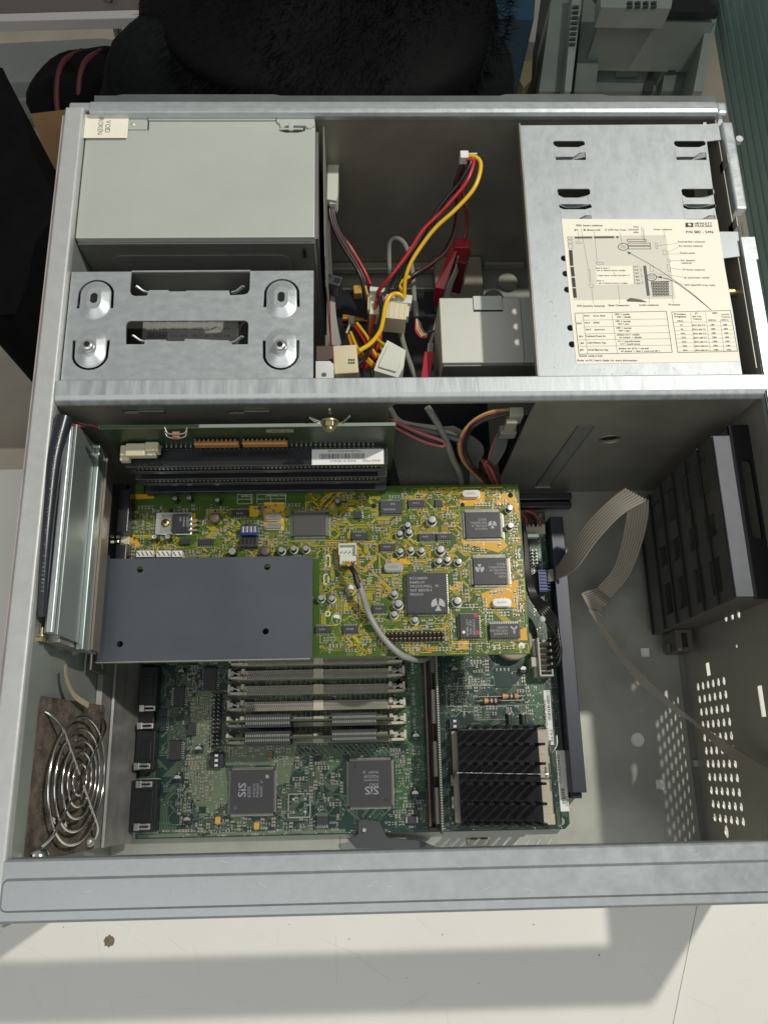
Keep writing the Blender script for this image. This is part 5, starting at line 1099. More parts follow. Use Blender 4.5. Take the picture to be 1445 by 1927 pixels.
mb.build('copper_area', [mpour, mpg], mo, kind='stuff')
random.seed(21); mb = MB(); vm = MB(); R = Router(mx0, mx1, my0, my1, .95)
for a, b_, c_, d in OCC: R.block(a + 1.5, b_ - 1.5, c_ + 1.5, d - 1.5)
for k in range(6): pass
R.block(20, 240, 112, 196)
for i in range(R.nx):
    for y in sy:
        for j in range(int((y + 4 - R.y0) / R.g), int((y + 6 - R.y0) / R.g)): R.u.discard((i, j))
for t in range(2400):
    i, j = random.randrange(1, R.nx), random.randrange(1, R.ny)
    if not R.ok(i, j): continue
    x, y = R.pt((i, j)); left = x < 125
    n = random.choice((1, 2, 3, 5, 7)); d = random.choice((0, 2, 4, 6, 1, 3)); L_n = random.randint(5, 26)
    st = random.getstate()
    for k in range(n):
        ii, jj = (i, j + k) if d in (0, 4) else (i + k, j)
        if not R.ok(ii, jj): break
        random.setstate(st); P = R.walk(ii, jj, d, L_n, .12)
        if len(P) < 3: continue
        pts = [R.pt(q) for q in P]; draw_path(mb, pts, .38, ZM + .06, 1 if (k % 2 == 0 or left) else 0)  # left half all pale: board reflection put into the trace colour
        if k % 2 == 0: pad(vm, *pts[-1], ZM + .08, .4, 0)
    random.seed(t * 7 + 1)
for i in range(26): # bus under the sockets
    x = 92 + i * 3.1
    draw_path(mb, [(x, sy[0]), (x, sy[5] - 5), (x + 6, sy[5] - 11)], .5, ZM + .07, 1)
mb.build('copper_traces', [mtr, mtr2], mo, kind='stuff'); vm.build('vias', lead_m, mo, kind='stuff')
smb = MB(); imb = MB(); rng = random.Random(9)
for rect, n in (((40, 62, -2, 100), 330), ((62, 96, -2, 20), 50), ((95, 140, -2, 45), 110), ((166, 188, -2, 45), 60), ((205, 250, 62, 100), 70), ((196, 210, -2, 50), 40), ((246, 262, 100, 180), 80), ((246, 262, 62, 90), 20), ((66, 110, 40, 50), 30)): scatter_smd(smb, rect, ZM, n, rng, imb)
smb.build('surface_components', [lead_m, ceram, ceramg, mat('black_resistor', (.03, .03, .03), .4)], mo, kind='stuff')
def vt(s_, u, v, h, w): p = at(u, v, ZM + .1); text(imb, s_, (p.x, p.y, ZM + .1), Y1, -X1, h, width=w)
def htx(s_, u, v, h, w, r=0): p = at(u, v, ZM + .1); text(imb, s_, (p.x, p.y, ZM + .1), X1, Y1, h, width=w)
vt('BANK A', 783, 1372, 1.8, 10.5); vt('BANK B', 781, 1326, 1.9, 11); vt('BANK C', 779, 1268, 1.9, 11); vt('|', 783, 1334, 1.8, .4)
htx('ASYNC  CACHE', 880, 1284, 1.5, 14.5); htx('SYNC.  CACHE', 880, 1290.5, 1.5, 14.5)
for s_, u, v in (('C146', 953, 1343), ('C180', 979, 1343), ('C133', 776, 1407), ('C63', 774, 1476), ('C157', 769, 1558), ('R201', 624, 1563), ('C183', 473, 1572), ('R125', 306, 1566), ('C180', 324, 1566), ('C176', 341, 1566), ('P3', 285, 1567), ('SW2', 848, 1350), ('U12', 734, 1422), ('R135', 752, 1504), ('C142', 759, 1450), ('R51', 725, 1550), ('C234', 620, 1550), ('R40', 555, 1564), ('R107', 521, 1564), ('C178', 505, 1567), ('C174', 490, 1560), ('X1', 560, 1491), ('C1', 845, 1254), ('C81', 930, 1252)): htx(s_, u, v, 1.15, 1.1 * len(s_))
vt('STAT PNL EXT', 1021, 1085, 1.5, 25)
def outl(u0, v0, u1, v1, w=.25):
    x0, x1, y0, y1 = rc(u0, v0, u1, v1, ZM); z = ZM + .1
    for a in ((x0, y0, x1, y0), (x0, y1, x1, y1), (x0, y0, x0, y1), (x1, y0, x1, y1)): imb.bar((a[0], a[1], z), (a[2], a[3], z), w, .02)
    return x0, x1, y0, y1
x0, x1, y0, y1 = outl(543, 1494, 584, 1538, .4)
for a in (x0 + 3, x1 - 3):
    for b_ in (y0 + 3, y1 - 3): imb.prism(circ(a, b_, .8, 10), ZM + .08, ZM + .12)
outl(840, 1290, 1022, 1328, .2); outl(892, 1330, 953, 1354, .2); outl(862, 1276, 930, 1290, .15); outl(240, 1466, 300, 1568, .2); outl(272, 1465, 297, 1566, .15); outl(994, 1010, 1018, 1075, .3)
for i, s_ in enumerate(('ON   ON', 'OFF  ON', 'ON   OFF', 'OFF  OFF')): htx(s_, 896, 1337 + i * 5.2, 1.0, 9)
imb.bar(at(858, 1348, ZM + .1), at(866, 1339, ZM + .1), .2, .02); imb.bar(at(866, 1339, ZM + .1), at(890, 1339, ZM + .1), .2, .02)
imb.build('silkscreen', mat('board_ink', (0.50, 0.53, 0.48), .6), mo, kind='stuff')
# long blue-black guide rail at the right of the board, black foot at its top
gr = thing('guide_rail', (281, 100, 5), 'long blue-black plastic rail standing along the right edge of the green board', 'rail')
mb = MB(); a = at(1033, 972, 20); b_ = at(1062, 972, 20); x_0, x_1 = 276.3, 285.0; y_1 = at(1050, 972, 20).y; y_0 = at(1077, 1492, 20).y
mb.box(x_0, x_1, y_0, y_1, 3, 20); mb.build('rail_body', mat('blue_black_plastic', (0.022, 0.028, 0.045), .4, var=.1, vscale=60), gr, bevel=.5)
MB().box(x_0 + 1, x_1 - 1.5, y_0 - 3.5, y_0 - .1, 3, 14).build('rail_foot', blackp, gr, bevel=.6)
mb = MB(); a = at(960, 930, 6); b_ = at(1075, 955, 6); mb.box(246, b_.x, b_.y, b_.y + 4.6, 1, 7); mb.box(246, b_.x, b_.y + 4.8, a.y, 1, 9); tag(mb.build('card_guide', blackp, None, bevel=.8), 'short black plastic bar lying against the inner partition wall', 'plastic bar')
# ================================================================ RISER CARD
ri = thing('riser_card', (95, 200, 12), 'upright green riser circuit board with black expansion slots facing the near side', 'circuit board')
YR = 200.2
mb = MB(); sheet_xz(mb, [(21, 12), (171, 12), (171, 147), (22, 150)], YR, YR + 1.6); mb.build('board', mat('riser_green', (0.022, 0.042, 0.018), .35, var=.1, vscale=40), ri)
mb = MB(); mb.box(21.5, 171, YR - .05, YR + 1.65, 148.2, 149.0); mb.build('board_rim', mat('pale_edge', (0.22, 0.26, 0.20), .5), ri)
for zt, nm in ((118.5, 0), (98.5, 1), (76, 2)):
    mb = MB(); xa, xb = 28, 167.5
    mb.box(xa, xb, YR - 11, YR, zt - 1, zt + 3.4); mb.box(xa, xb, YR - 11, YR, zt - 8, zt - 4.4); mb.box(xa, xa + 4, YR - 11, YR, zt - 4.4, zt - 1); mb.box(xb - 4, xb, YR - 11, YR, zt - 4.4, zt - 1); mb.box(xa + 4, xb - 4, YR - 3, YR, zt - 4.4, zt - 1)
    if nm == 2: pass
    s0 = mb.build('expansion_slot', blacks, ri, bevel=.3)
    mb = MB()
    for i in range(58):
        x = xa + 6.5 + i * 2.22
        if 96 < x < 101: continue
        if x < xb - 5 and nm < 2:
            for zz in (zt + .6,): mb.box(x - .5, x + .5, YR - 11.25, YR - 11, zz - 1.0, zz + 1.0, 0); mb.box(x - 1.0, x + 1.0, YR - 11.08, YR - 11, zz - 1.2, zz + 1.2, 1)
    if mb.v: mb.build('contacts', [mat('slot_pin', (.35, .33, .28), .3, .8), darkhole], s0, kind='stuff')
# solder posts above slot
mb = MB()
for i in range(46):
    x = 45 + i * 2.55
    if 60 < x < 125 and i % 1 == 0 or x <= 60 or x >= 125: mb.box(x - .35, x + .35, YR - 1.9, YR - .1, 124.4, 125.2, 0); mb.box(x - .35, x + .35, YR - 1.9, YR - 1.4, 121.5, 125.2, 0)
mb.build('slot_pins', tin_d, ri, kind='stuff')
mb = MB(); mb.box(42, 165, YR - 2.0, YR - .1, 121.9, 123.4); mb.build('pin_strip', blackp, ri)
for u0, u1 in ((361, 447), (453, 540)):
    a = on(u0, 830, 1, YR - 3); b_ = on(u1, 830, 1, YR - 3); mb = MB(); mb.box(a.x, b_.x, YR - 3.2, YR - .8, 128.5, 133.5); s0 = mb.build('resistor_network', amber, ri, bevel=.6)
    mb = MB(); n = 10
    for i in range(n): x = a.x + 1.4 + i * (b_.x - a.x - 2.8) / (n - 1); mb.box(x - .35, x + .35, YR - 2.3, YR - 1.7, 133.4, 137); mb.add([(x - .5, YR - 3.25, 130), (x + .6, YR - 3.25, 130), (x + .5, YR - 3.25, 132)], [(0, 1, 2)])
    mb.build('leads', lead_m, s0, kind='stuff')
for k, v in enumerate((816, 823)):
    a = on(318, v, 1, YR - 3); b_ = on(346, v, 1, YR - 3); mb = MB(); mb.tube([(a.x - 2, YR, a.z + 1), (a.x, YR - 3, a.z), (b_.x, YR - 3, a.z), (b_.x + 2, YR, a.z + 1)], .35, 6, 1); mb.cyl((a.x + 2, YR - 3, a.z), (b_.x - 2, YR - 3, a.z), 1.1, n=10, mi=0); mb.build('resistor', [mat('salmon_body', (.35, .17, .11), .4), lead_m], ri)
a = on(525, 811, 1, YR - .1); mb = MB(); mb.box(a.x - 6.5, a.x + 7.5, YR - .15, YR - .02, a.z - 2, a.z + 2); s0 = mb.build('revision_label', mat('grey_paper', (0.30, 0.28, 0.23), .6), ri)
mb = MB(); text(mb, 'REV. C', (a.x - 3.4, YR - .18, a.z - 1.1), X1, Z1, 2.4, width=8); mb.build('printing', ink, s0)
# barcode sticker on slot top
ZS = 121.95
x0, x1, y0, y1 = rc(587, 838, 722, 872, ZS + .1)
mb = MB(); mb.box(x0, x1, YR - 10.9, YR - 2.15, ZS, ZS + .15); s0 = mb.build('barcode_label', paperw, ri); mb = MB(); r_ = random.Random(4); x = x0 + 4
while x < x0 + 28: w = r_.choice((.2, .35, .55)); mb.box(x, x + w, YR - 7.6, YR - 4.6, ZS + .16, ZS + .18); x += w + r_.choice((.2, .3, .45))
text(mb, '*5630UAG03AC1#', (x1 - 12, YR - 2.7, ZS + .18), -X1, -Y1, 1.2, width=18); text(mb, '5063-7935', (x1 - 2, YR - 8.3, ZS + .18), -X1, -Y1, 1.25, width=9.5); text(mb, 'MADE IN MEXICO', (x1 - 15, YR - 8.3, ZS + .18), -X1, -Y1, 1.25, width=14)
mb.build('printing', ink, s0)
a = on(209, 831, 1, YR - 5); b_ = on(292, 828, 1, YR - 5)
mb = MB(); X_ = a.x; mb.box(X_ + .5, X_ + 19, YR - 7, YR - 1, 124, 129); mb.box(X_ + 4, X_ + 14, YR - 8, YR - 1, 129, 131.5); mb.box(X_ + 14, X_ + 21, YR - 5.5, YR - .5, 125, 132); mb.box(X_, X_ + 5, YR - 9, YR - 1, 122.5, 127); mb.build('cream_connector', cream, ri, bevel=.5)
p = on(620, 800, 1, YR - 3); mb = MB(); mb.cyl((p.x, YR - 1, p.z - 2), (p.x, YR - 3.6, p.z - 2), 3.7, n=6, smooth=False); mb.cyl((p.x, YR - .2, p.z - 2), (p.x, YR - 1, p.z - 2), 4.6, 4.6, n=18); mb.cyl((p.x, YR - 3.6, p.z - 2), (p.x, YR - 5, p.z - 2), 2.4, n=14); mb.cyl((p.x + .4, YR + 2.4, p.z + 2), (p.x + .4, YR + 2.4, p.z + 7), .7, .6, n=8); mb.build('bolt', mat('dull_brass', (.40, .34, .20), .35, .8), ri, bevel=.2)
mb = MB(); mb.tube([on(583, 786, 1, YR + 3), on(600, 797, 1, YR + 2), on(618, 798, 1, YR), on(640, 797, 1, YR + 2), on(658, 783, 1, YR + 3)], .5, 6); mb.tube([on(583, 786, 1, YR + 3), on(605, 794, 1, YR + 3), on(620, 798, 1, YR)], .5, 6); mb.build('spring_clip', silver, ri)
# ================================================================ LEFT COMPARTMENT: slot housing, fan, bracket
sh = thing('slot_housing', (6, 150, 96), 'tall narrow metal slot cover housing fixed inside the left wall of the case', 'metal housing')
shm = mat('housing_green_grey', (0.30, 0.345, 0.33), .3, .55, var=.08, vscale=15, rvar=.06)
f = lambda a, b, h: (a, h, b)
mb = MB(); mb.prism([(2, 140), (3.2, 146), (5, 148.6), (7.5, 149), (8.6, 147.8), (8.6, 112), (2, 112)], 98, 202, 0, (), f); mb.build('curved_cover', galv_fine, sh, bevel=.3)
mb = MB(); mb.prism([(8.9, 148), (10.4, 148), (10.4, 119), (8.9, 119)], 97, 203, 0, (), f); mb.build('side_panel', shm, sh, bevel=.3)
mb = MB(); mb.prism([(9.0, 118.5), (12.8, 118.5), (12.8, 97), (9.0, 97)], 94, 203.5, 0, (), f); mb.build('lower_panel', shm, sh, bevel=.5)
mb = MB(); mb.prism([(13.0, 108), (14.2, 108), (14.2, 96), (13.0, 96)], 95, 200, 0, (), f); mb.build('edge_strip', mat('copper_tint_edge', (.26, .22, .18), .35, .6), sh)
mb = MB(); mb.prism([(2, 140), (8.6, 140), (8.6, 100), (2, 100)], 94.5, 97.8, 0, (), f); mb.build('end_block', wallm, sh, bevel=.3)
for k, (u, v, z) in enumerate(((78, 1205, 143), (112, 1222, 118), (142, 1230, 102))):
    p = at(u, v, z); mb = MB(); mb.cyl((p.x, p.y + 6, z), (p.x, p.y + 1.4, z), 1.2, n=10); mb.cyl((p.x, p.y + 1.5, z), (p.x, p.y - .6, z), 2.1, n=6, smooth=False); mb.cyl((p.x, p.y + 2.4, z), (p.x, p.y + 1.6, z), 2.8, n=16)
    mb.build('hex_bolt', mat('dull_brass_bolt', (.36, .31, .18), .4, .7) if k == 0 else tin_d, sh)
st = thing('sleeved_cable', (0, 150, 140), 'thick black heat-shrink sleeve with tiny print and thin red and black wires leaving both ends', 'cable')
slp = [at(122, 786, 152), at(104, 860, 152), at(88, 950, 151), at(76, 1050, 150), at(66, 1162, 147)]
slp = [Vector((max(p.x, 1.5 if i else 1.5), p.y, p.z)) for i, p in enumerate(slp)]
mb = MB(); mb.tube(slp, lambda t: 4.3 - 1.6 * t, 14); s0 = mb.build('sleeve', mat('sleeve_black', (0.022, 0.025, 0.032), .28), st)
mb = MB(); P = smooth_path(slp, 30); tt = 'SUMITOMO-K  C  CSA  600  VW-1  SUMITUBE  F2  125'; L_ = len(P); i = 14
for ch in reversed(tt):
    a, b_ = P[i], P[i + 1]; rr = 4.3 - 1.6 * i / L_; d = (a - b_).normalized(); side = Vector((1, 0, .0)); text(mb, ch, a + Vector((rr * .55, 0, rr * .86)), d, -X1.cross(d).cross(d) if False else Vector((-1, 0, .6)), 1.3, width=1.0); i += 2
    if i > L_ - 3: break
mb.build('printing', mat('faint_print', (.22, .23, .24), .5), s0)
mb = MB(); mb.tube([at(122, 790, 150), at(140, 800, 146), at(172, 802, 140), at(205, 818, 130), at(215, 830, 126)], .8, 6); mb.build('wire', red, st)
mb = MB(); mb.tube([at(124, 788, 150), at(145, 795, 146), at(180, 806, 140), at(210, 822, 130)], .7, 6); mb.build('wire', blackw, st)
lo = [at(62, 1160, 148), at(58, 1200, 140), at(66, 1235, 125), at(85, 1275, 105), at(104, 1310, 85)]
mb = MB(); mb.tube(lo, .9, 6); mb.build('wire', mat('dim_red', (0.20, 0.015, 0.015), .4), st)
mb = MB(); mb.tube([p + Vector((-.3, -1.5, -1.5)) for p in lo], .9, 6); mb.build('wire', blackw, st)
# fan (its plane leans a few degrees inward at the bottom)
fc_y, fc_z = 31.5, 99.0
TS = math.sin(math.radians(7)); TC = math.cos(math.radians(7))
def tilt(mb):
    mb.v = [(x * TC + (fc_z - z) * TS + 4.2, y, fc_z + (z - fc_z) * TC + x * TS) for x, y, z in mb.v]; return mb
def blob(cy, cz, ry, rz, seed):
    rd = random.Random(seed); n = 16; return [(cy + ry * math.cos(i / n * 6.283) * rd.uniform(.7, 1.15), cz + rz * math.sin(i / n * 6.283) * rd.uniform(.7, 1.15)) for i in range(n)]
fn = thing('case_fan', (1, fc_y, 62), 'dusty brown cooling fan mounted in the left wall behind a wire guard', 'fan')
hsf = [blob(fc_y + 4, fc_z - 1, 5, 2.6, 1), blob(fc_y - 8, fc_z + 3, 7, 2.6, 2), blob(fc_y - 22, fc_z - 3, 3.5, 5, 3), blob(fc_y - 19, fc_z + 12, 2.6, 6, 4), blob(fc_y + 21, fc_z - 6, 3, 5, 5), blob(fc_y + 16, fc_z - 16, 3, 4, 6), blob(fc_y + 12, fc_z + 18, 2, 3, 7)]
mb = MB(); sheet_yz(mb, rrect(-4, 70, 63, 136, 3), -1.2, .8, hsf); tilt(mb).build('frame', dust, fn)
mb = MB(); mb.lathe((-14, fc_y, fc_z), [(0.01, 5), (7, 5), (8.5, 3), (8.5, 0)], 24, axis='x'); mb.build('hub', dust, fn)
for k in range(7):
    a0 = k * 6.283 / 7; mb = MB(); vs = []
    for i in range(6):
        r = 8 + i * 4.2
        for j, (da, hx) in enumerate(((-.26, 4.2), (.05, 2.2), (.36, -.6))): a = a0 + da + i * .05; vs.append((hx - 12, fc_y + r * math.cos(a), fc_z + r * math.sin(a)))
    fs = []
    for i in range(5):
        for j in range(2): q = i * 3 + j; fs += [(q, q + 1, q + 4, q + 3)]
    n0 = len(vs); mb.add(vs + [(x - .9, y, z) for x, y, z in vs], fs + [tuple(reversed([x + n0 for x in f_])) for f_ in fs], 0, True); mb.build('blade', dust, fn)
rd = random.Random(2); mb = MB()
for i in range(900):
    y = rd.uniform(-2, 68); z = rd.uniform(65, 134)
    if math.hypot(y - fc_y, z - fc_z) < 9: continue
    q = rd.uniform(.5, 1.5); b_ = [(.8, y + q * math.cos(t) * rd.uniform(.6, 1), z + q * math.sin(t) * rd.uniform(.6, 1)) for t in (0, .9, 1.8, 2.7, 3.6, 4.5, 5.4)]; mb.add(b_ + [(1.2 + rd.random() * .6, y, z)], [(k, (k + 1) % 7, 7) for k in range(7)], 0, True)
tilt(mb).build('dust_clumps', dust, fn, kind='stuff')
gd = thing('fan_guard', (7, fc_y, 62), 'shiny chrome wire guard of concentric rings over the dusty fan', 'fan guard')
for r in (30.5, 24.5, 18.5, 13, 7.5):
    mb = MB(); P = [Vector((5.5 + (.8 if r < 20 else 0), fc_y + r * math.cos(t * .1309), fc_z + r * math.sin(t * .1309))) for t in range(49)]; mb.tube_raw(P, .75, 8); tilt(mb).build('ring', chrome, gd)
for sy_, sz_ in ((1, 1), (1, -1), (-1, 1), (-1, -1)):
    mb = MB(); mb.tube([(7.0, fc_y + sy_ * 2.5, fc_z + sz_ * 2.5), (7.0, fc_y + sy_ * 14, fc_z + sz_ * 14), (6.8, fc_y + sy_ * 24, fc_z + sz_ * 24), (4, fc_y + sy_ * 29, fc_z + sz_ * 29), (1, fc_y + sy_ * 31.5, fc_z + sz_ * 31.5)], .75, 8, sub=8); tilt(mb).build('strut', chrome, gd)
mb = MB(); mb.lathe((3.0, -1.5, 129), [(4.4, 0), (4.4, 2), (3.4, 4.5), (1.6, 5.6), (0.01, 6)], 18, axis='x'); tag(mb.build('dome_screw', chrome), 'large shiny domed screw at the near lower corner of the fan', 'screw')
mb = MB(); mb.lathe((8.5, 0, 72), [(2.6, 0), (2.6, 1.5), (1.6, 3), (0.01, 3.2)], 14, axis='x'); tag(mb.build('small_screw', tin_d), 'small dull screw low at the near corner of the fan beside the sloping bracket', 'screw')
mb = MB(); tg = smooth_path([(6, 86, 122), (6, 79, 118), (7, 72, 108), (10, 68, 94)], 6)
for a, b_ in zip(tg, tg[1:]): mb.bar(a, b_, 3.0, .3, up=(1, 0, 0))
tag(mb.build('adhesive_strip', mat('old_tape', (.40, .33, .24), .6)), 'curled strip of old beige tape above the wire fan guard', 'tape')
# sloping steel bracket between fan wall and board
mb = MB(); mb.prism([(.4, 52), (3, 50), (5.5, 40), (6.4, 41.4), (7.6, 40.6), (8.0, 36), (10.4, 26), (15.4, 13), (15.4, 11.5), (9.6, 25), (7.2, 36), (5.0, 38.5), (2.2, 49), (.4, 50.5)], -5.5, 98, 0, (), lambda a, b, h: (a, h, b))
tag(mb.build('port_bracket', mat('bracket_steel', (0.33, 0.32, 0.30), .42, .6, var=.2, vscale=60)), 'long sloping steel bracket between the dusty fan and the black port sockets', 'bracket')
# ================================================================ BLACK LOUVRED HOLDER (right)
ho = thing('card_holder', (350, 156, 15), 'black louvred plastic card holder clipped against the right wall of the case', 'plastic holder')
XH = 340.0
def Z5(u, v): return 960 + u * .3356, 760 + v * .3356
def hyz(u, v): p = on(*Z5(u, v), 0, XH); return p.y, p.z
top_z = 131.0; yA, yB = 199.5, 112.5
zr = [hyz(*q)[1] for q in ((1170, 640), (1065, 720), (975, 790), (890, 850), (820, 900))]
hs = []
for q in ((1045, 340, 1100, 500), (1092, 645, 1148, 735), (1122, 885, 1180, 1050), (960, 410, 1015, 580), (1003, 705, 1052, 800), (1030, 935, 1090, 1095), (872, 495, 922, 645), (906, 765, 952, 862), (932, 985, 990, 1130), (800, 565, 848, 690), (832, 815, 876, 900), (857, 1020, 908, 1165), (768, 862, 812, 942)):
    a = hyz(q[0] + 12, q[1]); b_ = hyz(q[2] - 12, q[3]); y0, y1 = sorted((a[0], b_[0])); m_ = ((q[0] + q[2]) / 2, (q[1] + q[3]) / 2); zc = hyz(*m_)[1]; hs.append([(y0 - 1, zc - 6.6), (y1 + 1, zc - 6.6), (y1 + 1, zc + 6.6), (y0 - 1, zc + 6.6)])
hs = [h for h in hs if h[0][1] > 14 and h[2][1] < 130]
mb = MB(); sheet_yz(mb, [(yB, 8), (yA, 8), (yA, top_z), (yB, top_z)], XH, XH + 1.6, hs); mb.build('louvred_face', mat('holder_black', (0.06, 0.058, 0.056), .34, var=.1, vscale=80), ho)
zs_ = [9, 31, 52, 73, 94, 113]
for z in zs_: mb = MB(); mb.box(XH - 1.3, XH - .02, yB - .8, yA, z - .35, z + .35); mb.build('rib', blackp, ho, bevel=.3)
mb = MB(); mb.box(XH, XH + 9.5, yB - .5, yA, top_z, top_z + 1.6); mb.build('top_ledge', mat('ledge_blue_black', (0.03, 0.036, 0.05), .5, var=.3, vscale=60), ho, bevel=.5)
mb = MB(); mb.box(XH + .2, 360, yB - 1, yB + .6, 8, top_z - .2); mb.build('near_face', mat('holder_brown_black', (0.09, 0.08, 0.07), .5), ho, bevel=.3)
mb = MB(); mb.prism([(349.6, yB - 1), (360.4, yB - 1), (360.4, yA + 6), (349.6, yA + 6)], top_z - 1, top_z + 1.2, 0, [rrect(353.5, 359, yB + 30, yA - 14, 2)]); mb.build('outer_shell', mat('matte_shell', (.010, .010, .012), .75, spec=.2), ho, bevel=.3)
mb = MB(); mb.box(344.5, 355, 98, 111.3, 12, 34); mb.box(342.5, 344.4, 99, 104, 14, 24); mb.build('clip_foot', MATS['holder_brown_black'], ho, bevel=.5)
mb = MB(); mb.box(348, 351.5, 100, 109, 34.05, 34.3); mb.build('clip_slot', darkhole, ho)
# ================================================================ STATUS RIBBON
def H5(u, v, z): return at(*Z5(u, v), z)
def Z6(u, v, z): return at(1020 + u * .2941, 1150 + v * .2941, z)
def ZW(u, v, x): return on(1020 + u * .2941, 1150 + v * .2941, 0, x)
mb = MB()
A = [H5(212, 930, 16), H5(260, 912, 20), H5(330, 810, 38), H5(420, 675, 58), H5(530, 560, 74), H5(640, 474, 84)]
B = [H5(212, 1000, 16), H5(262, 985, 20), H5(370, 925, 38), H5(490, 765, 58), H5(630, 620, 74), H5(768, 540, 80)]
mb.ribbon(A, B, 8)
A = [H5(650, 500, 82), H5(655, 580, 72), H5(625, 760, 52), H5(575, 920, 34), H5(487, 1030, 24)]
B = [H5(775, 545, 78), H5(770, 640, 68), H5(735, 790, 50), H5(665, 965, 34), H5(560, 1090, 22)]
mb.ribbon(A, B, 8)
A = [H5(487, 1030, 23), H5(440, 1045, 26), H5(396, 1062, 24)]; B = [H5(562, 1092, 21), H5(540, 1125, 24), H5(508, 1140, 22)]
mb.ribbon(A, B, 8)
A = [H5(396, 1064, 24), H5(440, 1150, 26), Z6(300, 0, 28), Z6(420, 200, 32), Z6(520, 340, 36), Z6(640, 480, 40), Z6(840, 640, 46), Z6(960, 715, 50), ZW(1100, 850, 348), ZW(1210, 940, 352), ZW(1445, 1075, 353)]
B = [H5(508, 1130, 22), H5(530, 1200, 25), Z6(345, 0, 28), Z6(470, 205, 32), Z6(560, 320, 36), Z6(670, 435, 40), Z6(860, 610, 46), Z6(975, 700, 50), ZW(1130, 810, 348), ZW(1240, 880, 352), ZW(1445, 1005, 353)]
mb.ribbon(A, B, 8)
tag(mb.build('flat_ribbon_cable', ribbon_g), 'beige-grey flat ribbon cable looping from the blue header and twisting to the right', 'ribbon cable')
# ================================================================ UPPER BAY WIRING
def Q(u, v, z): return at(560 + u * .3183, 150 + v * .3183, z)
def wire(par, pts, m, r=1.0, name='wire'): mb = MB(); mb.tube([Q(*p) for p in pts], r, 8); return mb.build(name, m, par)
hn = thing('power_harness', (185, 300, 90), 'bundle of red, yellow and black power wires rising to a tied knot above cream plugs', 'cable harness')
wire(hn, [(985, 452, 138), (1045, 455, 140), (1080, 490, 140), (1072, 570, 139), (1030, 660, 137), (930, 770, 132), (820, 870, 126), (740, 970, 120), (670, 1080, 114), (636, 1180, 108), (630, 1290, 100)], yellow, 1.25)
wire(hn, [(1000, 470, 139), (1040, 480, 139), (1000, 600, 137), (900, 725, 131), (830, 800, 126), (740, 890, 122), (650, 1030, 116), (560, 1150, 110), (485, 1240, 102), (470, 1290, 96)], red, 1.15)
wire(hn, [(1000, 465, 138), (1022, 490, 138), (955, 610, 134), (870, 710, 129), (795, 820, 124), (705, 970, 118), (610, 1110, 110), (545, 1220, 102), (500, 1290, 98)], blackw, 1.1)
wire(hn, [(1000, 470, 136), (1010, 500, 136), (945, 625, 132), (862, 725, 127), (810, 830, 121), (735, 960, 116), (650, 1090, 108), (590, 1210, 101), (580, 1260, 98)], blackw, 1.1)
wire(hn, [(985, 470, 136), (960, 540, 130), (938, 600, 124), (950, 720, 112), (935, 880, 98), (880, 1010, 88), (780, 1095, 82), (690, 1150, 80), (610, 1215, 84)], brownw, 1.2)
wire(hn, [(985, 470, 134), (952, 550, 128), (930, 620, 120), (942, 730, 108), (925, 890, 95), (860, 1025, 84), (770, 1110, 80), (680, 1170, 78), (620, 1230, 80)], blackw, 1.2)
wire(hn, [(985, 490, 132), (972, 560, 126), (960, 620, 118), (990, 740, 104), (1000, 850, 92), (985, 940, 86)], mat('dark_red_wire', (0.22, 0.03, 0.02), .4), 1.1)
wire(hn, [(800, 1095, 78), (740, 1130, 78), (690, 1155, 78), (640, 1200, 80), (600, 1230, 84)], red, 1.15)
wire(hn, [(660, 1165, 84), (625, 1185, 86), (600, 1210, 90), (615, 1245, 92)], yellow, 1.1)
mb = MB(); p = Q(985, 445, 138); mb.box(p.x - 2.6, p.x + 2.2, p.y - 3.4, p.y + 1.6, 134, 140); mb.bar((p.x + 2, p.y, 139), (p.x + 7, p.y - 1.6, 141), 1, .7); mb.build('cable_tie', whitep, hn, bevel=.9)
# centre plug pair
def qbox(par, name, u0, v0, u1, v1, z0, z1, m, bev=.5, rot=0, extra=None):
    a, b_, c_, d = Q(u0, v0, z1), Q(u1, v0, z1), Q(u0, v1, z1), Q(u1, v1, z1)
    x0, x1 = (a.x + c_.x) / 2, (b_.x + d.x) / 2; y1, y0 = (a.y + b_.y) / 2, (c_.y + d.y) / 2
    M = Matrix.Rotation(rot, 3, 'Z'); mb = MB(); c = Vector(((x0 + x1) / 2, (y0 + y1) / 2, (z0 + z1) / 2)); mb.obox(c, (x1 - x0, y1 - y0, z1 - z0), 0, M)
    if extra: extra(mb, c, x1 - x0, y1 - y0, z1 - z0, M)
    return mb.build(name, m, par, bevel=bev)
def plug_detail(mb, c, w, d, h, M):
    for k in (-1, 1): mb.obox(c + M @ Vector((k * (w / 2 + .6), 0, h * .2)), (1.4, d * .6, h * .4), 0, M)
    for k in range(4): mb.obox(c + M @ Vector((-w * .36 + k * w * .24, d * .5 + .4, 0)), (w * .16, 1.6, h * .7), 0, M)
    for k in range(5): mb.obox(c + M @ Vector((-w * .42 + k * w * .21, 0, h * .5 + .12)), (.5, d * .9, .3), 0, M)
qbox(hn, 'plug', 428, 1228, 500, 1385, 82, 94, cream, .6, -.05, plug_detail)
qbox(hn, 'plug', 505, 1272, 648, 1412, 80, 97, cream, .6, -.12, plug_detail)
qbox(hn, 'plug_rim', 425, 1225, 530, 1252, 88, 98, white_n, .5, -.12); qbox(hn, 'plug_rim', 588, 1268, 676, 1318, 88, 98, white_n, .5, -.12)
wire(hn, [(632, 1290, 100), (590, 1265, 102), (545, 1280, 102), (518, 1340, 102), (505, 1420, 104), (485, 1490, 108), (430, 1560, 114), (360, 1605, 118)], yellow, 1.35)
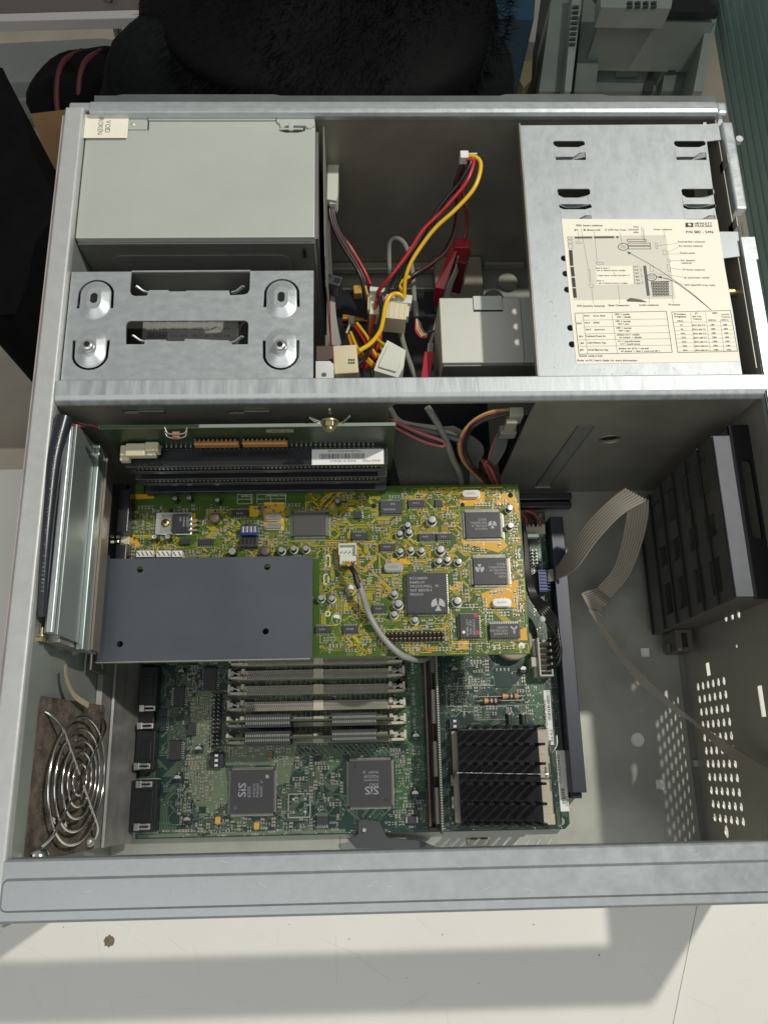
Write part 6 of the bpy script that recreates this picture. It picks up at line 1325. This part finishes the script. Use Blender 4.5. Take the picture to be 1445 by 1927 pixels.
wire(hn, [(480, 1280, 100), (495, 1360, 100), (480, 1450, 102), (440, 1540, 106), (400, 1640, 110), (350, 1690, 112)], blackw, 1.2)
wire(hn, [(500, 1280, 100), (510, 1350, 99), (492, 1450, 100), (450, 1560, 104), (400, 1650, 108), (350, 1700, 110)], brownw, 1.2)
wire(hn, [(472, 1290, 96), (450, 1400, 92), (430, 1500, 92), (440, 1545, 96)], red, 1.15)
wire(hn, [(490, 1480, 96), (480, 1560, 96), (430, 1640, 100), (360, 1700, 104)], red, 1.2)
wire(hn, [(400, 1220, 86), (415, 1290, 84), (430, 1400, 82), (425, 1500, 80)], mat('amber_wire', (0.45, 0.24, 0.02), .35), 1.0)
wire(hn, [(410, 1210, 80), (440, 1230, 86)], red, 1.1)
kn = hn
qbox(kn, 'plug', 212, 1568, 355, 1735, 100, 122, mat('cream_plug', (0.66, 0.58, 0.38), .42, sub=.1), .7, .06)
mb = MB(); p = Q(300, 1680, 122.1); [mb.box(p.x + i * 1.3, p.x + i * 1.3 + .9, p.y + j * 1.8, p.y + j * 1.8 + 1.2, 122.1, 122.2) for i in range(3) for j in range(2)]; mb.build('printing', ink, kn)
# left white plug with dark wires
lk = thing('drive_plug', (142, 330, 100), 'off-white four-pin plug hanging by the power supply side with dark wires trailing down', 'plug')
def pl4(mb, c, w, d, h, M):
    for k in range(4): mb.obox(c + M @ Vector((0, d * .42 - k * d * .12, h / 2 + .05)), (w * .3, .9, .3), 1, M)
a = Q(180, 440, 112); b_ = Q(240, 715, 112)
mb = MB(); mb.prism([(a.x + 1, a.y), (a.x + 6, a.y), (a.x + 6.6, a.y - 8), (a.x + 5.8, b_.y + 3), (a.x + 5, b_.y), (a.x - .6, b_.y + 1), (a.x - .2, a.y - 9)], 100, 112)
for k in range(4): mb.box(a.x + 2.4, a.x + 4.4, a.y - 2 - k * 2.0, a.y - 1.2 - k * 2.0, 112.02, 112.2, 1)
mb.build('plug_body', [white_n, brownp], lk, bevel=.5)
qbox(lk, 'plug_tail', 188, 690, 226, 732, 102, 110, whitep, .4)
for k, (m, o) in enumerate(((blackw, 0), (mat('dusky_wire', (0.10, 0.03, 0.025), .4), 14), (blackw, 26))):
    wire(lk, [(192 + o, 735, 106), (190 + o, 800, 104), (218 + o, 890, 100), (275 + o * 1.3, 1000, 94), (345 + o * 1.2, 1110, 88), (385 + o, 1200, 84), (400 + o * .8, 1300, 78), (405 + o * .5, 1420, 70)], m, 1.15)
wire(lk, [(232, 880, 99), (320, 1000, 94), (395, 1130, 88), (430, 1210, 86)], red, 1.0)
# lower white plug
wk = thing('white_plug', (190, 235, 100), 'translucent white multi-pin plug tilted at the foot of the wire bundle', 'plug')
P = [Q(530, 1540, 116), Q(640, 1600, 116), Q(625, 1700, 116), Q(595, 1762, 116), Q(450, 1718, 116), Q(480, 1640, 116)]
mb = MB(); mb.prism([(p.x, p.y) for p in reversed(P)], 100, 116); mb.build('plug_body', white_n, wk, bevel=1.2)
mb = MB(); P2 = [p.lerp(sum(P, Vector()) / 6, .28) for p in P]; mb.prism([(p.x, p.y) for p in reversed(P2)], 116.05, 117.4); mb.build('plug_step', white_n, wk, bevel=.6)
for k, m in enumerate((yellow, red, blackw, yellow, orange)):
    wire(wk, [(470 - k * 6, 1640 + k * 14, 108), (440 - k * 14, 1590 + k * 14, 104), (410 - k * 20, 1520 + k * 20, 98), (350 - k * 12, 1440 + k * 18, 92)], m, 1.0)
wire(wk, [(480, 1545, 104), (500, 1560, 106), (520, 1572, 108)], yellow, 1.1); wire(wk, [(470, 1530, 102), (490, 1570, 104), (505, 1600, 106)], yellow, 1.1)
# tie and orange wires at the left
ok = thing('thin_wires', (150, 260, 60), 'thin orange, red and black wires held by a beige cable tie beside the grey ribbon', 'wires')
for k, m in enumerate((orange, yellow, red, blackw)): wire(ok, [(270, 1395 + k * 13, 66), (320, 1402 + k * 12, 68), (360, 1412 + k * 9, 66), (405, 1418 + k * 6, 62)], m, .8)
qbox(ok, 'cable_tie', 300, 1392, 338, 1440, 66, 71, mat('beige_tie', (.5, .44, .3), .5), .8); wire(ok, [(318, 1430, 70), (300, 1470, 72), (288, 1500, 72)], MATS['beige_tie'], .9, 'tie_tail')
for k, m in enumerate((blackw, blackw, brownw, red, orange, blackw)): wire(ok, [(280 + k * 10, 1460 + k * 4, 58), (340 + k * 12, 1500, 60), (400 + k * 10, 1570, 64), (430 + k * 16, 1660, 66), (440 + k * 22, 1760, 66)], m, 1.1)
for k, m in enumerate((orange, red, brownw)): wire(ok, [(380 + k * 12, 1690 + k * 16, 84), (450, 1660 + k * 20, 86), (520, 1730 + k * 16, 84)], m, 1.1)
# grey round cable arch
gc = thing('grey_cable', (190, 300, 40), 'grey round cable arching up behind the wires and down past the cream plugs', 'cable')
wire(gc, [(545, 1150, 40), (540, 1040, 46), (545, 965, 52), (580, 937, 56), (630, 968, 58), (665, 1060, 60), (680, 1160, 62), (688, 1290, 66), (692, 1330, 68)], greyw, 1.7, 'cable_jacket')
wire(gc, [(690, 1320, 68), (695, 1370, 70), (702, 1408, 70)], mat('dark_sleeve', (0.07, 0.075, 0.08), .4), 2.3, 'sleeve')
for k, m in enumerate((red, mat('pale_yellow_wire', (.55, .45, .2), .4), mat('pale_orange_wire', (.5, .3, .15), .4), brownw)): wire(gc, [(700, 1405, 69), (698 + k * 8, 1440 + (3 - k) * 14, 68), (725 + k * 6, 1490 + (3 - k) * 10, 66), (772, 1500 + (3 - k) * 9, 66)], m, .7)
qbox(gc, 'black_plug', 768, 1478, 838, 1550, 58, 72, blackp, .5)
wire(gc, [(596, 1418, 74), (620, 1540, 76), (645, 1625, 80), (672, 1700, 84), (700, 1775, 88)], greyw, 1.7, 'cable_jacket')
# red ribbon connectors
def ribbonq(mb, A, B, n, m=0, e=None): mb.ribbon([Q(*p) for p in A], [Q(*p) for p in B], n, m, 8, e)
r1 = thing('red_connector', (215, 290, 50), 'bright red long ribbon connector standing by the disk drive box, upper one of two', 'connector')
P = [Q(915, 950, 82), Q(950, 990, 82), Q(868, 1240, 70), Q(812, 1228, 70)]
mb = MB(); vs = [Vector(p) for p in P] + [p - Vector((0, 0, 22)) for p in P]; mb.add(vs, [(3, 2, 1, 0), (4, 5, 6, 7), (0, 1, 5, 4), (1, 2, 6, 5), (2, 3, 7, 6), (3, 0, 4, 7)]); mb.build('connector_body', redp, r1, bevel=.4)
qbox(r1, 'connector_head', 925, 938, 1018, 995, 70, 84, redp, .6)
mb = MB(); ribbonq(mb, [(955, 1005, 78), (935, 1100, 72), (895, 1190, 66), (850, 1290, 60)], [(962, 1005, 72), (945, 1130, 66), (915, 1210, 60), (885, 1300, 54)], 6); mb.build('ribbon', ribbon_l, r1)
qbox(r1, 'connector_side', 955, 1000, 1010, 1085, 40, 76, mat('dark_red_plastic', (0.14, 0.01, 0.015), .4), .4, -.35)
r2 = thing('red_connector', (206, 235, 60), 'small red ribbon connector at the crossbar, lower one of two red connectors', 'connector')
P = [Q(750, 1605, 96), Q(806, 1612, 96), Q(782, 1775, 96), Q(726, 1775, 96)]
mb = MB(); vs = [Vector(p) for p in P] + [p - Vector((0, 0, 26)) for p in P]; mb.add(vs, [(3, 2, 1, 0), (4, 5, 6, 7), (0, 1, 5, 4), (1, 2, 6, 5), (2, 3, 7, 6), (3, 0, 4, 7)]); mb.build('connector_body', redp, r2, bevel=.4)
mb = MB(); ribbonq(mb, [(772, 1560, 92), (765, 1660, 92), (758, 1790, 92)], [(800, 1560, 88), (790, 1660, 88), (776, 1790, 88)], 4); mb.build('ribbon', ribbon_l, r2)
mb = MB(); ribbonq(mb, [(850, 1340, 60), (820, 1420, 66), (800, 1500, 72), (770, 1600, 76)], [(870, 1350, 50), (845, 1430, 56), (820, 1510, 62), (800, 1610, 66)], 6); mb.build('ribbon', ribbon_l, r2)
# left ribbon with black connector
lr = thing('ribbon_cable', (160, 270, 40), 'grey ribbon cable with red edge hanging from a tilted black connector', 'ribbon cable')
qbox(lr, 'black_connector', 155, 1150, 258, 1208, 78, 92, mat('slate_plastic', (0.045, 0.05, 0.055), .4), .5, -.32, lambda mb, c, w, d, h, M: None)
mb = MB(); p = Q(180, 1158, 92.2); mb.obox(p, (4, 1.6, .3), 0, Matrix.Rotation(-.32, 3, 'Z')); p = Q(235, 1186, 92.2); mb.obox(p, (4, 3, .3), 0, Matrix.Rotation(-.32, 3, 'Z')); mb.build('sockets', darkhole, lr, kind='stuff')
mb = MB(); ribbonq(mb, [(208, 1215, 80), (190, 1300, 78), (190, 1420, 80), (196, 1570, 86)], [(222, 1225, 76), (222, 1330, 74), (235, 1450, 76), (262, 1580, 82)], 9, 0, 1); mb.build('ribbon', [ribbon_l, red], lr)
mb = MB(); ribbonq(mb, [(300, 1700, 90), (330, 1690, 94), (360, 1700, 96), (380, 1780, 96)], [(240, 1740, 90), (290, 1745, 94), (330, 1750, 94), (340, 1790, 94)], 9); mb.build('ribbon', ribbon_l, lr)
bz = thing('brown_plug', (137, 245, 90), 'small flat brown plug tucked beside the drive bracket next to the cream plug', 'plug')
qbox(bz, 'plug_body', 108, 1572, 205, 1662, 90, 108, brownp, .5)
wz = thing('white_socket', (137, 230, 90), 'white plastic drive socket peeping out between bracket and crossbar', 'socket')
a = Q(108, 1664, 124); b_ = Q(214, 1775, 124); mb = MB(); mb.prism([(a.x, b_.y), (b_.x, b_.y), (b_.x, a.y - 2), (b_.x - 2, a.y), (a.x, a.y)], 100, 124, 0, [rrect(a.x + 3, b_.x - 4, b_.y + 2, a.y - 7, 1)]); mb.build('socket_body', whitep, wz, bevel=.4)
mb = MB(); mb.box(a.x + 2, b_.x - 3, b_.y + 1, a.y - 6, 100, 116); mb.build('socket_core', mat('light_grey_plastic', (.55, .55, .52), .5), wz)
# dark film laid to darken the floor behind the wires, and small yellow-blue plug
qbox(thing('yellow_plug', (165, 320, 20), 'tiny yellow and clear plug on the case floor behind the dark wires', 'plug'), 'plug_body', 330, 1212, 378, 1262, 20, 28, yel, .8, .1)
mb = MB(); mb.box(135, 243, 213.8, 369, .3, 1.2); tag(mb.build('floor_darkening_film', mat('dark_blue_black_film', (0.012, 0.014, 0.02), .35)), 'glossy blue-black film darkening the case floor under the wires', 'film')
# ================================================================ CABLES IN THE WALL OPENING
def G(u, v, z): return at(700 + u * .2215, 740 + v * .2215, z)
def gr_(mb, A, B, n, m=0, e=None): mb.ribbon([G(*p) for p in A], [G(*p) for p in B], n, m, 8, e)
fr_ = thing('wide_ribbon_cable', (185, 215, 20), 'wide dark grey ribbon cable folded with red edges below the crossbar opening', 'ribbon cable')
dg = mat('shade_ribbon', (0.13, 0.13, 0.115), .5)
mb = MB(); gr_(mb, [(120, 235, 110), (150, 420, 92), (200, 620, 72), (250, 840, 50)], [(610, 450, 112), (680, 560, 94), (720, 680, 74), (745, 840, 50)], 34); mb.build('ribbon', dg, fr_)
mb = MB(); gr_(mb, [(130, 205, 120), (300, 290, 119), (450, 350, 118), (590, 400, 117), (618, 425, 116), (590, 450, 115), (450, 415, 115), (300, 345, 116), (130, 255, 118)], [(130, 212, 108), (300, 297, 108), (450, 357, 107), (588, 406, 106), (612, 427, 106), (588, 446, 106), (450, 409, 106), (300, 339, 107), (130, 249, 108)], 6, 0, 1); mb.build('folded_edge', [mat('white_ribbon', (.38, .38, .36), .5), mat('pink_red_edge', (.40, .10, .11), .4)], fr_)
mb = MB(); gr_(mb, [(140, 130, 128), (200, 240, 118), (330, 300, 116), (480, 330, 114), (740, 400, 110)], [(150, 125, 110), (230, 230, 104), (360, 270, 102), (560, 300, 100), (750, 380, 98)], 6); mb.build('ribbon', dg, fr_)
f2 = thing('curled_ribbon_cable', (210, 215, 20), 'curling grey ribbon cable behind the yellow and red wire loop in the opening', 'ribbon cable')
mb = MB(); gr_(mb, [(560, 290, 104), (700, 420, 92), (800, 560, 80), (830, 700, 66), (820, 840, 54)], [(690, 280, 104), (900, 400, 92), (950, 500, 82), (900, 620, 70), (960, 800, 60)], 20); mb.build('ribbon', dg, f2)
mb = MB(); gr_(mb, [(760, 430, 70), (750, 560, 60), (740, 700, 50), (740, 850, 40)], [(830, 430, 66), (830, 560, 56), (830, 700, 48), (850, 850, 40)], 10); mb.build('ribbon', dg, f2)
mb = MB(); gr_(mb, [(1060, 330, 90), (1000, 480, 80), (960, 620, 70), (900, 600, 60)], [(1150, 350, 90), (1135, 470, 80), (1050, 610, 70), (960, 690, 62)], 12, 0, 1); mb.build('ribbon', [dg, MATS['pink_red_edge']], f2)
mb = MB(); mb.tube([G(470, 120, 128), G(540, 230, 122), G(600, 340, 116), G(650, 460, 110), G(685, 560, 98), G(740, 680, 78), G(765, 830, 50)], lambda t: 1.9, 10); tag(mb.build('round_cable', mat('mid_grey_cable', (.20, .20, .18), .35)), 'round grey cable crossing the opening below the crossbar in front of the ribbons', 'cable')
lp_ = thing('wire_loop', (225, 215, 60), 'loop of yellow, red and black wires with a beige plug in the wall opening', 'wires')
for k, m in enumerate((mat('ochre_wire', (.48, .30, .08), .4), mat('dull_red_wire', (.33, .06, .05), .4), blackw, blackw)):
    o = k * 16; mb = MB(); mb.tube([G(1160, 145 + o * .6, 118), G(1050, 152 + o, 117), G(950, 182 + o, 115), (G(850, 245 + o, 112)), G(770 + o * .9, 340 + o * .4, 108), G(738 + o, 430, 104), G(750 + o, 520, 98), G(800 + o, 610, 86), G(890 + o, 700, 70), G(1010 + o, 830, 48)], 1.1, 8); mb.build('wire', m, lp_)
for k, m in enumerate((MATS['dull_red_wire'], brownw, MATS['dull_red_wire'], MATS['pink_red_edge'], brownw)): mb = MB(); mb.tube([G(930 + k * 12, 560 + k * 6, 76), G(970 + k * 14, 640, 72), G(1010 + k * 14, 730, 62), G(1060 + k * 14, 830, 48)], 1.1, 8); mb.build('wire', m, lp_)
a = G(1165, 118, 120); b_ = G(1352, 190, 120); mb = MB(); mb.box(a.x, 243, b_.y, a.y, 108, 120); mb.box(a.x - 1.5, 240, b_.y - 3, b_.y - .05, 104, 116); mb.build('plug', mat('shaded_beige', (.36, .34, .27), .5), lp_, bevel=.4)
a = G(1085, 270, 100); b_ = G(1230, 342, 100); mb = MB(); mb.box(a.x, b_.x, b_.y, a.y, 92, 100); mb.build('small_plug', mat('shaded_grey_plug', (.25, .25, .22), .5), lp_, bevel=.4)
mb = MB(); a = G(1230, 230, 100); b_ = G(1320, 300, 60); mb.box(a.x, a.x + 8, a.y - 8, a.y, 30, 108); tag(mb.build('dark_bracket', blackp, None, bevel=.4), 'dark upright plastic bracket at the right side of the wall opening', 'bracket')
# power leads beside the guide rail
pw = thing('black_power_leads', (270, 110, 10), 'thick black leads bundled from the white power socket along the blue-black rail', 'wires')
for k in range(5):
    mb = MB(); mb.tube([at(1030, 1206 + k * 13, ZM + 15), at(1042 + k * 2, 1204 + k * 11, ZM + 20), at(1049 + k, 1190 + k * 6, ZM + 22), at(1044 - k * 2, 1165 + k * 4, ZM + 20), at(1028 - k * 3, 1140 + k * 3, ZM + 18), at(1008 - k * 3, 1118, ZM + 24), at(996 - k * 2, 1080, ZM + 22), at(992 - k * 1.5, 1030, ZM + 20), at(985, 990, ZM + 18)], 1.25, 8); mb.build('wire', blackw, pw)
p = at(1020, 1165, ZM + 24); mb = MB(); mb.lathe((p.x, p.y, ZM + 22), [(0.01, 3), (1.6, 2.6), (2.3, 1.2), (2.0, 0)], 12); mb.build('cable_tie', white_n, pw)
for k, m in enumerate((MATS['dull_red_wire'], brownw, blackw, MATS['dull_red_wire'])): mb = MB(); mb.tube([at(990 + k * 9, 990, ZM + 9), at(988 + k * 8, 975, ZM + 13), at(975 + k * 6, 962, ZM + 16), at(950, 955 + k * 3, ZM + 14)], 1.0, 8); mb.build('wire', m, pw)
# ================================================================ ROOM BEHIND
bk_black = mat('black_fabric', (0.006, 0.006, 0.007), .95, var=.3, vscale=20, spec=.1)
velvet = mat('charcoal_velvet', (0.009, 0.010, 0.011), .95, var=.3, vscale=90, bump=.2, bscale=200, spec=.1)
def bag(name, c, r, m, n=28, seed=1, flat=1, parent=None):
    rd = random.Random(seed); ph = [rd.uniform(0, 6.28) for _ in range(6)]; mb = MB(); vs = []
    for j in range(n // 2 + 1):
        th = math.pi * j / (n // 2)
        for i in range(n):
            a = 2 * math.pi * i / n; k = 1 + .06 * math.sin(3 * a + ph[0] + 2 * th) + .05 * math.sin(5 * a + ph[1]) * math.sin(2 * th) + .04 * math.sin(7 * th + ph[2])
            vs.append((c[0] + r[0] * k * math.sin(th) * math.cos(a), c[1] + r[1] * k * math.sin(th) * math.sin(a), c[2] + r[2] * k * math.cos(th)))
    mb.add(vs, [(j * n + i, (j + 1) * n + i, (j + 1) * n + (i + 1) % n, j * n + (i + 1) % n) for j in range(n // 2) for i in range(n)], 0, True); return mb
c = at(600, 222, -330); sb_ = bag('seat', (c.x + 2, c.y + 10, -330), (262, 170, 190), velvet, 48, 3)
seat = sb_.build('plush_seat', velvet); tag(seat, 'rounded charcoal velvet seat directly behind the computer case', 'seat')
c2 = at(610, 45, -170); fb = bag('fur', (c2.x + 4, c2.y + 60, -190), (204, 190, 60), bk_black, 48, 8)
furm = mat('black_fur', (0.0022, 0.0022, 0.0026), .7, spec=.15)
rd = random.Random(6); base_v = list(fb.v); n_ = 48
for i in range(16000):
    th = rd.uniform(.1, 2.2); a = rd.uniform(0, 6.283); d = Vector((math.sin(th) * math.cos(a), math.sin(th) * math.sin(a), math.cos(th)))
    p = Vector((c2.x + 4 + 205 * d.x, c2.y + 60 + 191 * d.y, -190 + 61 * d.z)); dr = (d + Vector((rd.gauss(0, .5), rd.gauss(0, .5) - .3, rd.gauss(0, .4)))).normalized(); l = rd.uniform(8, 20); s = dr.cross(Vector((rd.random(), rd.random(), rd.random()))).normalized() * .5
    fb.add([p - s, p + s, p + dr * l], [(0, 1, 2)])
tag(fb.build('fur_throw', furm), 'shaggy black fur throw heaped on the charcoal seat at the top of the picture', 'fur throw')
# black tall object on the far left
def rb(name, pts, z0, z1, m, label, cat, bev=6, parent=None):
    P = [at(u, v, z1) for u, v in pts]; mb = MB()
    A_ = [(p.x, p.y) for p in P]; ar = sum(A_[i][0] * A_[(i + 1) % len(A_)][1] - A_[(i + 1) % len(A_)][0] * A_[i][1] for i in range(len(A_)))
    if ar < 0: A_.reverse()
    mb.prism(A_, z0, z1); o = mb.build(name, m, parent, bevel=bev, seg=3)
    if cat: tag(o, label, cat)
    return o
rb('black_chair_side', [(-60, 110), (6, 128), (40, 200), (62, 290), (96, 350), (104, 400), (66, 460), (50, 540), (30, 590), (-60, 600)], -740, -330, bk_black, 'tall black padded chair side at the far left edge', 'chair', 20)
c = at(94, 455, -400); tag(bag('b', (c.x, c.y, -470), (45, 70, 90), bk_black, 24, 5).build('black_bundle', bk_black), 'small black fabric bundle hanging beside the left rim of the case', 'fabric bundle')
rb('cardboard_box', [(58, 214), (135, 205), (150, 290), (110, 345), (100, 330)], -740, -520, mat('cardboard', (0.22, 0.125, 0.055), .8, var=.15, vscale=8), 'brown cardboard box on the floor left of the case', 'box', 2)
rb('foam_board', [(77, 294), (86, 287), (110, 345), (102, 356)], -640, -480, mat('grey_white_panel', (.35, .36, .36), .6), 'small pale foam board leaning by the cardboard box', 'foam board', 2)
c = at(155, 165, -560); bgb = thing('cable_bag', (c.x, c.y, -740), 'black bag with dark red straps on the floor at the upper left', 'bag')
bag('b', (c.x, c.y, -600), (92, 105, 70), bk_black, 32, 11).build('bag_body', bk_black, bgb)
for k in range(2): mb = MB(); mb.tube([(c.x - 20 + k * 32, c.y - 95, -585), (c.x - 30 + k * 34, c.y - 50, -545), (c.x - 22 + k * 34, c.y + 10, -525), (c.x + k * 30, c.y + 60, -545)], 4.5, 8); mb.build('strap', mat('maroon_strap', (.09, .015, .015), .6), bgb)
rb('grey_board', [(-40, 84), (190, 72), (240, 78), (236, 150), (180, 215), (-40, 230)], -748, -728, mat('pale_grey_board', (.21, .22, .21), .5, var=.08, vscale=6), 'large pale grey board lying on the floor at the upper left', 'board', 2)
sv = thing('storage_shelf', (-500, 1500, -740), 'white slotted metal storage shelf at the top left corner', 'shelf')
wsh = mat('white_shelf_metal', (.55, .53, .53), .45, .1)
rb('shelf_rail', [(-60, 28), (285, 18), (290, 33), (-60, 42)], -470, -452, wsh, '', None, 2, sv)
rb('shelf_board', [(-60, 0), (285, -10), (283, 17), (-60, 27)], -470, -462, mat('brown_shelf_board', (.13, .11, .10), .6), '', None, 1, sv)
mb = MB(); a = at(207, -10, -440); b_ = at(230, 92, -440); zt = -440
for (u0, v0), (u1, v1) in (((203, -12), (226, 96)), ((212, -12), (235, 96))): mb.bar(at(u0, v0, -445), at(u1, v1, -640), 5, 10)
mb.bar(at(207, -12, -450), at(230, 96, -646), 14, 3); mb.build('upright', wsh, sv)
for t in (.12, .35, .5, .62, .8): p = at(207 + 23 * t, -12 + 108 * t, -447 - 196 * t); MB().obox(p + Vector((0, -2, 3)), (5, 4, 8)).build('slot', darkhole, sv)
# right: blue box, cardboard, gutted computer case
rb('blue_box', [(925, -20), (1008, -20), (1004, 38), (928, 34)], -740, -480, mat('deep_blue_box', (.012, .05, .09), .5), 'deep blue box at the top edge right of the fur throw', 'box', 3)
rb('tan_box', [(925, 62), (1002, 70), (1000, 150), (985, 165), (960, 120)], -740, -600, mat('tan_card', (.22, .18, .10), .7), 'tan cardboard box below the blue box', 'box', 3)
rb('white_card', [(998, -10), (1018, -10), (1006, 80), (994, 78)], -700, -560, mat('pale_card', (.3, .29, .26), .6), 'narrow pale card strip between the blue box and the old computer case', 'card', 1)
oc = thing('old_computer_case', (700, 1150, -740), 'gutted old grey computer case standing on the floor at the top right', 'computer case')
og = mat('old_case_grey', (.20, .235, .215), .45, .25, var=.12, vscale=9); ogl = mat('old_case_light', (.28, .32, .295), .45, .25, var=.1, vscale=9); ogd = mat('old_case_dark', (.035, .04, .038), .6)
rb('back_panel', [(1008, -20), (1350, -20), (1338, 60), (1318, 172), (1000, 172)], -735, -700, ogd, '', None, 1, oc)
rb('side_stack', [(1040, -20), (1072, -20), (1058, 172), (1014, 172)], -700, -560, og, '', None, 2, oc)
rb('side_stack', [(1078, -20), (1096, -20), (1074, 172), (1062, 172)], -700, -520, ogl, '', None, 2, oc)
rb('side_stack', [(1100, -20), (1134, 30), (1120, 172), (1080, 172)], -700, -580, og, '', None, 2, oc)
rb('front_bar', [(1128, 28), (1348, 34), (1345, 43), (1127, 38)], -600, -500, ogl, '', None, 2, oc)
rb('corner_post', [(1330, 34), (1348, 34), (1322, 172), (1304, 172)], -690, -520, ogl, '', None, 2, oc)
rb('board_tray', [(1122, 78), (1238, 74), (1234, 90), (1270, 92), (1262, 172), (1112, 172)], -690, -640, og, '', None, 2, oc)
rb('tray_pressing', [(1162, 86), (1188, 84), (1186, 128), (1200, 142), (1158, 142)], -639, -634, ogl, '', None, 2, oc)
rb('drive_cage', [(1238, 118), (1250, 50), (1318, 46), (1308, 132), (1248, 130)], -690, -600, og, '', None, 2, oc)
for i in range(6):
    for k in (0, 1): u = 1268 + k * 44 - i * 2; v = 58 + i * 14; rb('vent_slot', [(u, v), (u + 14, v), (u + 13, v + 5), (u - 1, v + 5)], -599, -596, ogl if k else ogd, '', None, 0, oc)
for i in range(8): v = 10 + i * 10; rb('vent_slot', [(1078 - i, v), (1090 - i, v), (1089 - i, v + 4), (1077 - i, v + 4)], -519, -516, ogd, '', None, 0, oc)
rb('cage_opening', [(1222, 128), (1234, 128), (1228, 172), (1210, 172)], -639, -630, ogd, '', None, 3, oc)
rb('lower_bay', [(1250, 136), (1302, 136), (1292, 172), (1244, 172)], -690, -610, og, '', None, 2, oc)
bt = thing('equipment_tray', (800, 1300, -480), 'flat black tray holding a grey perforated part on top of the old computer case', 'tray')
rb('tray_base', [(1128, 18), (1352, 24), (1318, -25), (1128, -25)], -490, -478, blackp, '', None, 2, bt)
rb('tray_part', [(1130, 14), (1262, 16), (1268, -25), (1130, -25)], -476, -440, ogl, '', None, 2, bt)
for i in range(4):
    for j in range(2): u = 1180 + i * 15; v = 2 + j * 7; rb('vent_slot', [(u, v), (u + 10, v), (u + 10, v + 4), (u, v + 4)], -439, -436, ogd, '', None, 0, bt)
